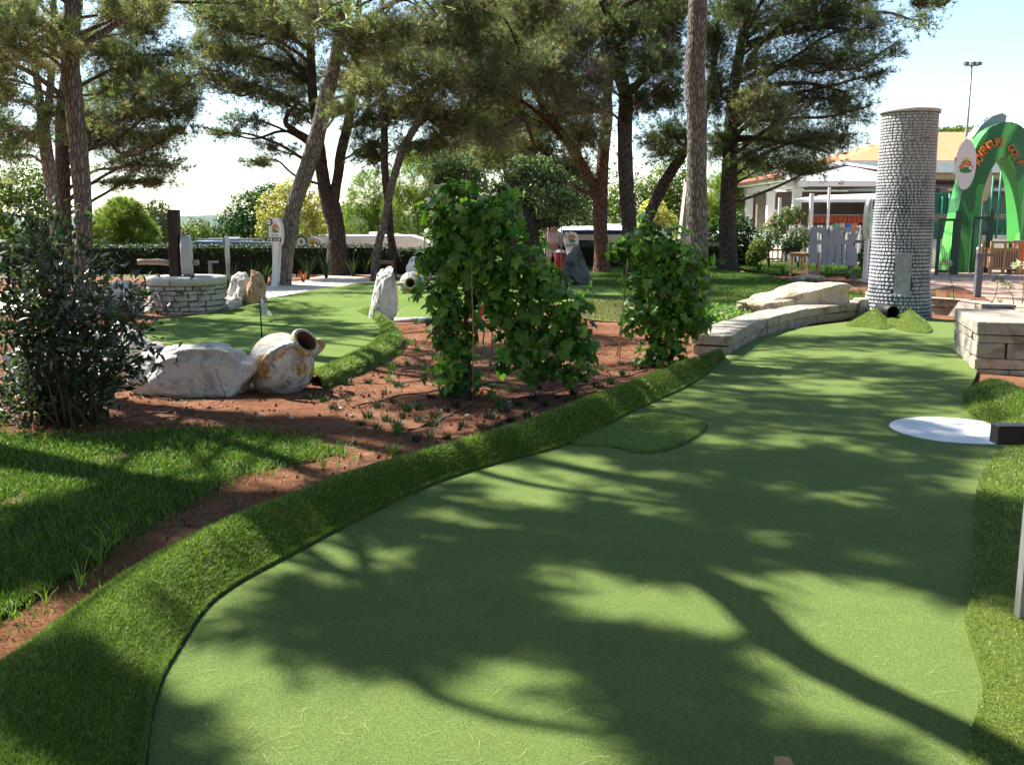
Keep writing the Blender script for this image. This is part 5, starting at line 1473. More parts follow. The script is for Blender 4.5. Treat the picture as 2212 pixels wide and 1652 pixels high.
# white agapanthus heads on bare stalks
def agapanthus(label, u, v, ut, vt, Y, col_=(0.62, 0.62, 0.60)):
    b_ = pt(u, v, Y); t_ = pt(ut, vt, Y)
    root = empty('agapanthus', b_); tag(root, label, 'flower')
    P = spline([(0, 0, 0), tuple((t_ - b_) * 0.5 + Vector((0.03, 0, 0))), tuple(t_ - b_)], 10)
    Geo().tube(P, np.linspace(0.008, 0.005, 10), 5).build('stalk', M['bamboo'], root, attr=False)
    g = Geo(); n = 60
    d = unit(n); d[:, 2] = np.abs(d[:, 2]) * 0.9 - 0.15
    leaves(g, np.tile(np.array(tuple(t_ - b_)), (n, 1)) + nrm(d) * 0.05, nrm(np.cross(d, unit(n))), nrm(d), rng.uniform(0.05, 0.085, n), QUAD_LEAF * np.array([0.6, 1, 1]), QUAD_F, vary(col_, n, 0.15, [((0.35, 0.40, 0.30), 0.3)]))
    g.build('flower_head', M['leaf'], root)
agapanthus('white agapanthus head nearest the right edge', 2208, 656, 2203, 578, 12.5)
agapanthus('pale agapanthus head right of the tower', 2062, 655, 2043, 572, 15.2, (0.45, 0.46, 0.44))
agapanthus('faded agapanthus head beside the grey bracket post', 2142, 655, 2155, 608, 15.0, (0.28, 0.26, 0.30))
agapanthus('small agapanthus head with white tips near the far right path', 2190, 658, 2176, 622, 14.5, (0.32, 0.28, 0.26))

# dark grass plugs planted through the bed
def tuft_mesh(n, L, W, pal, seed):
    o = sword('x', 'x', (0, 0, 0), n, L, W, pal, 0.9, seg=4)
    me = o.children[0].data
    for ch in list(o.children): bpy.data.objects.remove(ch)
    bpy.data.objects.remove(o)
    return me
PLUG = [tuft_mesh(60, 0.10, 0.007, dict(base=(0.018, 0.032, 0.022), alts=[((0.035, 0.06, 0.035), .5)]), k) for k in range(3)]
WEED = [tuft_mesh(34, 0.15, 0.009, dict(base=(0.10, 0.19, 0.05), alts=[((0.20, 0.26, 0.12), .5), ((0.06, 0.12, 0.035), .3)]), k) for k in range(3)]
TALL = [tuft_mesh(11, 0.34, 0.013, dict(base=(0.13, 0.24, 0.045), alts=[((0.22, 0.30, 0.09), .5)]), k) for k in range(3)]
plugs = [(650, 845), (672, 862), (705, 842), (740, 858), (722, 888), (752, 868), (700, 870), (795, 830), (830, 852), (860, 838), (815, 882), (850, 872), (880, 890), (795, 905), (835, 912), (870, 905), (905, 885), (930, 862), (780, 922), (815, 930), (860, 928), (905, 915), (940, 905), (965, 890), (900, 955), (935, 925), (985, 880), (1060, 905), (1090, 895), (1105, 912), (1080, 930), (1040, 930), (1120, 880), (1150, 868), (1175, 880), (1180, 905), (1205, 862), (1240, 855), (1255, 875), (1290, 840), (1320, 832), (1000, 925), (965, 950), (1140, 905), (1225, 838), (1165, 842), (1345, 812), (745, 832)]
for u, v in plugs:
    o = place(random.choice(PLUG), 'grass_plug', None, gp(u, v, 0.01), (0, 0, random.uniform(0, 6)), (random.uniform(.7, 1.2),) * 3)
    tag(o, 'small dark green grass plug in the red bed', 'plant', 'dark grass plugs planted in the bed')
weeds = [(790, 800), (820, 790), (845, 800), (800, 765), (880, 790), (900, 760), (770, 812), (860, 770), (915, 800), (930, 945), (990, 800), (1300, 800), (1270, 790), (1100, 845), (1280, 760), (925, 720), (900, 700), (1060, 800), (850, 985), (860, 940), (1080, 880), (1340, 790), (1370, 795), (885, 745), (940, 780), (840, 825), (740, 985)]
for u, v in weeds:
    o = place(random.choice(WEED), 'weed', None, gp(u, v, 0.01), (0, 0, random.uniform(0, 6)), (random.uniform(.6, 1.1),) * 3)
    tag(o, 'pale green weed tuft growing in the red bed', 'weed', 'pale weeds scattered through the bed')
for u, v, s in [(240, 1190, .62), (255, 1160, .5), (175, 1262, .5), (30, 1335, .4), (590, 1030, .42), (560, 1025, .35), (700, 1010, .4), (500, 1050, .3), (660, 1040, .3), (100, 1300, .3), (215, 1215, .5)]:
    o = place(random.choice(TALL), 'tall_weed', None, gp(u, v, 0.02), (0, 0, random.uniform(0, 6)), (s,) * 3)
    tag(o, 'arching tall grass weed at the edge of the front lawn', 'weed', 'arching weeds along the lawn edge')
# low leafy ground cover beside the curved wall
g = Geo()
cov = resample(np.array([tuple(x) for x in gl([(1530, 690), (1580, 680), (1560, 696), (1600, 684), (1545, 704), (1530, 712)])]), 6)
n = 2600
c = cov[rng.integers(0, 6, n)] + rng.normal(size=(n, 3)) * np.array([0.28, 0.24, 0])
c[:, 2] = rng.uniform(0.03, 0.17, n)
leaves(g, c, nrm(unit(n) * 0.6 + np.array([0, 0, 1.0])), nrm(unit(n) * np.array([1, 1, 0.4])), rng.uniform(0.05, 0.1, n), QUAD_LEAF, QUAD_F, vary((0.13, 0.22, 0.04), n, 0.25, [((0.22, 0.30, 0.07), .3), ((0.06, 0.12, 0.025), .3)]))
tag(g.build('ground_cover', M['leaf']), 'leafy light green ground cover behind the curved wall', 'ground cover', kind='stuff')

# ---- two old olive trees behind the vines
def olive(label, base, stems, pads, Y):
    T = Tree('olive_tree', label, base, 'olive_bark')
    for st in stems:
        T.stem([pt(u, v, Y) if len(e) == 3 else Vector(e) for e in st for (u, v) in [(e[0], e[1])]], [e[2] * px(Y) / 2 for e in st], 10, False, 0.09)
    for (u, v, ru, rv) in pads:
        c = np.array(tuple(pt(u, v, Y + random.uniform(-.3, .3))))
        r = np.array([ru * px(Y), ru * px(Y) * 0.9, rv * px(Y)])
        nn = int(1150 * (r[0] * r[2]) / 0.1)
        p, d = leaf_cloud(c, r * 1.25, nn, 0.62)
        cl = c + unit(18) * r * rng.uniform(0.5, 1.25, (18, 1))
        p = p + (cl[np.argmin(((p[:, None] - cl[None]) ** 2).sum(-1), 1)] - p) * rng.uniform(0, 0.6, (nn, 1))
        e = p[rng.integers(0, nn, 26)]; a = np.tile(c, (26, 1))
        batch_tubes(T.crown, a - T.o, (a + e) / 2 - T.o, e - T.o, 0.01, 0.004, 1)
        leaves(T.crown, p - T.o, nrm(unit(nn) + 0.5 * d), nrm(d * 0.6 + unit(nn) + np.array([0, 0, .3])), rng.uniform(0.05, 0.10, nn), LONG_LEAF, LONG_F, vary(OLIVE['base'], nn, 0.22, OLIVE['alts']))
    return T.done('leaf')
Yo = 19.0
b0 = base_at(1020, Y=Yo)
olive('old olive tree with a hooked dark trunk behind the large vine', b0, [[(1024, 660, 40), (1022, 560, 36), (1015, 460, 32), (1000, 425, 30), (980, 395, 26), (955, 378, 24), (945, 400, 20)], [(1015, 455, 22), (1022, 410, 18), (1015, 370, 12)]], [(955, 360, 36, 26), (1000, 365, 36, 30), (1025, 390, 22, 28), (970, 410, 20, 14)], Yo)
Yo = 21.0
b0 = base_at(1150, Y=Yo)
olive('old olive tree with a cut horizontal limb left of the round sign', b0, [[(1150, 640, 44), (1148, 560, 40), (1144, 490, 36), (1138, 440, 30), (1130, 400, 24), (1140, 360, 16)], [(1146, 488, 22), (1170, 483, 20), (1195, 480, 20), (1206, 479, 19)], [(1136, 430, 22), (1105, 415, 20), (1075, 408, 16)], [(1136, 420, 14), (1170, 400, 12), (1195, 390, 8)]],
      [(1120, 380, 36, 22), (1160, 370, 48, 28), (1200, 390, 36, 26), (1170, 420, 46, 24), (1215, 430, 36, 26), (1110, 430, 26, 18), (1195, 455, 40, 18), (1130, 355, 30, 20), (1240, 450, 30, 20)], Yo)
# ================================================================== rocks
def rock(name, label, base, dims, seed, mat, rz=0.0, sub=5, rough=0.22, flat=0.35, lean=(0, 0), parent=None, taper=0.0, power=0.75):
    rr0 = random.Random(seed)
    planes = [(Vector((rr0.gauss(0, 1), rr0.gauss(0, 1), rr0.gauss(0, 0.8))).normalized(), rr0.uniform(0.66, 1.0)) for _ in range(13)]
    bm = bmesh.new()
    bmesh.ops.create_icosphere(bm, subdivisions=sub, radius=1.0)
    for v_ in bm.verts:
        d = v_.co.normalized()
        p = Vector((math.copysign(abs(d.x) ** power, d.x), math.copysign(abs(d.y) ** power, d.y), math.copysign(abs(d.z) ** power, d.z)))
        n_ = fbm(d, 1.3, seed * 7.3, 3) * rough + fbm(d, 4.0, seed * 3.3, 4) * rough * 0.28 - rough * 0.25 * max(0, mnoise.noise(d * 5 + Vector((seed, 0, 0)))) ** 2
        for pn, pd in planes:
            t_ = pn.dot(p) - pd
            if t_ > 0: p -= pn * t_ * 0.9
        rid = abs(mnoise.noise(d * 2.2 + Vector((seed * 2.1, 5, 1))))
        p *= 1 + n_ - 0.18 * (0.12 - rid if rid < 0.12 else 0) * 5 * rough
        z = p.z * 0.5 + 0.5 - flat * 0.5
        f = 1 - taper * max(0, z)
        v_.co = Vector((p.x * dims[0] / 2 * f + lean[0] * z, p.y * dims[1] / 2 * f + lean[1] * z, z * dims[2] / (1 - flat * 0.5)))
    me = bpy.data.meshes.new(name)
    bm.to_mesh(me); bm.free()
    for p in me.polygons: p.use_smooth = True
    me.materials.append(mat)
    o = place(me, name, parent, base, (0, 0, rz))
    if label: tag(o, label, 'rock')
    return o
rock('boulder', 'long white limestone boulder left of the near jar', gp(412, 862) + Vector((0, 0.25, 0)), (1.2, 0.68, 0.47), 3, M['rock'], 0.06, rough=0.2, power=0.62)
rock('boulder', 'tall pale boulder half hidden behind the big shrub', gp(205, 872) + Vector((0, 0.9, 0)), (0.7, 0.55, 0.62), 8, M['rock'], 0.3, taper=0.35)
rock('boulder', 'low pale boulder behind the left part of the shrub', gp(60, 860) + Vector((0, 0.9, 0)), (1.3, 0.7, 0.5), 12, M['rock'], 0.1)
rock('standing_stone', 'upright pitted white stone beside the second green', gp(822, 694) + Vector((0, 0.1, 0)), (0.56, 0.42, 0.92), 5, M['rock'], 0.2, lean=(0.16, 0), taper=0.55, rough=0.2)
rock('standing_stone', 'dark grey upright boulder in front of the round sign', gp(1248, 616) + Vector((0, 0.2, 0)), (0.86, 0.6, 0.98), 6, M['rock_grey'], 0.4, lean=(-0.14, 0), taper=0.45)
rock('boulder', 'broad sunlit tan boulder on the lawn behind the curved wall', gp(1722, 694) + Vector((0, 0.35, 0)), (1.95, 0.85, 0.60), 4, M['rock_tan'], 0.05, rough=0.2, power=0.6)
rock('boulder', 'small pale cap rock lying behind the broad tan boulder', gp(1700, 668) + Vector((0, 0.1, 0)), (0.6, 0.4, 0.36), 19, M['rock_tan'], 0.5)
rock('boulder', 'rough orange holed rock right of the mill', gp(552, 668) + Vector((0, 0.2, 0)), (0.42, 0.4, 0.72), 14, M['rock_orange'], 0.4, taper=0.15, rough=0.3)
rock('boulder', 'white sunlit rock slab between mill and orange rock', gp(512, 668) + Vector((0, 0.5, 0)), (0.62, 0.6, 0.62), 15, M['rock'], 0.2, taper=0.3)
rock('boulder', 'white low rock before the orange rock', gp(490, 670) + Vector((0, 0.2, 0)), (0.5, 0.35, 0.22), 25, M['rock'], 0.9)
for k, (u, v, d, lab, mt) in enumerate([(240, 655, (0.6, 0.5, 0.42), 'rounded grey rock seen through the shrub left of the mill', 'rock'), (272, 650, (0.55, 0.5, 0.45), 'grey rock close left of the mill', 'rock'), (297, 684, (0.26, 0.24, 0.36), 'small white sunlit rock at the mill foot', 'rock'), (210, 660, (0.5, 0.4, 0.36), 'grey rock left of two others near the trunk', 'rock'), (150, 690, (0.7, 0.5, 0.4), 'pale rock behind the shrub below the path', 'rock'), (250, 690, (0.6, 0.4, 0.3), 'low dark rock in front of the grey rocks', 'rock_grey')]):
    rock('boulder', lab, gp(u, v), d, 30 + k, M[mt], k * 0.7, 4)
rock('stepping_stone', 'flat pale stone at the foot of the near wooden frame', gp(1740, 606), (1.0, 0.4, 0.16), 44, M['rock_tan'], 0.1, 4)
rock('stepping_stone', 'flat pale stone at the foot of the tall green sign', gp(1866, 614), (0.6, 0.4, 0.15), 45, M['rock_tan'], 0.3, 4)
tag(Geo().tube([gp(852, 693, 0.04), gp(900, 692, 0.05), gp(945, 692, 0.04)], [0.05, 0.055, 0.05], 8, wob=0.05).build('edging_log', M['concrete'], attr=False), 'pale edging log at the rim of the third green', 'edging')
for k, (u, v) in enumerate([(735, 1050 - 165), (960, 962), (1150, 855), (1160, 850), (1290, 855), (760, 900), (950, 925), (1010, 900), (560, 900), (630, 905), (1100, 870), (480, 880)]):
    o = rock('pebble', None, gp(u, v, 0.012), (0.045, 0.035, 0.022), 50 + k, M['rock'], k, 2)
    tag(o, 'small pale pebble lying on the red soil', 'pebble', 'pale pebbles on the red bed')

# ================================================================== jars
m, nt, b = new_mat('weathered_jar')
v = pos(nt)
n1, n2, n3 = noisef(nt, v, 7.0, 8, 0.75, 1.0), noisef(nt, v, 4.5, 7, 0.65, 0.8), noisef(nt, v, 60, 5)
c = ramp(nt, n1, [(0.36, (0.12, 0.125, 0.135)), (0.47, (0.42, 0.41, 0.39)), (0.62, (0.62, 0.60, 0.56))])
c = mixc(nt, ramp(nt, n2, [(0.49, (0, 0, 0)), (0.55, (0.95, 0.95, 0.95))]), c, ramp(nt, n1, [(0.4, (0.20, 0.11, 0.035)), (0.6, (0.42, 0.27, 0.05))]))
c = mixc(nt, ramp(nt, n3, [(0.62, (0, 0, 0)), (0.75, (0.7, 0.7, 0.7))]), c, (0.12, 0.11, 0.10))
set_in(nt, b.inputs['Base Color'], c)
b.inputs['Roughness'].default_value = 0.6
bump(nt, b, math2(nt, 'ADD', n2, math2(nt, 'MULTIPLY', n3, 0.5)), 0.7, 0.015)
M['jar'] = m
M['jar_in'] = simple('jar_inside', (0.10, 0.045, 0.02), None, 6, 0.9, 0.2)
def jar(label, c, axis_, R_, mat=None):
    """bellied jar lying over: c is the belly centre, axis_ points to the mouth"""
    root = empty('jar', (c[0], c[1], 0)); tag(root, label, 'jar')
    q = Vector(axis_).normalized().to_track_quat('Z', 'Y').to_matrix().to_4x4()
    mt = Matrix.Translation(Vector((0, 0, c[2]))) @ q
    prof = [(0.0, -1.02), (0.35, -1.0), (0.62, -0.86), (0.85, -0.58), (0.98, -0.2), (1.0, 0.05), (0.95, 0.32), (0.82, 0.56), (0.62, 0.74), (0.43, 0.86), (0.34, 0.98), (0.325, 1.1), (0.40, 1.2), (0.46, 1.26), (0.465, 1.34), (0.42, 1.40), (0.34, 1.39)]
    P = spline([(a, b_, 0) for a, b_ in prof], 60)[:, :2] * R_
    P[:, 0] = np.maximum(P[:, 0], 0)
    Geo().lathe(P, 48, mt).build('body', mat or M['jar'], root, attr=False)
    Geo().lathe([(0.34 * R_, 1.39 * R_), (0.27 * R_, 1.34 * R_), (0.24 * R_, 1.05 * R_), (0.3 * R_, 0.85 * R_), (0.0, 0.55 * R_)], 36, mt).build('mouth', M['jar_in'], root, attr=False)
    for sg in (-1, 1):
        h = [(0.36, 1.2), (0.58, 1.24), (0.88, 1.1), (1.0, 0.84), (0.90, 0.42)]
        P = spline([mt @ Vector((sg * a * R_, 0.0, z * R_)) for a, z in h], 16)
        Geo().tube(P, np.interp(np.linspace(0, 1, 16), [0, .5, 1], [0.11, 0.10, 0.15]) * R_, 10, wob=0.04).build('handle', mat or M['jar'], root, attr=False)
    return root
g0 = gp(600, 856)
jar('weathered white and ochre jar tipped over beside the long boulder', (g0.x - 0.0, g0.y + 0.2, 0.265), (0.58, -0.40, 0.52), 0.305)
g0 = gp(890, 645)
jar('whitewashed jar lying with its mouth to the viewer behind the upright stone', (g0.x, g0.y + 0.1, 0.245 + 0.05), (0.0, -0.95, 0.12), 0.27)
g0 = gp(897, 612)
jar('tall white jar standing behind the lying jar', (g0.x, g0.y, 0.36), (0.1, 0.1, 1), 0.235, M['white'])

# ================================================================== mill
g0 = gp(381, 682)
mc = Vector((g0.x, g0.y + 0.62, 0))
mill = empty('stone_mill', mc); tag(mill, 'old stone oil mill on a round drystone drum', 'mill')
rm, hm = 80 * px(mc.y) * 0.985, 0.50
Geo().lathe([(rm - 0.05, 0), (rm - 0.05, hm)], 40).build('core', M['joint'], mill)
z = 0.0
while z < hm - 0.02:
    ch = min(random.uniform(0.045, 0.14), hm - z)
    a = random.uniform(0, 1); end = a + 2 * math.pi
    while a < end - 0.02:
        L = min(random.uniform(0.10, 0.40) / rm, end - a)
        am = a + L / 2
        me = random.choice(MILLS)
        rr_ = rm - 0.065 + random.uniform(-0.022, 0.018)
        place(me, 'stone', mill, (math.cos(am) * rr_, math.sin(am) * rr_, z + ch / 2), (random.uniform(-.06, .06), random.uniform(-.06, .06), am + math.pi / 2 + random.uniform(-.05, .05)), (2 * rr_ * math.tan(L / 2) * 1.06 - 0.012, 0.14, ch - 0.012))
        a += L
    z += ch
Geo().lathe([(0, hm), (rm + 0.0, hm), (rm + 0.035, hm + 0.012), (rm + 0.04, hm + 0.12), (rm + 0.025, hm + 0.14), (0, hm + 0.145)], 48).build('slab', M['concrete'], mill)
po, pt_ = pt(380, 607, mc.y), pt(375, 453, mc.y)
g = Geo(); g.bar(po - mc + Vector((0, 0, -0.02)), pt_ - mc, 0.19, 0.17)
g.build('post', M['old_wood'], mill, bevel=0.012)
wc = pt(404, 567, mc.y) - mc
wr = 43 * px(mc.y)
q = Vector((0.965, 0.26, 0.0)).normalized().to_track_quat('Z', 'Y').to_matrix().to_4x4()
Geo().lathe([(0, -0.085), (wr - 0.02, -0.085), (wr, -0.065), (wr, 0.065), (wr - 0.02, 0.085), (0, 0.085)], 48, Matrix.Translation(Vector((wc.x, wc.y, hm + 0.145 + wr))) @ q, smooth=False).build('millstone', M['concrete'], mill, attr=False)
pa, pb = pt(297, 566, mc.y - 0.1) - mc, pt(430, 567, mc.y + 0.1) - mc
Geo().tube(spline([pa, pa * 0.66 + pb * 0.34 + Vector((0, 0, 0.005)), pa * 0.33 + pb * 0.67 + Vector((0, 0, -0.02)), pb], 14), [0.052] * 14, 10, wob=0.03).build('push_pole', M['pole_wood'], mill, attr=False)

# ================================================================== flag, rails, small things
fb = gp(566, 742, 0.05)
fl = empty('hole_flag', fb); tag(fl, 'white pennant on a thin black pole in the second green', 'flag')
ft = pt(561, 640, fb.y) - fb
Geo().tube([(0, 0, 0), ft * 0.5, ft], [0.010, 0.009, 0.008], 8).build('pole', M['black'], fl, attr=False)
V_ = []
for i in range(10):
    t = i / 9
    for j in range(6):
        s = j / 5
        hgt = (1 - t) * 0.20 + 0.02
        V_.append((ft.x + 0.005 + 0.15 * t, ft.y + 0.025 * math.sin(t * 7 + s * 2) - 0.01, ft.z - 0.02 - hgt * s - 0.22 * t ** 1.3))
Geo().add(V_, grid_faces(10, 6), smooth=True).build('cloth', leaf_mat('flag_cloth', [(0.42, 0.43, 0.46), (0.45, 0.46, 0.48), (0.5, 0.5, 0.52)], 0.35, 0.7, 0.1, tint=(1, 1, 1)), fl)
def rail(label, b_, H, arm, w, aw, mat_p, mat_a, rz=0.0, lean=0.0, base_plate=True, arm_h=None):
    root = empty('club_rest', b_, rz); tag(root, label, 'club rest', 'post and arm club rests')
    g = Geo(); g.box((0, 0, H / 2), (w, w * 0.8, H)); g.build('post', mat_p, root, bevel=0.003)
    g = Geo(); g.box((sum(arm) / 2, -0.0, H + aw / 2 + 0.001), (arm[1] - arm[0], aw * 0.9, aw)); g.build('arm', mat_a, root, bevel=0.003)
    if base_plate:
        Geo().box((-0.02, 0.02, 0.02), (0.16, 0.14, 0.05)).build('foot', M['concrete'], root, bevel=0.004)
    return root
g0 = gp(2209, 1345, 0.05)
rl0 = rail('black armed club rest nearest the viewer at the right edge', g0, 0.72, (-0.175, 0.25), 0.055, 0.072, M['steel'], M['black'], base_plate=False)
Geo().box((-0.035, 0.05, -0.01), (0.07, 0.07, 0.04)).build('foot', M['concrete'], rl0, bevel=0.004)
g0 = gp(2110, 642)
rail('dark bracket post right of the tower', g0, 0.86, (-0.06, 0.28), 0.13, 0.07, M['slate'], M['slate'], 0.0, base_plate=False)
g0 = gp(1836, 603)
rail('dark bracket post in front of the letter panel', g0, 1.0, (-0.09, 0.38), 0.15, 0.08, M['slate'], M['slate'], 0.0, base_plate=False)
g0 = gp(456, 612)
rail('pale bracket post right of the mill', g0, 0.52, (-0.05, 0.22), 0.09, 0.06, M['steel'], M['steel'], 0.0, base_plate=False)
g0 = gp(1690, 1690, ZG)
o = Geo().box((0, 0, 0.03), (0.046, 0.16, 0.05), 0.0).build('wooden_block', M['wood'], bevel=0.004)
o.location = pt(1692, 1657, 2.53) - Vector((0.0, 0.06, 0.03))
tag(o, 'corner of a light wooden board at the bottom edge', 'board')
bd = o
bp = empty('x'); bpy.data.objects.remove(bp)

# wooden cube frames
def cube_frame(label, b_, size, rz, w=0.06, low=0.12):
    root = empty('wooden_stand', b_, rz); tag(root, label, 'stand', 'open wooden box stands')
    sx_, sy_, sz_ = size
    for x in (-1, 1):
        for y in (-1, 1):
            Geo().box((x * (sx_ / 2 - w / 2), y * (sy_ / 2 - w / 2), sz_ / 2), (w, w, sz_)).build('leg', M['wood'], root, bevel=0.004)
    for y in (-1, 1):
        for z in (sz_ - w * 0.6, low):
            Geo().box((0, y * (sy_ / 2 - w / 2), z), (sx_ - 2 * w - 0.004, w * 0.85, w)).build('rail', M['wood'], root, bevel=0.004)
    for x in (-1, 1):
        for z in (sz_ - w * 0.6, low):
            Geo().box((x * (sx_ / 2 - w / 2), 0, z), (w * 0.85, sy_ - 2 * w - 0.004, w)).build('rail', M['wood'], root, bevel=0.004)
    Geo().box((0, 0, sz_ + 0.018), (sx_ + 0.03, sy_ + 0.03, 0.035)).build('top', M['wood'], root, bevel=0.004)
    return root
cube_frame('open wooden box frame in front of the letter panel', gp(1742, 598) + Vector((0, 0.25, 0)), (0.62, 0.62, 0.66), 0.75, 0.07)
cube_frame('open wooden box frame farther back near the oleander', gp(1668, 566) + Vector((0, 0.3, 0)), (0.75, 0.6, 0.48), 0.45, 0.05)
cube_frame('open wooden box frame behind the upright white stone', gp(828, 602) + Vector((0, 0.2, 0)), (0.5, 0.42, 0.46), 0.2, 0.05)
rock('footing_slab', None, gp(1742, 602), (0.8, 0.5, 0.06), 71, M['rock_tan'], 0.2, 3)['label'] = 'thin pale footing slab under the near wooden frame'
bpy.data.objects['footing_slab']['category'] = 'slab'

# grey cut-out letter panel
g0 = gp(1806, 606)
YL = g0.y
def pl(u, v):
    p = pt(u, v, YL); return (p.x - g0.x, p.z)
def zc3(x, y):
    return (1840 + x * 0.17631) * 0.85340, (420 + y * 0.17631) * 0.85340
def poly(pts): return [pl(*zc3(*p)) for p in pts]
lp = empty('letter_panel', g0); tag(lp, 'grey cut-out panel of big interlocking letters left of the tower', 'panel')
pieces = [  # each letter stroke group of the panel, traced as solid shapes
    [(1215, 880), (1290, 880), (1290, 1060), (1285, 1120), (1300, 1400), (1185, 1400), (1190, 1150)],
    [(1290, 880), (1400, 890), (1440, 930), (1450, 1062), (1375, 1062), (1365, 975), (1290, 940)],
    [(1290, 1064), (1740, 1064), (1740, 1124), (1290, 1124)],
    [(1365, 1126), (1430, 1126), (1440, 1250), (1420, 1420), (1345, 1420), (1370, 1260)],
    [(1440, 1126), (1540, 1126), (1535, 1250), (1500, 1420), (1425, 1420), (1445, 1260)],
    [(1565, 1126), (1640, 1126), (1630, 1380), (1650, 1420), (1540, 1420)],
    [(1655, 1126), (1690, 1126), (1685, 1360), (1640, 1360)], [(1712, 1126), (1740, 1126), (1740, 1420), (1652, 1420), (1648, 1372), (1708, 1370)],
    [(1455, 890), (1490, 930), (1520, 1000), (1545, 890), (1620, 890), (1640, 1000), (1700, 1062), (1452, 1062)],
    [(1622, 884), (1900, 880), (1895, 930), (1630, 930)], [(1742, 980), (1890, 960), (1840, 1062), (1800, 1130), (1850, 1190), (1870, 1290), (1860, 1430), (1742, 1430)]]
for k, pc in enumerate(pieces):
    o_ = poly(pc)
    Geo().extrude(o_, 0.10, Matrix.Translation(Vector((0, 0.002 * (k % 3), 0)))).build('letter_stroke', M['sign_grey'], lp)

# ================================================================== course signs
COLS = dict(orange=(0.62, 0.16, 0.03), green=(0.05, 0.20, 0.05), yellow=(0.66, 0.50, 0.05), dark=(0.05, 0.045, 0.04), brown=(0.11, 0.055, 0.035), ring=(0.07, 0.09, 0.085), white=(0.75, 0.74, 0.72), mapg=(0.10, 0.28, 0.14), mapl=(0.30, 0.55, 0.25))
for k_, c_ in COLS.items():
    M['p_' + k_] = simple('paint_' + k_, c_, tuple(min(1, x * 1.1) for x in c_), 8, 0.5, 0)
def ell(cx, cz, rx, rz, n=28, a0=0, a1=2 * math.pi):
    return [(cx + rx * math.cos(a), cz + rz * math.sin(a)) for a in np.linspace(a0, a1, n, endpoint=(a1 - a0 < 6.2))]
def arc_band(cx, cz, r0, r1, a0, a1, n=14, sq=1.0):
    return [(cx + r1 * math.cos(a), cz + sq * r1 * math.sin(a)) for a in np.linspace(a0, a1, n)] + [(cx + r0 * math.cos(a), cz + sq * r0 * math.sin(a)) for a in np.linspace(a1, a0, n)]
def emblem(parent, cx, cz, s, y):
    MM = Matrix.Translation(Vector((0, y, 0)))
    e = empty('emblem', (0, 0, 0), 0, parent)
    e.parent = parent
    Geo().extrude(ell(cx, cz - 0.30 * s, 0.52 * s, 0.26 * s), 0.008, MM).build('green_hill', M['p_green'], e)
    Geo().extrude(arc_band(cx, cz - 0.35 * s, 0.42 * s, 0.66 * s, 0.35, 2.8), 0.012, MM).build('orange_ribbon', M['p_orange'], e)
    Geo().extrude(ell(cx - 0.05 * s, cz + 0.52 * s, 0.26 * s, 0.2 * s), 0.010, MM).build('yellow_crest', M['p_yellow'], e)
    Geo().extrude(arc_band(cx, cz - 0.1 * s, 0.48 * s, 0.56 * s, 0.7, 2.4), 0.014, MM).build('dark_lettering', M['p_dark'], e)
    Geo().extrude(ell(cx + 0.36 * s, cz - 0.14 * s, 0.12 * s, 0.14 * s, 16), 0.016, MM).build('white_ball', M['p_white'], e)
def number_disc(parent, cx, cz, r, y, digit=None):
    MM = Matrix.Translation(Vector((0, y, 0)))
    o = Geo().extrude(ell(cx, cz, r, r), 0.05, MM).build('number_disc', M['p_ring'], parent)
    Geo().extrude(ell(cx, cz, r * 0.74, r * 0.74), 0.058, MM).build('face', M['p_white'], o)
    Geo().extrude(ell(cx, cz, r * 0.2, r * 0.42, 14) if digit is None else [(cx - r * .1, cz - r * .4), (cx + r * .12, cz - r * .4), (cx + r * .12, cz + r * .42), (cx - r * .08, cz + r * .42), (cx - r * .25, cz + r * .2), (cx - r * .1, cz + r * .2)], 0.064, MM).build('digit', M['p_dark'], o)
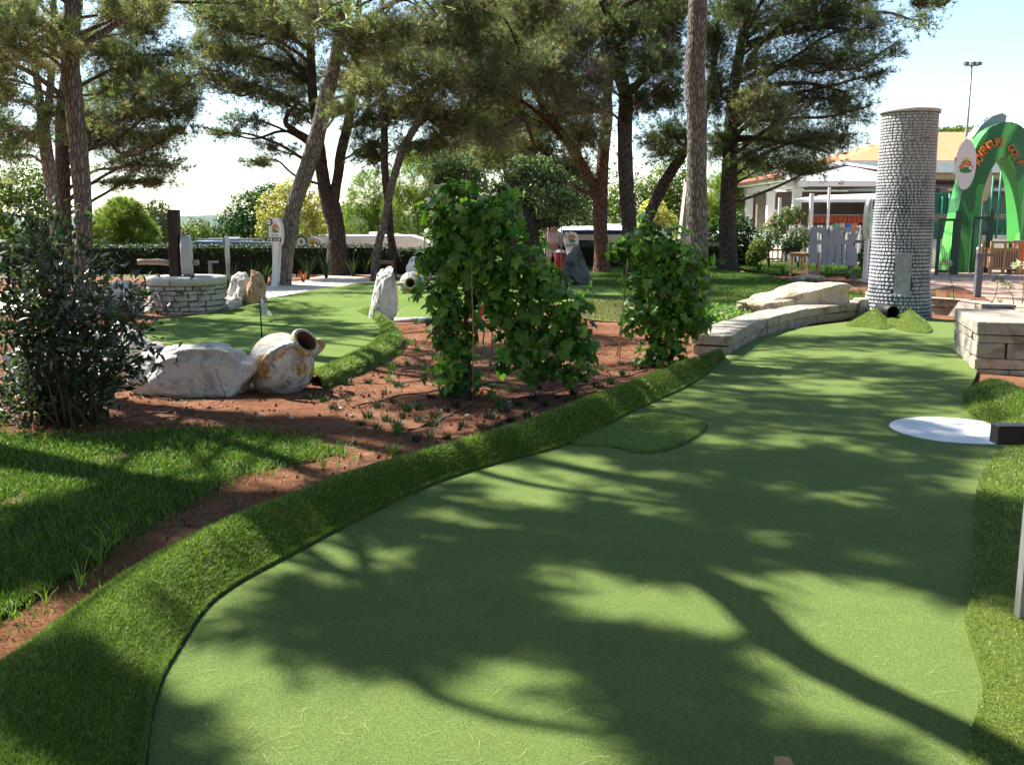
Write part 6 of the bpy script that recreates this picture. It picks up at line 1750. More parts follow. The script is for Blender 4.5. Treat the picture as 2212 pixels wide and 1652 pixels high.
def paddle(label, b_, H, hw, hh, stem_w, bend, rz, icons=True, digit=None, mat='sign_white', half_map=False, numside=-1, thick=0.09):
    """spoon-shaped course sign: curved stem and a rounded head"""
    root = empty('course_sign', b_, rz); tag(root, label, 'sign', 'numbered course signs')
    zc = H - hh
    n = 12
    left, right = [], []
    for t in np.linspace(0, 1, n):
        x = -bend * (1 - t) ** 1.7
        z = t * (zc - hh * 0.72)
        w = stem_w * (1 + 0.15 * t)
        left.append((x - w / 2, z)); right.append((x + w / 2, z))
    head = [(hw * math.copysign(abs(math.cos(a)) ** 0.8, math.cos(a)), zc + hh * math.copysign(abs(math.sin(a)) ** 0.9, math.sin(a))) for a in np.linspace(-math.pi / 2 + 0.32, 1.5 * math.pi - 0.32, 40)]
    Geo().extrude(right + head + left[::-1], thick).build('panel', M[mat], root)
    yf = -thick / 2
    number_disc(root, numside * hw * 0.78, zc + hh * 0.72, hw * 0.42, yf - 0.01, digit)
    if half_map:
        MM = Matrix.Translation(Vector((0, yf, 0)))
        o = Geo().extrude([(-0.02, zc - hh * 0.9)] + [(-0.93 * hw * abs(math.cos(a)) ** 0.8, zc + 0.9 * hh * math.copysign(abs(math.sin(a)) ** .9, math.sin(a))) for a in np.linspace(-1.4, 1.4, 20)] + [(-0.02, zc + hh * 0.9)], 0.014, MM).build('hole_plan', M['p_mapg'], root)
        Geo().extrude(arc_band(-hw * 0.5, zc, hw * 0.16, hw * 0.32, 0.3, 5.6, 20, 2.2), 0.022, MM).build('fairway_line', M['p_mapl'], o)
        for k in range(6):
            Geo().box((hw * 0.4, yf - 0.006, zc + hh * (0.55 - 0.13 * k)), (hw * 0.5, 0.012, hh * 0.045)).build('text_line', M['p_ring'], root)
    else:
        emblem(root, 0.06 * hw, zc + hh * 0.28, hw * 0.95, yf - 0.005)
        for z in (-0.16, -0.22):
            Geo().box((0.0, yf - 0.004, zc + hh * z), (hw * 0.9, 0.008, hh * 0.02)).build('text_line', M['p_ring'], root)
    if icons:
        for k in (-1, 0, 1):
            o = Geo().box((k * hw * 0.58, yf - 0.006, zc - hh * 0.46), (hw * 0.46, 0.012, hh * 0.27)).build('icon', M['p_brown'], root)
            Geo().extrude([(k * hw * .58 - hw * .1, zc - hh * .56), (k * hw * .58 + hw * .06, zc - hh * .56), (k * hw * .58 + hw * .1, zc - hh * .36), (k * hw * .58 - hw * .02, zc - hh * .4)], 0.006, Matrix.Translation(Vector((0, yf - 0.014, 0)))).build('pictogram', M['p_white'], o)
    return root
g0 = gp(602, 622)
paddle('white course sign with orange emblem leaning by the thick pine trunk', g0, 1.68, 0.20, 0.35, 0.17, 0.12, -0.45)
g0 = gp(494, 610)
paddle('white course sign seen almost edge-on behind the mill', g0, 1.22, 0.2, 0.42, 0.12, 0.05, -1.2, half_map=True, icons=False)
p_ = pt(678, 600, 31.5); 
paddle('white course sign showing only its rounded top above the hedge', (p_.x, p_.y, -0.35), 1.43, 0.46, 0.5, 0.3, 0.0, 0.1, numside=-1)
g0 = gp(1234, 600)
paddle('round white course sign behind the dark grey boulder', g0, 1.30, 0.20, 0.26, 0.18, -0.1, 0.1, numside=-1)
g0 = gp(1868, 612)
paddle('tall narrow course sign with a green plan left of the tower', g0, 2.18, 0.33, 0.55, 0.19, 0.02, 0.95, half_map=True, icons=False, digit=1, numside=1)

# ================================================================== entrance arch
YA = 31.0
o0 = pt(2125, 566, YA); o0.z = 0.0
def pa_(u, v):
    p = pt(u, v, YA); return (p.x - o0.x, p.z - o0.z)
arch = empty('entrance_arch', o0); tag(arch, 'tall swirling green entrance arch with orange lettering', 'arch')
OUT = [(2034, 590), (2046, 520), (2062, 440), (2078, 375), (2096, 322), (2116, 290), (2140, 272), (2165, 266), (2192, 274), (2216, 302), (2234, 355), (2246, 430), (2252, 520), (2254, 590)]
INN = [(2190, 590), (2187, 520), (2186, 460), (2182, 405), (2172, 365), (2158, 342), (2144, 346), (2128, 365), (2114, 398), (2104, 440), (2097, 500), (2092, 590)]
so1 = [tuple(x[:2]) for x in spline([(*pa_(*p), 0) for p in OUT], 40)]
si1 = [tuple(x[:2]) for x in spline([(*pa_(*p), 0) for p in INN], 40)]
m, nt, b = new_mat('arch_greens')
v = pos(nt, (1, 1, 1), True)
w_ = N(nt, 'ShaderNodeTexNoise', Scale=0.55, Detail=1, Distortion=1.4)
mp = nt.nodes.new('ShaderNodeMapping'); mp.inputs['Scale'].default_value = (1.6, 0.2, 0.55); nt.links.new(v, mp.inputs['Vector']); nt.links.new(mp.outputs[0], w_.inputs['Vector'])
cr = nt.nodes.new('ShaderNodeValToRGB'); cr.color_ramp.interpolation = 'CONSTANT'
e_ = cr.color_ramp.elements
for _ in range(2): e_.new(0.5)
for k, (p, c) in enumerate([(0.0, (0.02, 0.14, 0.03)), (0.42, (0.05, 0.32, 0.05)), (0.52, (0.13, 0.52, 0.09)), (0.62, (0.05, 0.24, 0.05))]):
    e_[k].position = p; e_[k].color = (*c, 1)
nt.links.new(w_.outputs['Fac'], cr.inputs[0])
set_in(nt, b.inputs['Base Color'], cr.outputs[0])
b.inputs['Roughness'].default_value = 0.55
M['arch'] = m
n = 40
V_, fs = [], []
for (x, z) in so1: V_.append((x, -0.35, z))
for (x, z) in si1[::-1]: V_.append((x, -0.45, z))
for (x, z) in so1: V_.append((x, 0.35, z))
for (x, z) in si1[::-1]: V_.append((x, 0.35, z))
for i in range(n - 1):
    fs += [[i, i + 1, n + i + 1, n + i], [2 * n + i, 3 * n + i, 3 * n + i + 1, 2 * n + i + 1], [i, 2 * n + i, 2 * n + i + 1, i + 1], [n + i, n + i + 1, 3 * n + i + 1, 3 * n + i]]
Geo().add(V_, fs, smooth=False).build('arch_body', M['arch'], arch)
fin = [(2108, 296), (2128, 268), (2150, 250), (2172, 243), (2182, 248), (2178, 268), (2168, 270), (2150, 268), (2130, 280)]
Geo().extrude([pa_(*p) for p in fin], 0.5, Matrix.Translation(Vector((0, 0.45, 0)))).build('fin', simple('grey_mesh_panel', (0.24, 0.30, 0.29), (0.33, 0.39, 0.38), 12, 0.5, 0.6, 60), arch)
M['letter'] = simple('orange_letter', (0.72, 0.10, 0.03), (0.80, 0.28, 0.04), 3.0, 0.45, 0)
words = [('ADVENTURE', [(2096, 358), (2106, 334), (2122, 318), (2140, 310), (2154, 311)]), ('GOLF', [(2163, 318), (2172, 330), (2180, 346), (2186, 360)])]
for wd, line in words:
    P = spline([(*p, 0) for p in line], 60); P = resample(P, 400)
    for k, chh in enumerate(wd):
        i = int((k + 0.5) / len(wd) * 399)
        u, v_ = P[i][0], P[i][1]
        a = math.atan2(-(P[min(399, i + 8)][1] - P[max(0, i - 8)][1]), P[min(399, i + 8)][0] - P[max(0, i - 8)][0])
        cu = bpy.data.curves.new('letter', 'FONT')
        cu.body = chh; cu.size = 0.30; cu.extrude = 0.02; cu.align_x = 'CENTER'; cu.align_y = 'CENTER'
        cu.materials.append(M['letter'])
        o = bpy.data.objects.new('letter', cu)
        x, z = pa_(u, v_)
        o.matrix_world = Matrix.Translation(Vector((x, -0.47, z))) @ Matrix.Rotation(-a, 4, 'Y') @ Matrix.Rotation(math.pi / 2, 4, 'X') @ Matrix.Diagonal(Vector((0.8, 1.15, 1, 1)))
        mw = o.matrix_world.copy()
        me = bpy.data.meshes.new_from_object(o); bpy.data.objects.remove(o)
        o = place(me, 'letter', arch); o.matrix_local = mw
p_ = pt(2086, 356, 29.5)
os_ = empty('oval_sign', (p_.x, p_.y, 0)); tag(os_, 'large grey oval sign with emblem on the arch left leg', 'sign')
Geo().extrude(ell(0, p_.z, 0.30, 0.73, 40), 0.06).build('panel', M['sign_white'], os_)
Geo().box((0, 0.35, p_.z), (0.08, 0.7, 0.5)).build('bracket', M['slate'], os_)
emblem(os_, 0.0, p_.z - 0.05, 0.36, -0.035)
p_ = pt(2128, 395, 33.5)
o = Geo().extrude(ell(0, 0, 0.22, 0.62, 32), 0.08).build('oval_sign', simple('beige_panel', (0.52, 0.42, 0.32), None, 3, 0.7, 0)); o.location = p_
Geo().box((0, 0.02, -2.0), (0.06, 0.06, 2.9)).build('post', M['slate'], o)
tag(o, 'beige oval sign back seen inside the arch', 'sign')
# gates and fence at the entrance
M['gate_green'] = simple('dark_green_steel', (0.015, 0.05, 0.03), (0.02, 0.065, 0.04), 6, 0.45, 0)
M['fence_green'] = simple('green_steel', (0.02, 0.16, 0.10), (0.03, 0.20, 0.13), 6, 0.45, 0)
def gate(label, u0, u1, v0, v1, Y):
    a, b_, t = pt(u0, v1, Y), pt(u1, v1, Y), pt(u0, v0, Y)
    root = empty('gate', (a.x, a.y, 0)); tag(root, label, 'gate')
    W, H = b_.x - a.x, t.z
    for x in (0, W): Geo().box((x, 0, H / 2), (0.08, 0.08, H)).build('upright', M['gate_green'], root)
    for z in (H - 0.04, 0.12): Geo().box((W / 2, 0, z), (W - 0.084, 0.06, 0.08)).build('crossbar', M['gate_green'], root)
    for k in range(1, 9): Geo().tube([(W * k / 9, 0, 0.16), (W * k / 9, 0, H - 0.08)], 0.006, 5).build('wire', M['gate_green'], root, attr=False)
gate('dark green open gate leaf right of the tower', 2024, 2056, 472, 572, 29)
gate('dark green gate leaf inside the arch', 2096, 2128, 468, 572, 30)
for u, v0, v1, Y, w, lab in ((2063, 455, 575, 29.2, .14, 'dark green gate post before the arch left leg'), (2133, 452, 570, 30.2, .14, 'dark green gate post inside the arch')):
    p0, p1 = pt(u, v1, Y), pt(u + 2, v0, Y)
    tag(Geo().box((p0.x, p0.y, p1.z / 2), (w, w, p1.z)).build('gate_post', M['gate_green'], bevel=0.01), lab, 'post')
fe = empty('mesh_fence', (pt(2030, 500, 38).x, 38, 0)); tag(fe, 'tall green mesh fence behind the arch', 'fence')
for u, vt in ((2012, 428), (2036, 425), (2052, 418), (2118, 440), (2146, 380), (2165, 350), (2200, 400), (2240, 400)):
    p1 = pt(u, vt, 38)
    Geo().tube([(p1.x - fe.location.x, 0, 0), (p1.x - fe.location.x, 0, p1.z)], 0.045, 8).build('post', M['fence_green'], fe, attr=False)
xa, xb = pt(1985, 400, 38).x - fe.location.x, pt(2260, 400, 38).x - fe.location.x
g = Geo()
for k in range(34): g.bar((xa, 0.03, 0.1 + k * 0.075), (xb, 0.03, 0.1 + k * 0.075), 0.012)
for k in range(70): g.bar((xa + (xb - xa) * k / 69, 0.05, 0.1), (xa + (xb - xa) * k / 69, 0.05, 2.6), 0.010)
g.build('wire_mesh', M['fence_green'], fe)
for x0, x1, z0, z1 in ((xa, xa + 1.25, 1.9, 2.7), (xa, xa + 1.25, 0.9, 1.6), (xa + 2.0, xb, 1.3, 1.7)):
    Geo().box(((x0 + x1) / 2, 0.09, (z0 + z1) / 2), (x1 - x0, 0.02, z1 - z0)).build('screen', simple('green_screen', (0.02, 0.13, 0.09), (0.03, 0.17, 0.12), 4, 0.7, 0.2), fe)
# white canvas walls beside the gates
for u0, u1, va, vb, vg, Y, lab in ((1990, 2030, 535, 552, 572, 33, 'white sunlit canvas wall left of the arch'), (2098, 2182, 545, 520, 570, 34, 'white sunlit canvas wall seen through the arch')):
    a, b_, c_, d_ = pt(u0, vg, Y), pt(u1, vg, Y), pt(u1, vb, Y), pt(u0, va, Y)
    o = Geo().extrude([(a.x, 0), (b_.x, 0), (c_.x, c_.z), ((c_.x + d_.x) / 2, max(c_.z, d_.z) + 0.08), (d_.x, d_.z)], 0.15, Matrix.Translation(Vector((0, Y, 0)))).build('canvas_wall', M['white'])
    tag(o, lab, 'canvas')
# slatted wooden bin and orange towel
g0 = gp(2158, 592)
bn = empty('slatted_bin', g0, 0.0); tag(bn, 'slatted wooden litter bin left of the orange towel', 'bin')
W_, H_ = 0.82, 1.0
for x in (-W_ / 2, -0.02, W_ / 2): Geo().box((x, -0.25, H_ / 2), (0.09, 0.07, H_)).build('post', M['wood'], bn, bevel=0.005)
for x in (-W_ / 2, W_ / 2): Geo().box((x, 0.25, H_ / 2), (0.09, 0.07, H_)).build('post', M['wood'], bn, bevel=0.005)
for z in (H_ - 0.03, H_ - 0.24, 0.18): Geo().box((0, -0.262, z), (W_ - 0.0, 0.04, 0.07)).build('rail', M['wood'], bn, bevel=0.004)
for k in range(10):
    x = -W_ / 2 + 0.08 + k * (W_ - 0.16) / 9
    Geo().box((x, -0.245, 0.48), (0.045, 0.02, 0.52)).build('slat', M['wood'], bn)
for x in (-W_ / 2, W_ / 2):
    for k in range(5): Geo().box((x, -0.17 + k * 0.085, 0.5), (0.02, 0.045, 0.6)).build('slat', M['wood'], bn)
Geo().box((0, 0.0, 0.46), (W_ - 0.12, 0.36, 0.66)).build('liner', M['p_dark'], bn)
g0 = gp(2215, 592)
V_ = []
for i in range(14):
    for j in range(8):
        V_.append((-0.42 + 0.075 * i, 0.03 * math.sin(i * 0.9 + j * 0.4), 1.0 - j * 0.135 + 0.02 * math.sin(i)))
m, nt, b = new_mat('orange_flower_print')
v = pos(nt, (1, 0.01, 1), True)
vo = N(nt, 'ShaderNodeTexVoronoi', Scale=8.5, Randomness=0.25); nt.links.new(v, vo.inputs['Vector'])
dots = ramp(nt, vo.outputs['Distance'], [(0.30, (1, 1, 1)), (0.36, (0, 0, 0))])
wv = ramp(nt, N(nt, 'ShaderNodeTexWave', Scale=1.25, bands_direction='Z').outputs['Fac'], [(0.4, (0, 0, 0)), (0.6, (1, 1, 1))])
nt.links.new(v, nt.nodes[-1].inputs[0]) if False else None
set_in(nt, b.inputs['Base Color'], mixc(nt, dots, (0.78, 0.16, 0.02), mixc(nt, ramp(nt, vo.outputs['Color'], [(0.3, (0, 0, 0)), (0.6, (1, 1, 1))]), (0.55, 0.04, 0.16), (0.72, 0.42, 0.38))))
b.inputs['Roughness'].default_value = 0.85
tw_ = Geo().add(V_, grid_faces(14, 8), smooth=True).build('towel', m); tw_.location = g0
tag(tw_, 'orange flower-print towel hanging at the right edge', 'towel')
rl = Geo().tube([(0, 0, 0), (1.1, 0, 0)], 0.02, 8).build('drying_rail', M['steel'], attr=False); rl.location = g0 + Vector((-0.44, 0.02, 1.01))
for x in (0, 1.1): Geo().tube([(x, 0, -1.01), (x, 0, 0)], 0.018, 6).build('leg', M['steel'], rl, attr=False)
tag(rl, 'thin steel rail carrying the orange towel', 'rail')
# navy flag on its pole, tall light mast
p0, p1 = pt(2102, 480, 33), pt(2100, 288, 33)
nf = empty('banner_flag', (p0.x, p0.y, 0)); tag(nf, 'furled navy flag on a pole left of the arch', 'flag')
Geo().tube([(0, 0, 0), (0, 0, p1.z)], 0.04, 8).build('pole', simple('navy_pole', (0.02, 0.03, 0.09), None, 5, 0.5, 0), nf, attr=False)
V_ = [(0.02 + 0.045 * i * (0.35 + 0.65 * (j / 7)) , 0.03 * math.sin(i * 1.3 + j), p1.z - 0.1 - 0.10 * j - 0.06 * i) for i in range(7) for j in range(8)]
Geo().add(V_, grid_faces(7, 8), smooth=True).build('cloth', simple('navy_cloth', (0.02, 0.035, 0.14), (0.03, 0.05, 0.18), 5, 0.8, 0), nf)
p0, p1 = pt(2088, 480, 80), pt(2099, 142, 80)
ms_ = empty('light_mast', (p1.x, p1.y, 0)); tag(ms_, 'tall thin floodlight mast against the sky at the right', 'lamp')
Geo().tube([(0, 0, 0), (0, 0, p1.z)], [0.16, 0.08], 8).build('pole', M['steel'], ms_, attr=False)
Geo().box((0, 0, p1.z), (1.1, 0.12, 0.1)).build('crossbar', M['steel'], ms_)
for x in (-0.5, 0.05, 0.5): Geo().box((x, -0.15, p1.z + 0.12), (0.32, 0.3, 0.26), 0.2).build('floodlight', M['slate'], ms_)

# ================================================================== restaurant
M['roof_red'] = simple('red_roof_tiles', (0.40, 0.15, 0.10), (0.30, 0.10, 0.065), 2.2, 0.85, 0.6, 14, 0.04, sc=(1, 4, 1))
M['roof_orange'] = simple('orange_roof_tiles', (0.55, 0.26, 0.12), (0.45, 0.19, 0.085), 1.2, 0.85, 0.6, 9, 0.05, sc=(1, 4, 1))
M['plaster'] = simple('white_plaster', (0.80, 0.78, 0.74), (0.74, 0.72, 0.68), 2, 0.8, 0.1)
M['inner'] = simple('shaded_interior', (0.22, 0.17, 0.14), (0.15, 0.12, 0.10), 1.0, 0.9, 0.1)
M['awning'] = simple('beige_awning', (0.62, 0.48, 0.40), (0.55, 0.42, 0.35), 1, 0.8, 0.1)
M['red_panel'] = simple('red_panel', (0.45, 0.06, 0.025), (0.50, 0.09, 0.03), 3, 0.6, 0)
rs = empty('restaurant', (12, 42, 0)); tag(rs, 'white restaurant with red tiled roof, columns and gabled porch', 'building')
ro = Vector(rs.location)
def rp(u, v, Y): return pt(u, v, Y) - ro
TZ_ = 1.0
Geo().box((9.5, 9, TZ_ / 2), (20, 19, TZ_)).build('terrace', M['plaster'], rs)
XE, YF, YB = 0.05, 0.0, 15.0
zf = 3.02
for Y_ in (0.15, 4.4, 8.6, 12.8):
    Geo().box((XE + 0.2, Y_, (TZ_ + zf) / 2), (0.34, 0.34, zf - TZ_)).build('column', M['plaster'], rs, bevel=0.01)
    Geo().box((XE + 0.2, Y_, zf - 0.08), (0.44, 0.44, 0.08)).build('capital', M['plaster'], rs)
Geo().box((XE + 0.2, 7.0, zf + 0.14), (0.36, 15.4, 0.27)).build('beam', M['plaster'], rs)
Geo().box((XE - 0.15, 7.0, zf + 0.42), (0.5, 15.8, 0.22)).build('fascia', M['plaster'], rs)
ap = rp(1826, 358, 42.0)
gl_, gr_ = rp(1700, 404, 42.0), rp(1962, 414, 42.0)
ap = rp(1826, 358, 45.0)
Geo().add([(gl_.x - 0.3, -0.3, zf + 0.28), (gr_.x + 0.3, -0.3, zf + 0.28), (ap.x, ap.y, ap.z), (gl_.x - 0.3, -0.3, zf + 0.20), (gr_.x + 0.3, -0.3, zf + 0.20), (ap.x, ap.y, ap.z - 0.1)], [[0, 1, 2], [5, 4, 3], [0, 3, 4, 1], [1, 4, 5, 2], [2, 5, 3, 0]]).build('porch_canopy', M['white'], rs)
Geo().box(((gl_.x + gr_.x) / 2, -0.25, zf + 0.12), (gr_.x - gl_.x + 0.4, 0.12, 0.17)).build('porch_beam', M['plaster'], rs)
for (xa_, xb_, nm) in ((gl_.x - 0.45, ap.x, 'left'), (gr_.x + 0.45, ap.x, 'right')):
    za = zf + 0.52
    V_ = [(xa_, -0.2, za), (xb_, ap.y + 0.05, ap.z + 0.05), (xb_, 13, ap.z + 0.12 + 0.2), (xa_, 15, za), (xa_, -0.2, za - 0.08), (xb_, ap.y + 0.05, ap.z - 0.03), (xb_, 13, ap.z + 0.1), (xa_, 15, za - 0.08)]
    Geo().add(V_, [[0, 1, 2, 3], [7, 6, 5, 4], [0, 4, 5, 1], [3, 2, 6, 7], [0, 3, 7, 4]]).build('roof', M['roof_red'], rs)
    Geo().bar((xa_, -0.22, za + 0.02), (xb_, ap.y, ap.z + 0.09), 0.10, 0.10).build('bargeboard', M['plaster'], rs)
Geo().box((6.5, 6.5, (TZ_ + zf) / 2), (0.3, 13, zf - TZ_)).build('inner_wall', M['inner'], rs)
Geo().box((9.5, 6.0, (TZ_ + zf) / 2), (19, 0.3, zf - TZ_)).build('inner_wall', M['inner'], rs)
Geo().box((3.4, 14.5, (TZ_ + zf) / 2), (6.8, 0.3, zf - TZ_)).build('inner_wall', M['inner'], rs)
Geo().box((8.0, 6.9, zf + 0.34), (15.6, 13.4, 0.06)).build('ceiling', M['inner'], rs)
for x in (3.8, 7.6): Geo().box((x, 0.1, (TZ_ + zf) / 2), (0.3, 0.3, zf - TZ_)).build('column', M['plaster'], rs)
# railing with red panels
Geo().bar((XE + 0.5, -0.6, 1.86), (9.0, -0.6, 1.86), 0.05).build('handrail', M['steel'], rs)
for k in range(46):
    x = XE + 0.55 + k * 0.19
    Geo().box((x, -0.6, 1.67), (0.15, 0.03, 0.30)).build('railing_panel', M['red_panel'], rs)
for k in range(9): Geo().box((XE + 0.55 + k * 1.03, -0.57, 1.42), (0.05, 0.05, 0.9)).build('baluster', M['slate'], rs)
Geo().box((4.9, -0.55, 0.98), (9.2, 0.5, 0.06)).build('terrace_edge', M['plaster'], rs)
# awning with its white posts
aw = empty('awning', (12.3, 40.5, 0)); tag(aw, 'long beige awning before the restaurant terrace', 'awning')
a0, a1 = pt(1712, 433, 40.0) - aw.location, pt(1930, 433, 40.0) - aw.location
b0_, b1_ = pt(1757, 424, 41.2) - aw.location, pt(1935, 418, 41.2) - aw.location
Geo().add([tuple(a0), tuple(a1), tuple(b1_), tuple(b0_), tuple(a0 + Vector((0, 0, .03))), tuple(a1 + Vector((0, 0, .03))), tuple(b1_ + Vector((0, 0, .03))), tuple(b0_ + Vector((0, 0, .03)))], [[3, 2, 1, 0], [4, 5, 6, 7], [0, 1, 5, 4], [1, 2, 6, 5], [2, 3, 7, 6], [3, 0, 4, 7]]).build('canvas', M['awning'], aw)
Geo().bar(a0 + Vector((0, -0.02, -0.02)), a1 + Vector((0, -0.02, -0.02)), 0.04, 0.12).build('valance', M['white'], aw)
for u, vt, w in ((1685, 427, .1), (1754, 418, .14), (1792, 405, .09)):
    p = pt(u, vt, 39.8) - aw.location
    Geo().box((p.x, p.y, p.z / 2), (w, w, p.z)).build('post', M['white'], aw)
# towels and parasols over the low white slat fence
sf = empty('slat_fence', (pt(1700, 500, 38.5).x, 38.5, 0)); tag(sf, 'low white slatted fence below the restaurant terrace', 'fence')
for k in range(34): Geo().box((k * 0.125, 0, 0.72), (0.075, 0.03, 1.44)).build('slat', M['white'] if k % 3 else M['slate'], sf)
Geo().bar((0, 0.03, 1.3), (4.2, 0.03, 1.3), 0.05).build('rail', M['white'], sf)
for u, c_, lab in ((1834, (0.04, 0.18, 0.62), 'blue towel hung over the slatted fence'), (1846, (0.75, 0.22, 0.03), 'orange towel hung over the slatted fence'), (1808, (0.20, 0.45, 0.26), 'green folded parasol on the slatted fence'), (1820, (0.66, 0.45, 0.42), 'pale pink towel hung over the slatted fence')):
    p = pt(u, 484, 38.4)
    V_ = [(-0.1 + 0.034 * i, -0.03 + 0.012 * math.sin(i * 2.1), 0.16 - 0.055 * j) for i in range(7) for j in range(7)]
    o = Geo().add(V_, grid_faces(7, 7), smooth=True).build('towel', simple('cloth_%s' % u, c_, None, 4, 0.85, 0)); o.location = (p.x, 38.45, 1.36)
    tag(o, lab, 'towel')
# hall with the orange roof
hb = empty('hall', (pt(1980, 500, 74).x, 74, 0)); tag(hb, 'large hall with orange tiled hip roof behind tower and arch', 'building')
ho = Vector(hb.location)
e0, e1 = pt(1815, 347, 74) - ho, pt(2420, 347, 74) - ho
r0_, r1_ = pt(2000, 289, 82) - ho, pt(2290, 289, 82) - ho
ze = e0.z
V_ = [(e0.x, 0, ze), (e1.x, 0, ze), (e1.x, 22, ze), (e0.x, 22, ze), tuple(r0_), tuple(r1_)]
V_[4] = (r0_.x, 10, r0_.z + 0.3); V_[5] = (r1_.x, 10, r1_.z + 0.3)
Geo().add(V_, [[0, 1, 5, 4], [1, 2, 5], [2, 3, 4, 5], [3, 0, 4]]).build('roof', M['roof_orange'], hb)
Geo().box(((e0.x + e1.x) / 2, 11, ze - 0.45), (e1.x - e0.x, 22, 0.86)).build('fascia', M['plaster'], hb)
Geo().box(((e0.x + e1.x) / 2, 11.5, ze - 1.15), (e1.x - e0.x - 2.5, 20, 0.5)).build('frieze', M['awning'], hb)
Geo().box(((e0.x + e1.x) / 2, 12, (ze - 1.4) / 2), (e1.x - e0.x - 4, 18.5, ze - 1.4)).build('wall', M['plaster'], hb)
for k in range(10):
    x = e0.x + 2.6 + k * 2.05
    o = Geo().box((x, 2.70, ze - 2.3), (1.8, 0.12, 1.5)).build('window', M['slate'], hb)
    Geo().box((x, 2.62, ze - 2.3), (1.62, 0.05, 1.34)).build('pane', simple('blue_glass', (0.10, 0.17, 0.24), (0.14, 0.22, 0.30), 2, 0.1, 0, spec=0.8) if k == 0 else bpy.data.materials['blue_glass'], o)
# tall pale pillar behind the straight trunk
p0, p1 = pt(1478, 525, 36), pt(1492, 395, 36)
tag(Geo().extrude([(p0.x - 0.28, 0), (p0.x + 0.55, 0), (p0.x + 0.5, p1.z), (p0.x - 0.02, p1.z)], 0.6, Matrix.Translation(Vector((0, 36, 0)))).build('pillar', simple('weathered_pillar', (0.55, 0.48, 0.40), (0.42, 0.36, 0.30), 1.5, 0.85, 0.2)), 'pale tapering pillar behind the tall straight trunk', 'pillar')

# ================================================================== vehicles beyond the hedge
M['van_paint'] = simple('dark_blue_paint', (0.05, 0.085, 0.14), (0.06, 0.10, 0.16), 2, 0.25, 0, spec=0.6)
M['glass'] = simple('dark_glass', (0.02, 0.03, 0.04), None, 2, 0.08, 0, spec=0.8)
M['tyre'] = simple('tyre', (0.015, 0.015, 0.015), None, 5, 0.9, 0)
def vehicle(name, label, cat, c, rz, prof, width, paint, windows, wheels, extras=()):
    root = empty(name, c, rz); tag(root, label, cat)
    Geo().extrude(prof, width).build('body', paint, root, bevel=0.05)
    for (x0, x1, z0, z1) in windows:
        for sg in (-1, 1): Geo().box(((x0 + x1) / 2, sg * (width / 2 + 0.003), (z0 + z1) / 2), (x1 - x0, 0.02, z1 - z0)).build('window', M['glass'], root)
    for x in wheels:
        for sg in (-1, 1):
            MM = Matrix.Translation(Vector((x, sg * (width / 2 - 0.08), 0.31))) @ Matrix.Rotation(math.pi / 2, 4, 'X')
            o = Geo().lathe([(0.18, -0.11), (0.30, -0.11), (0.32, -0.07), (0.32, 0.07), (0.30, 0.11), (0.18, 0.11)], 24, MM).build('wheel', M['tyre'], root)
            Geo().lathe([(0, -0.09), (0.19, -0.1), (0.19, 0.1), (0, 0.09)], 20, MM).build('rim', M['steel'], o)
    for nm, cc, ss, mt in extras: Geo().box(cc, ss).build(nm, mt, root, bevel=0.02)
    return root
vp = pt(487, 545, 34)
zg = float(ground_z(vp.x, 34.0))
ztop = pt(487, 520, 34).z
Hv = ztop - zg
vehicle('camper_van', 'dark blue camper van parked behind the hedge', 'van', (vp.x, 34.2, zg), 0.08, [(-1.9, 0.35), (2.1, 0.35), (2.15, 1.0), (1.95, Hv - 0.22), (1.7, Hv - 0.04), (-0.9, Hv), (-1.15, Hv - 0.1), (-1.75, Hv - 0.75), (-2.0, 0.9)], 1.8, M['van_paint'], [(-0.85, 0.2, Hv - 0.62, Hv - 0.2), (0.35, 1.0, Hv - 0.62, Hv - 0.2), (1.1, 1.75, Hv - 0.62, Hv - 0.2)], (-1.25, 1.35),
        [('roof_rail', (0.3, -0.75, Hv + 0.05), (2.2, 0.05, 0.05), M['steel']), ('roof_rail', (0.3, 0.75, Hv + 0.05), (2.2, 0.05, 0.05), M['steel']), ('roof_vent', (0.2, 0, Hv + 0.06), (0.5, 0.5, 0.1), M['white']), ('windscreen', (-1.46, 0, Hv - 0.42), (0.08, 1.4, 0.4), M['glass'])])
vp = pt(800, 545, 35.5); zg = float(ground_z(vp.x, 35.5)); Hc = pt(800, 508, 35.5).z - zg
vehicle('caravan', 'long white caravan behind the crossing slim pines', 'caravan', (vp.x, 35.8, zg), 0.04, [(-2.1, 0.4), (2.4, 0.4), (2.5, 1.0), (2.42, Hc - 0.5), (2.0, Hc - 0.15), (1.5, Hc), (-2.0, Hc), (-2.2, Hc - 0.3), (-2.25, 1.0)], 2.2, M['white'], [(-1.6, -0.6, Hc - 1.2, Hc - 0.65), (0.6, 1.6, Hc - 1.2, Hc - 0.65)], (0.3,), [('roof_vent', (0.2, 0, Hc + 0.05), (0.5, 0.5, 0.12), M['white']), ('door', (-0.1, -1.112, 1.2), (0.6, 0.02, 1.5), M['sign_white'])])
vp = pt(1300, 520, 38); zg = float(ground_z(vp.x, 38)); Hc = pt(1300, 490, 38).z - zg
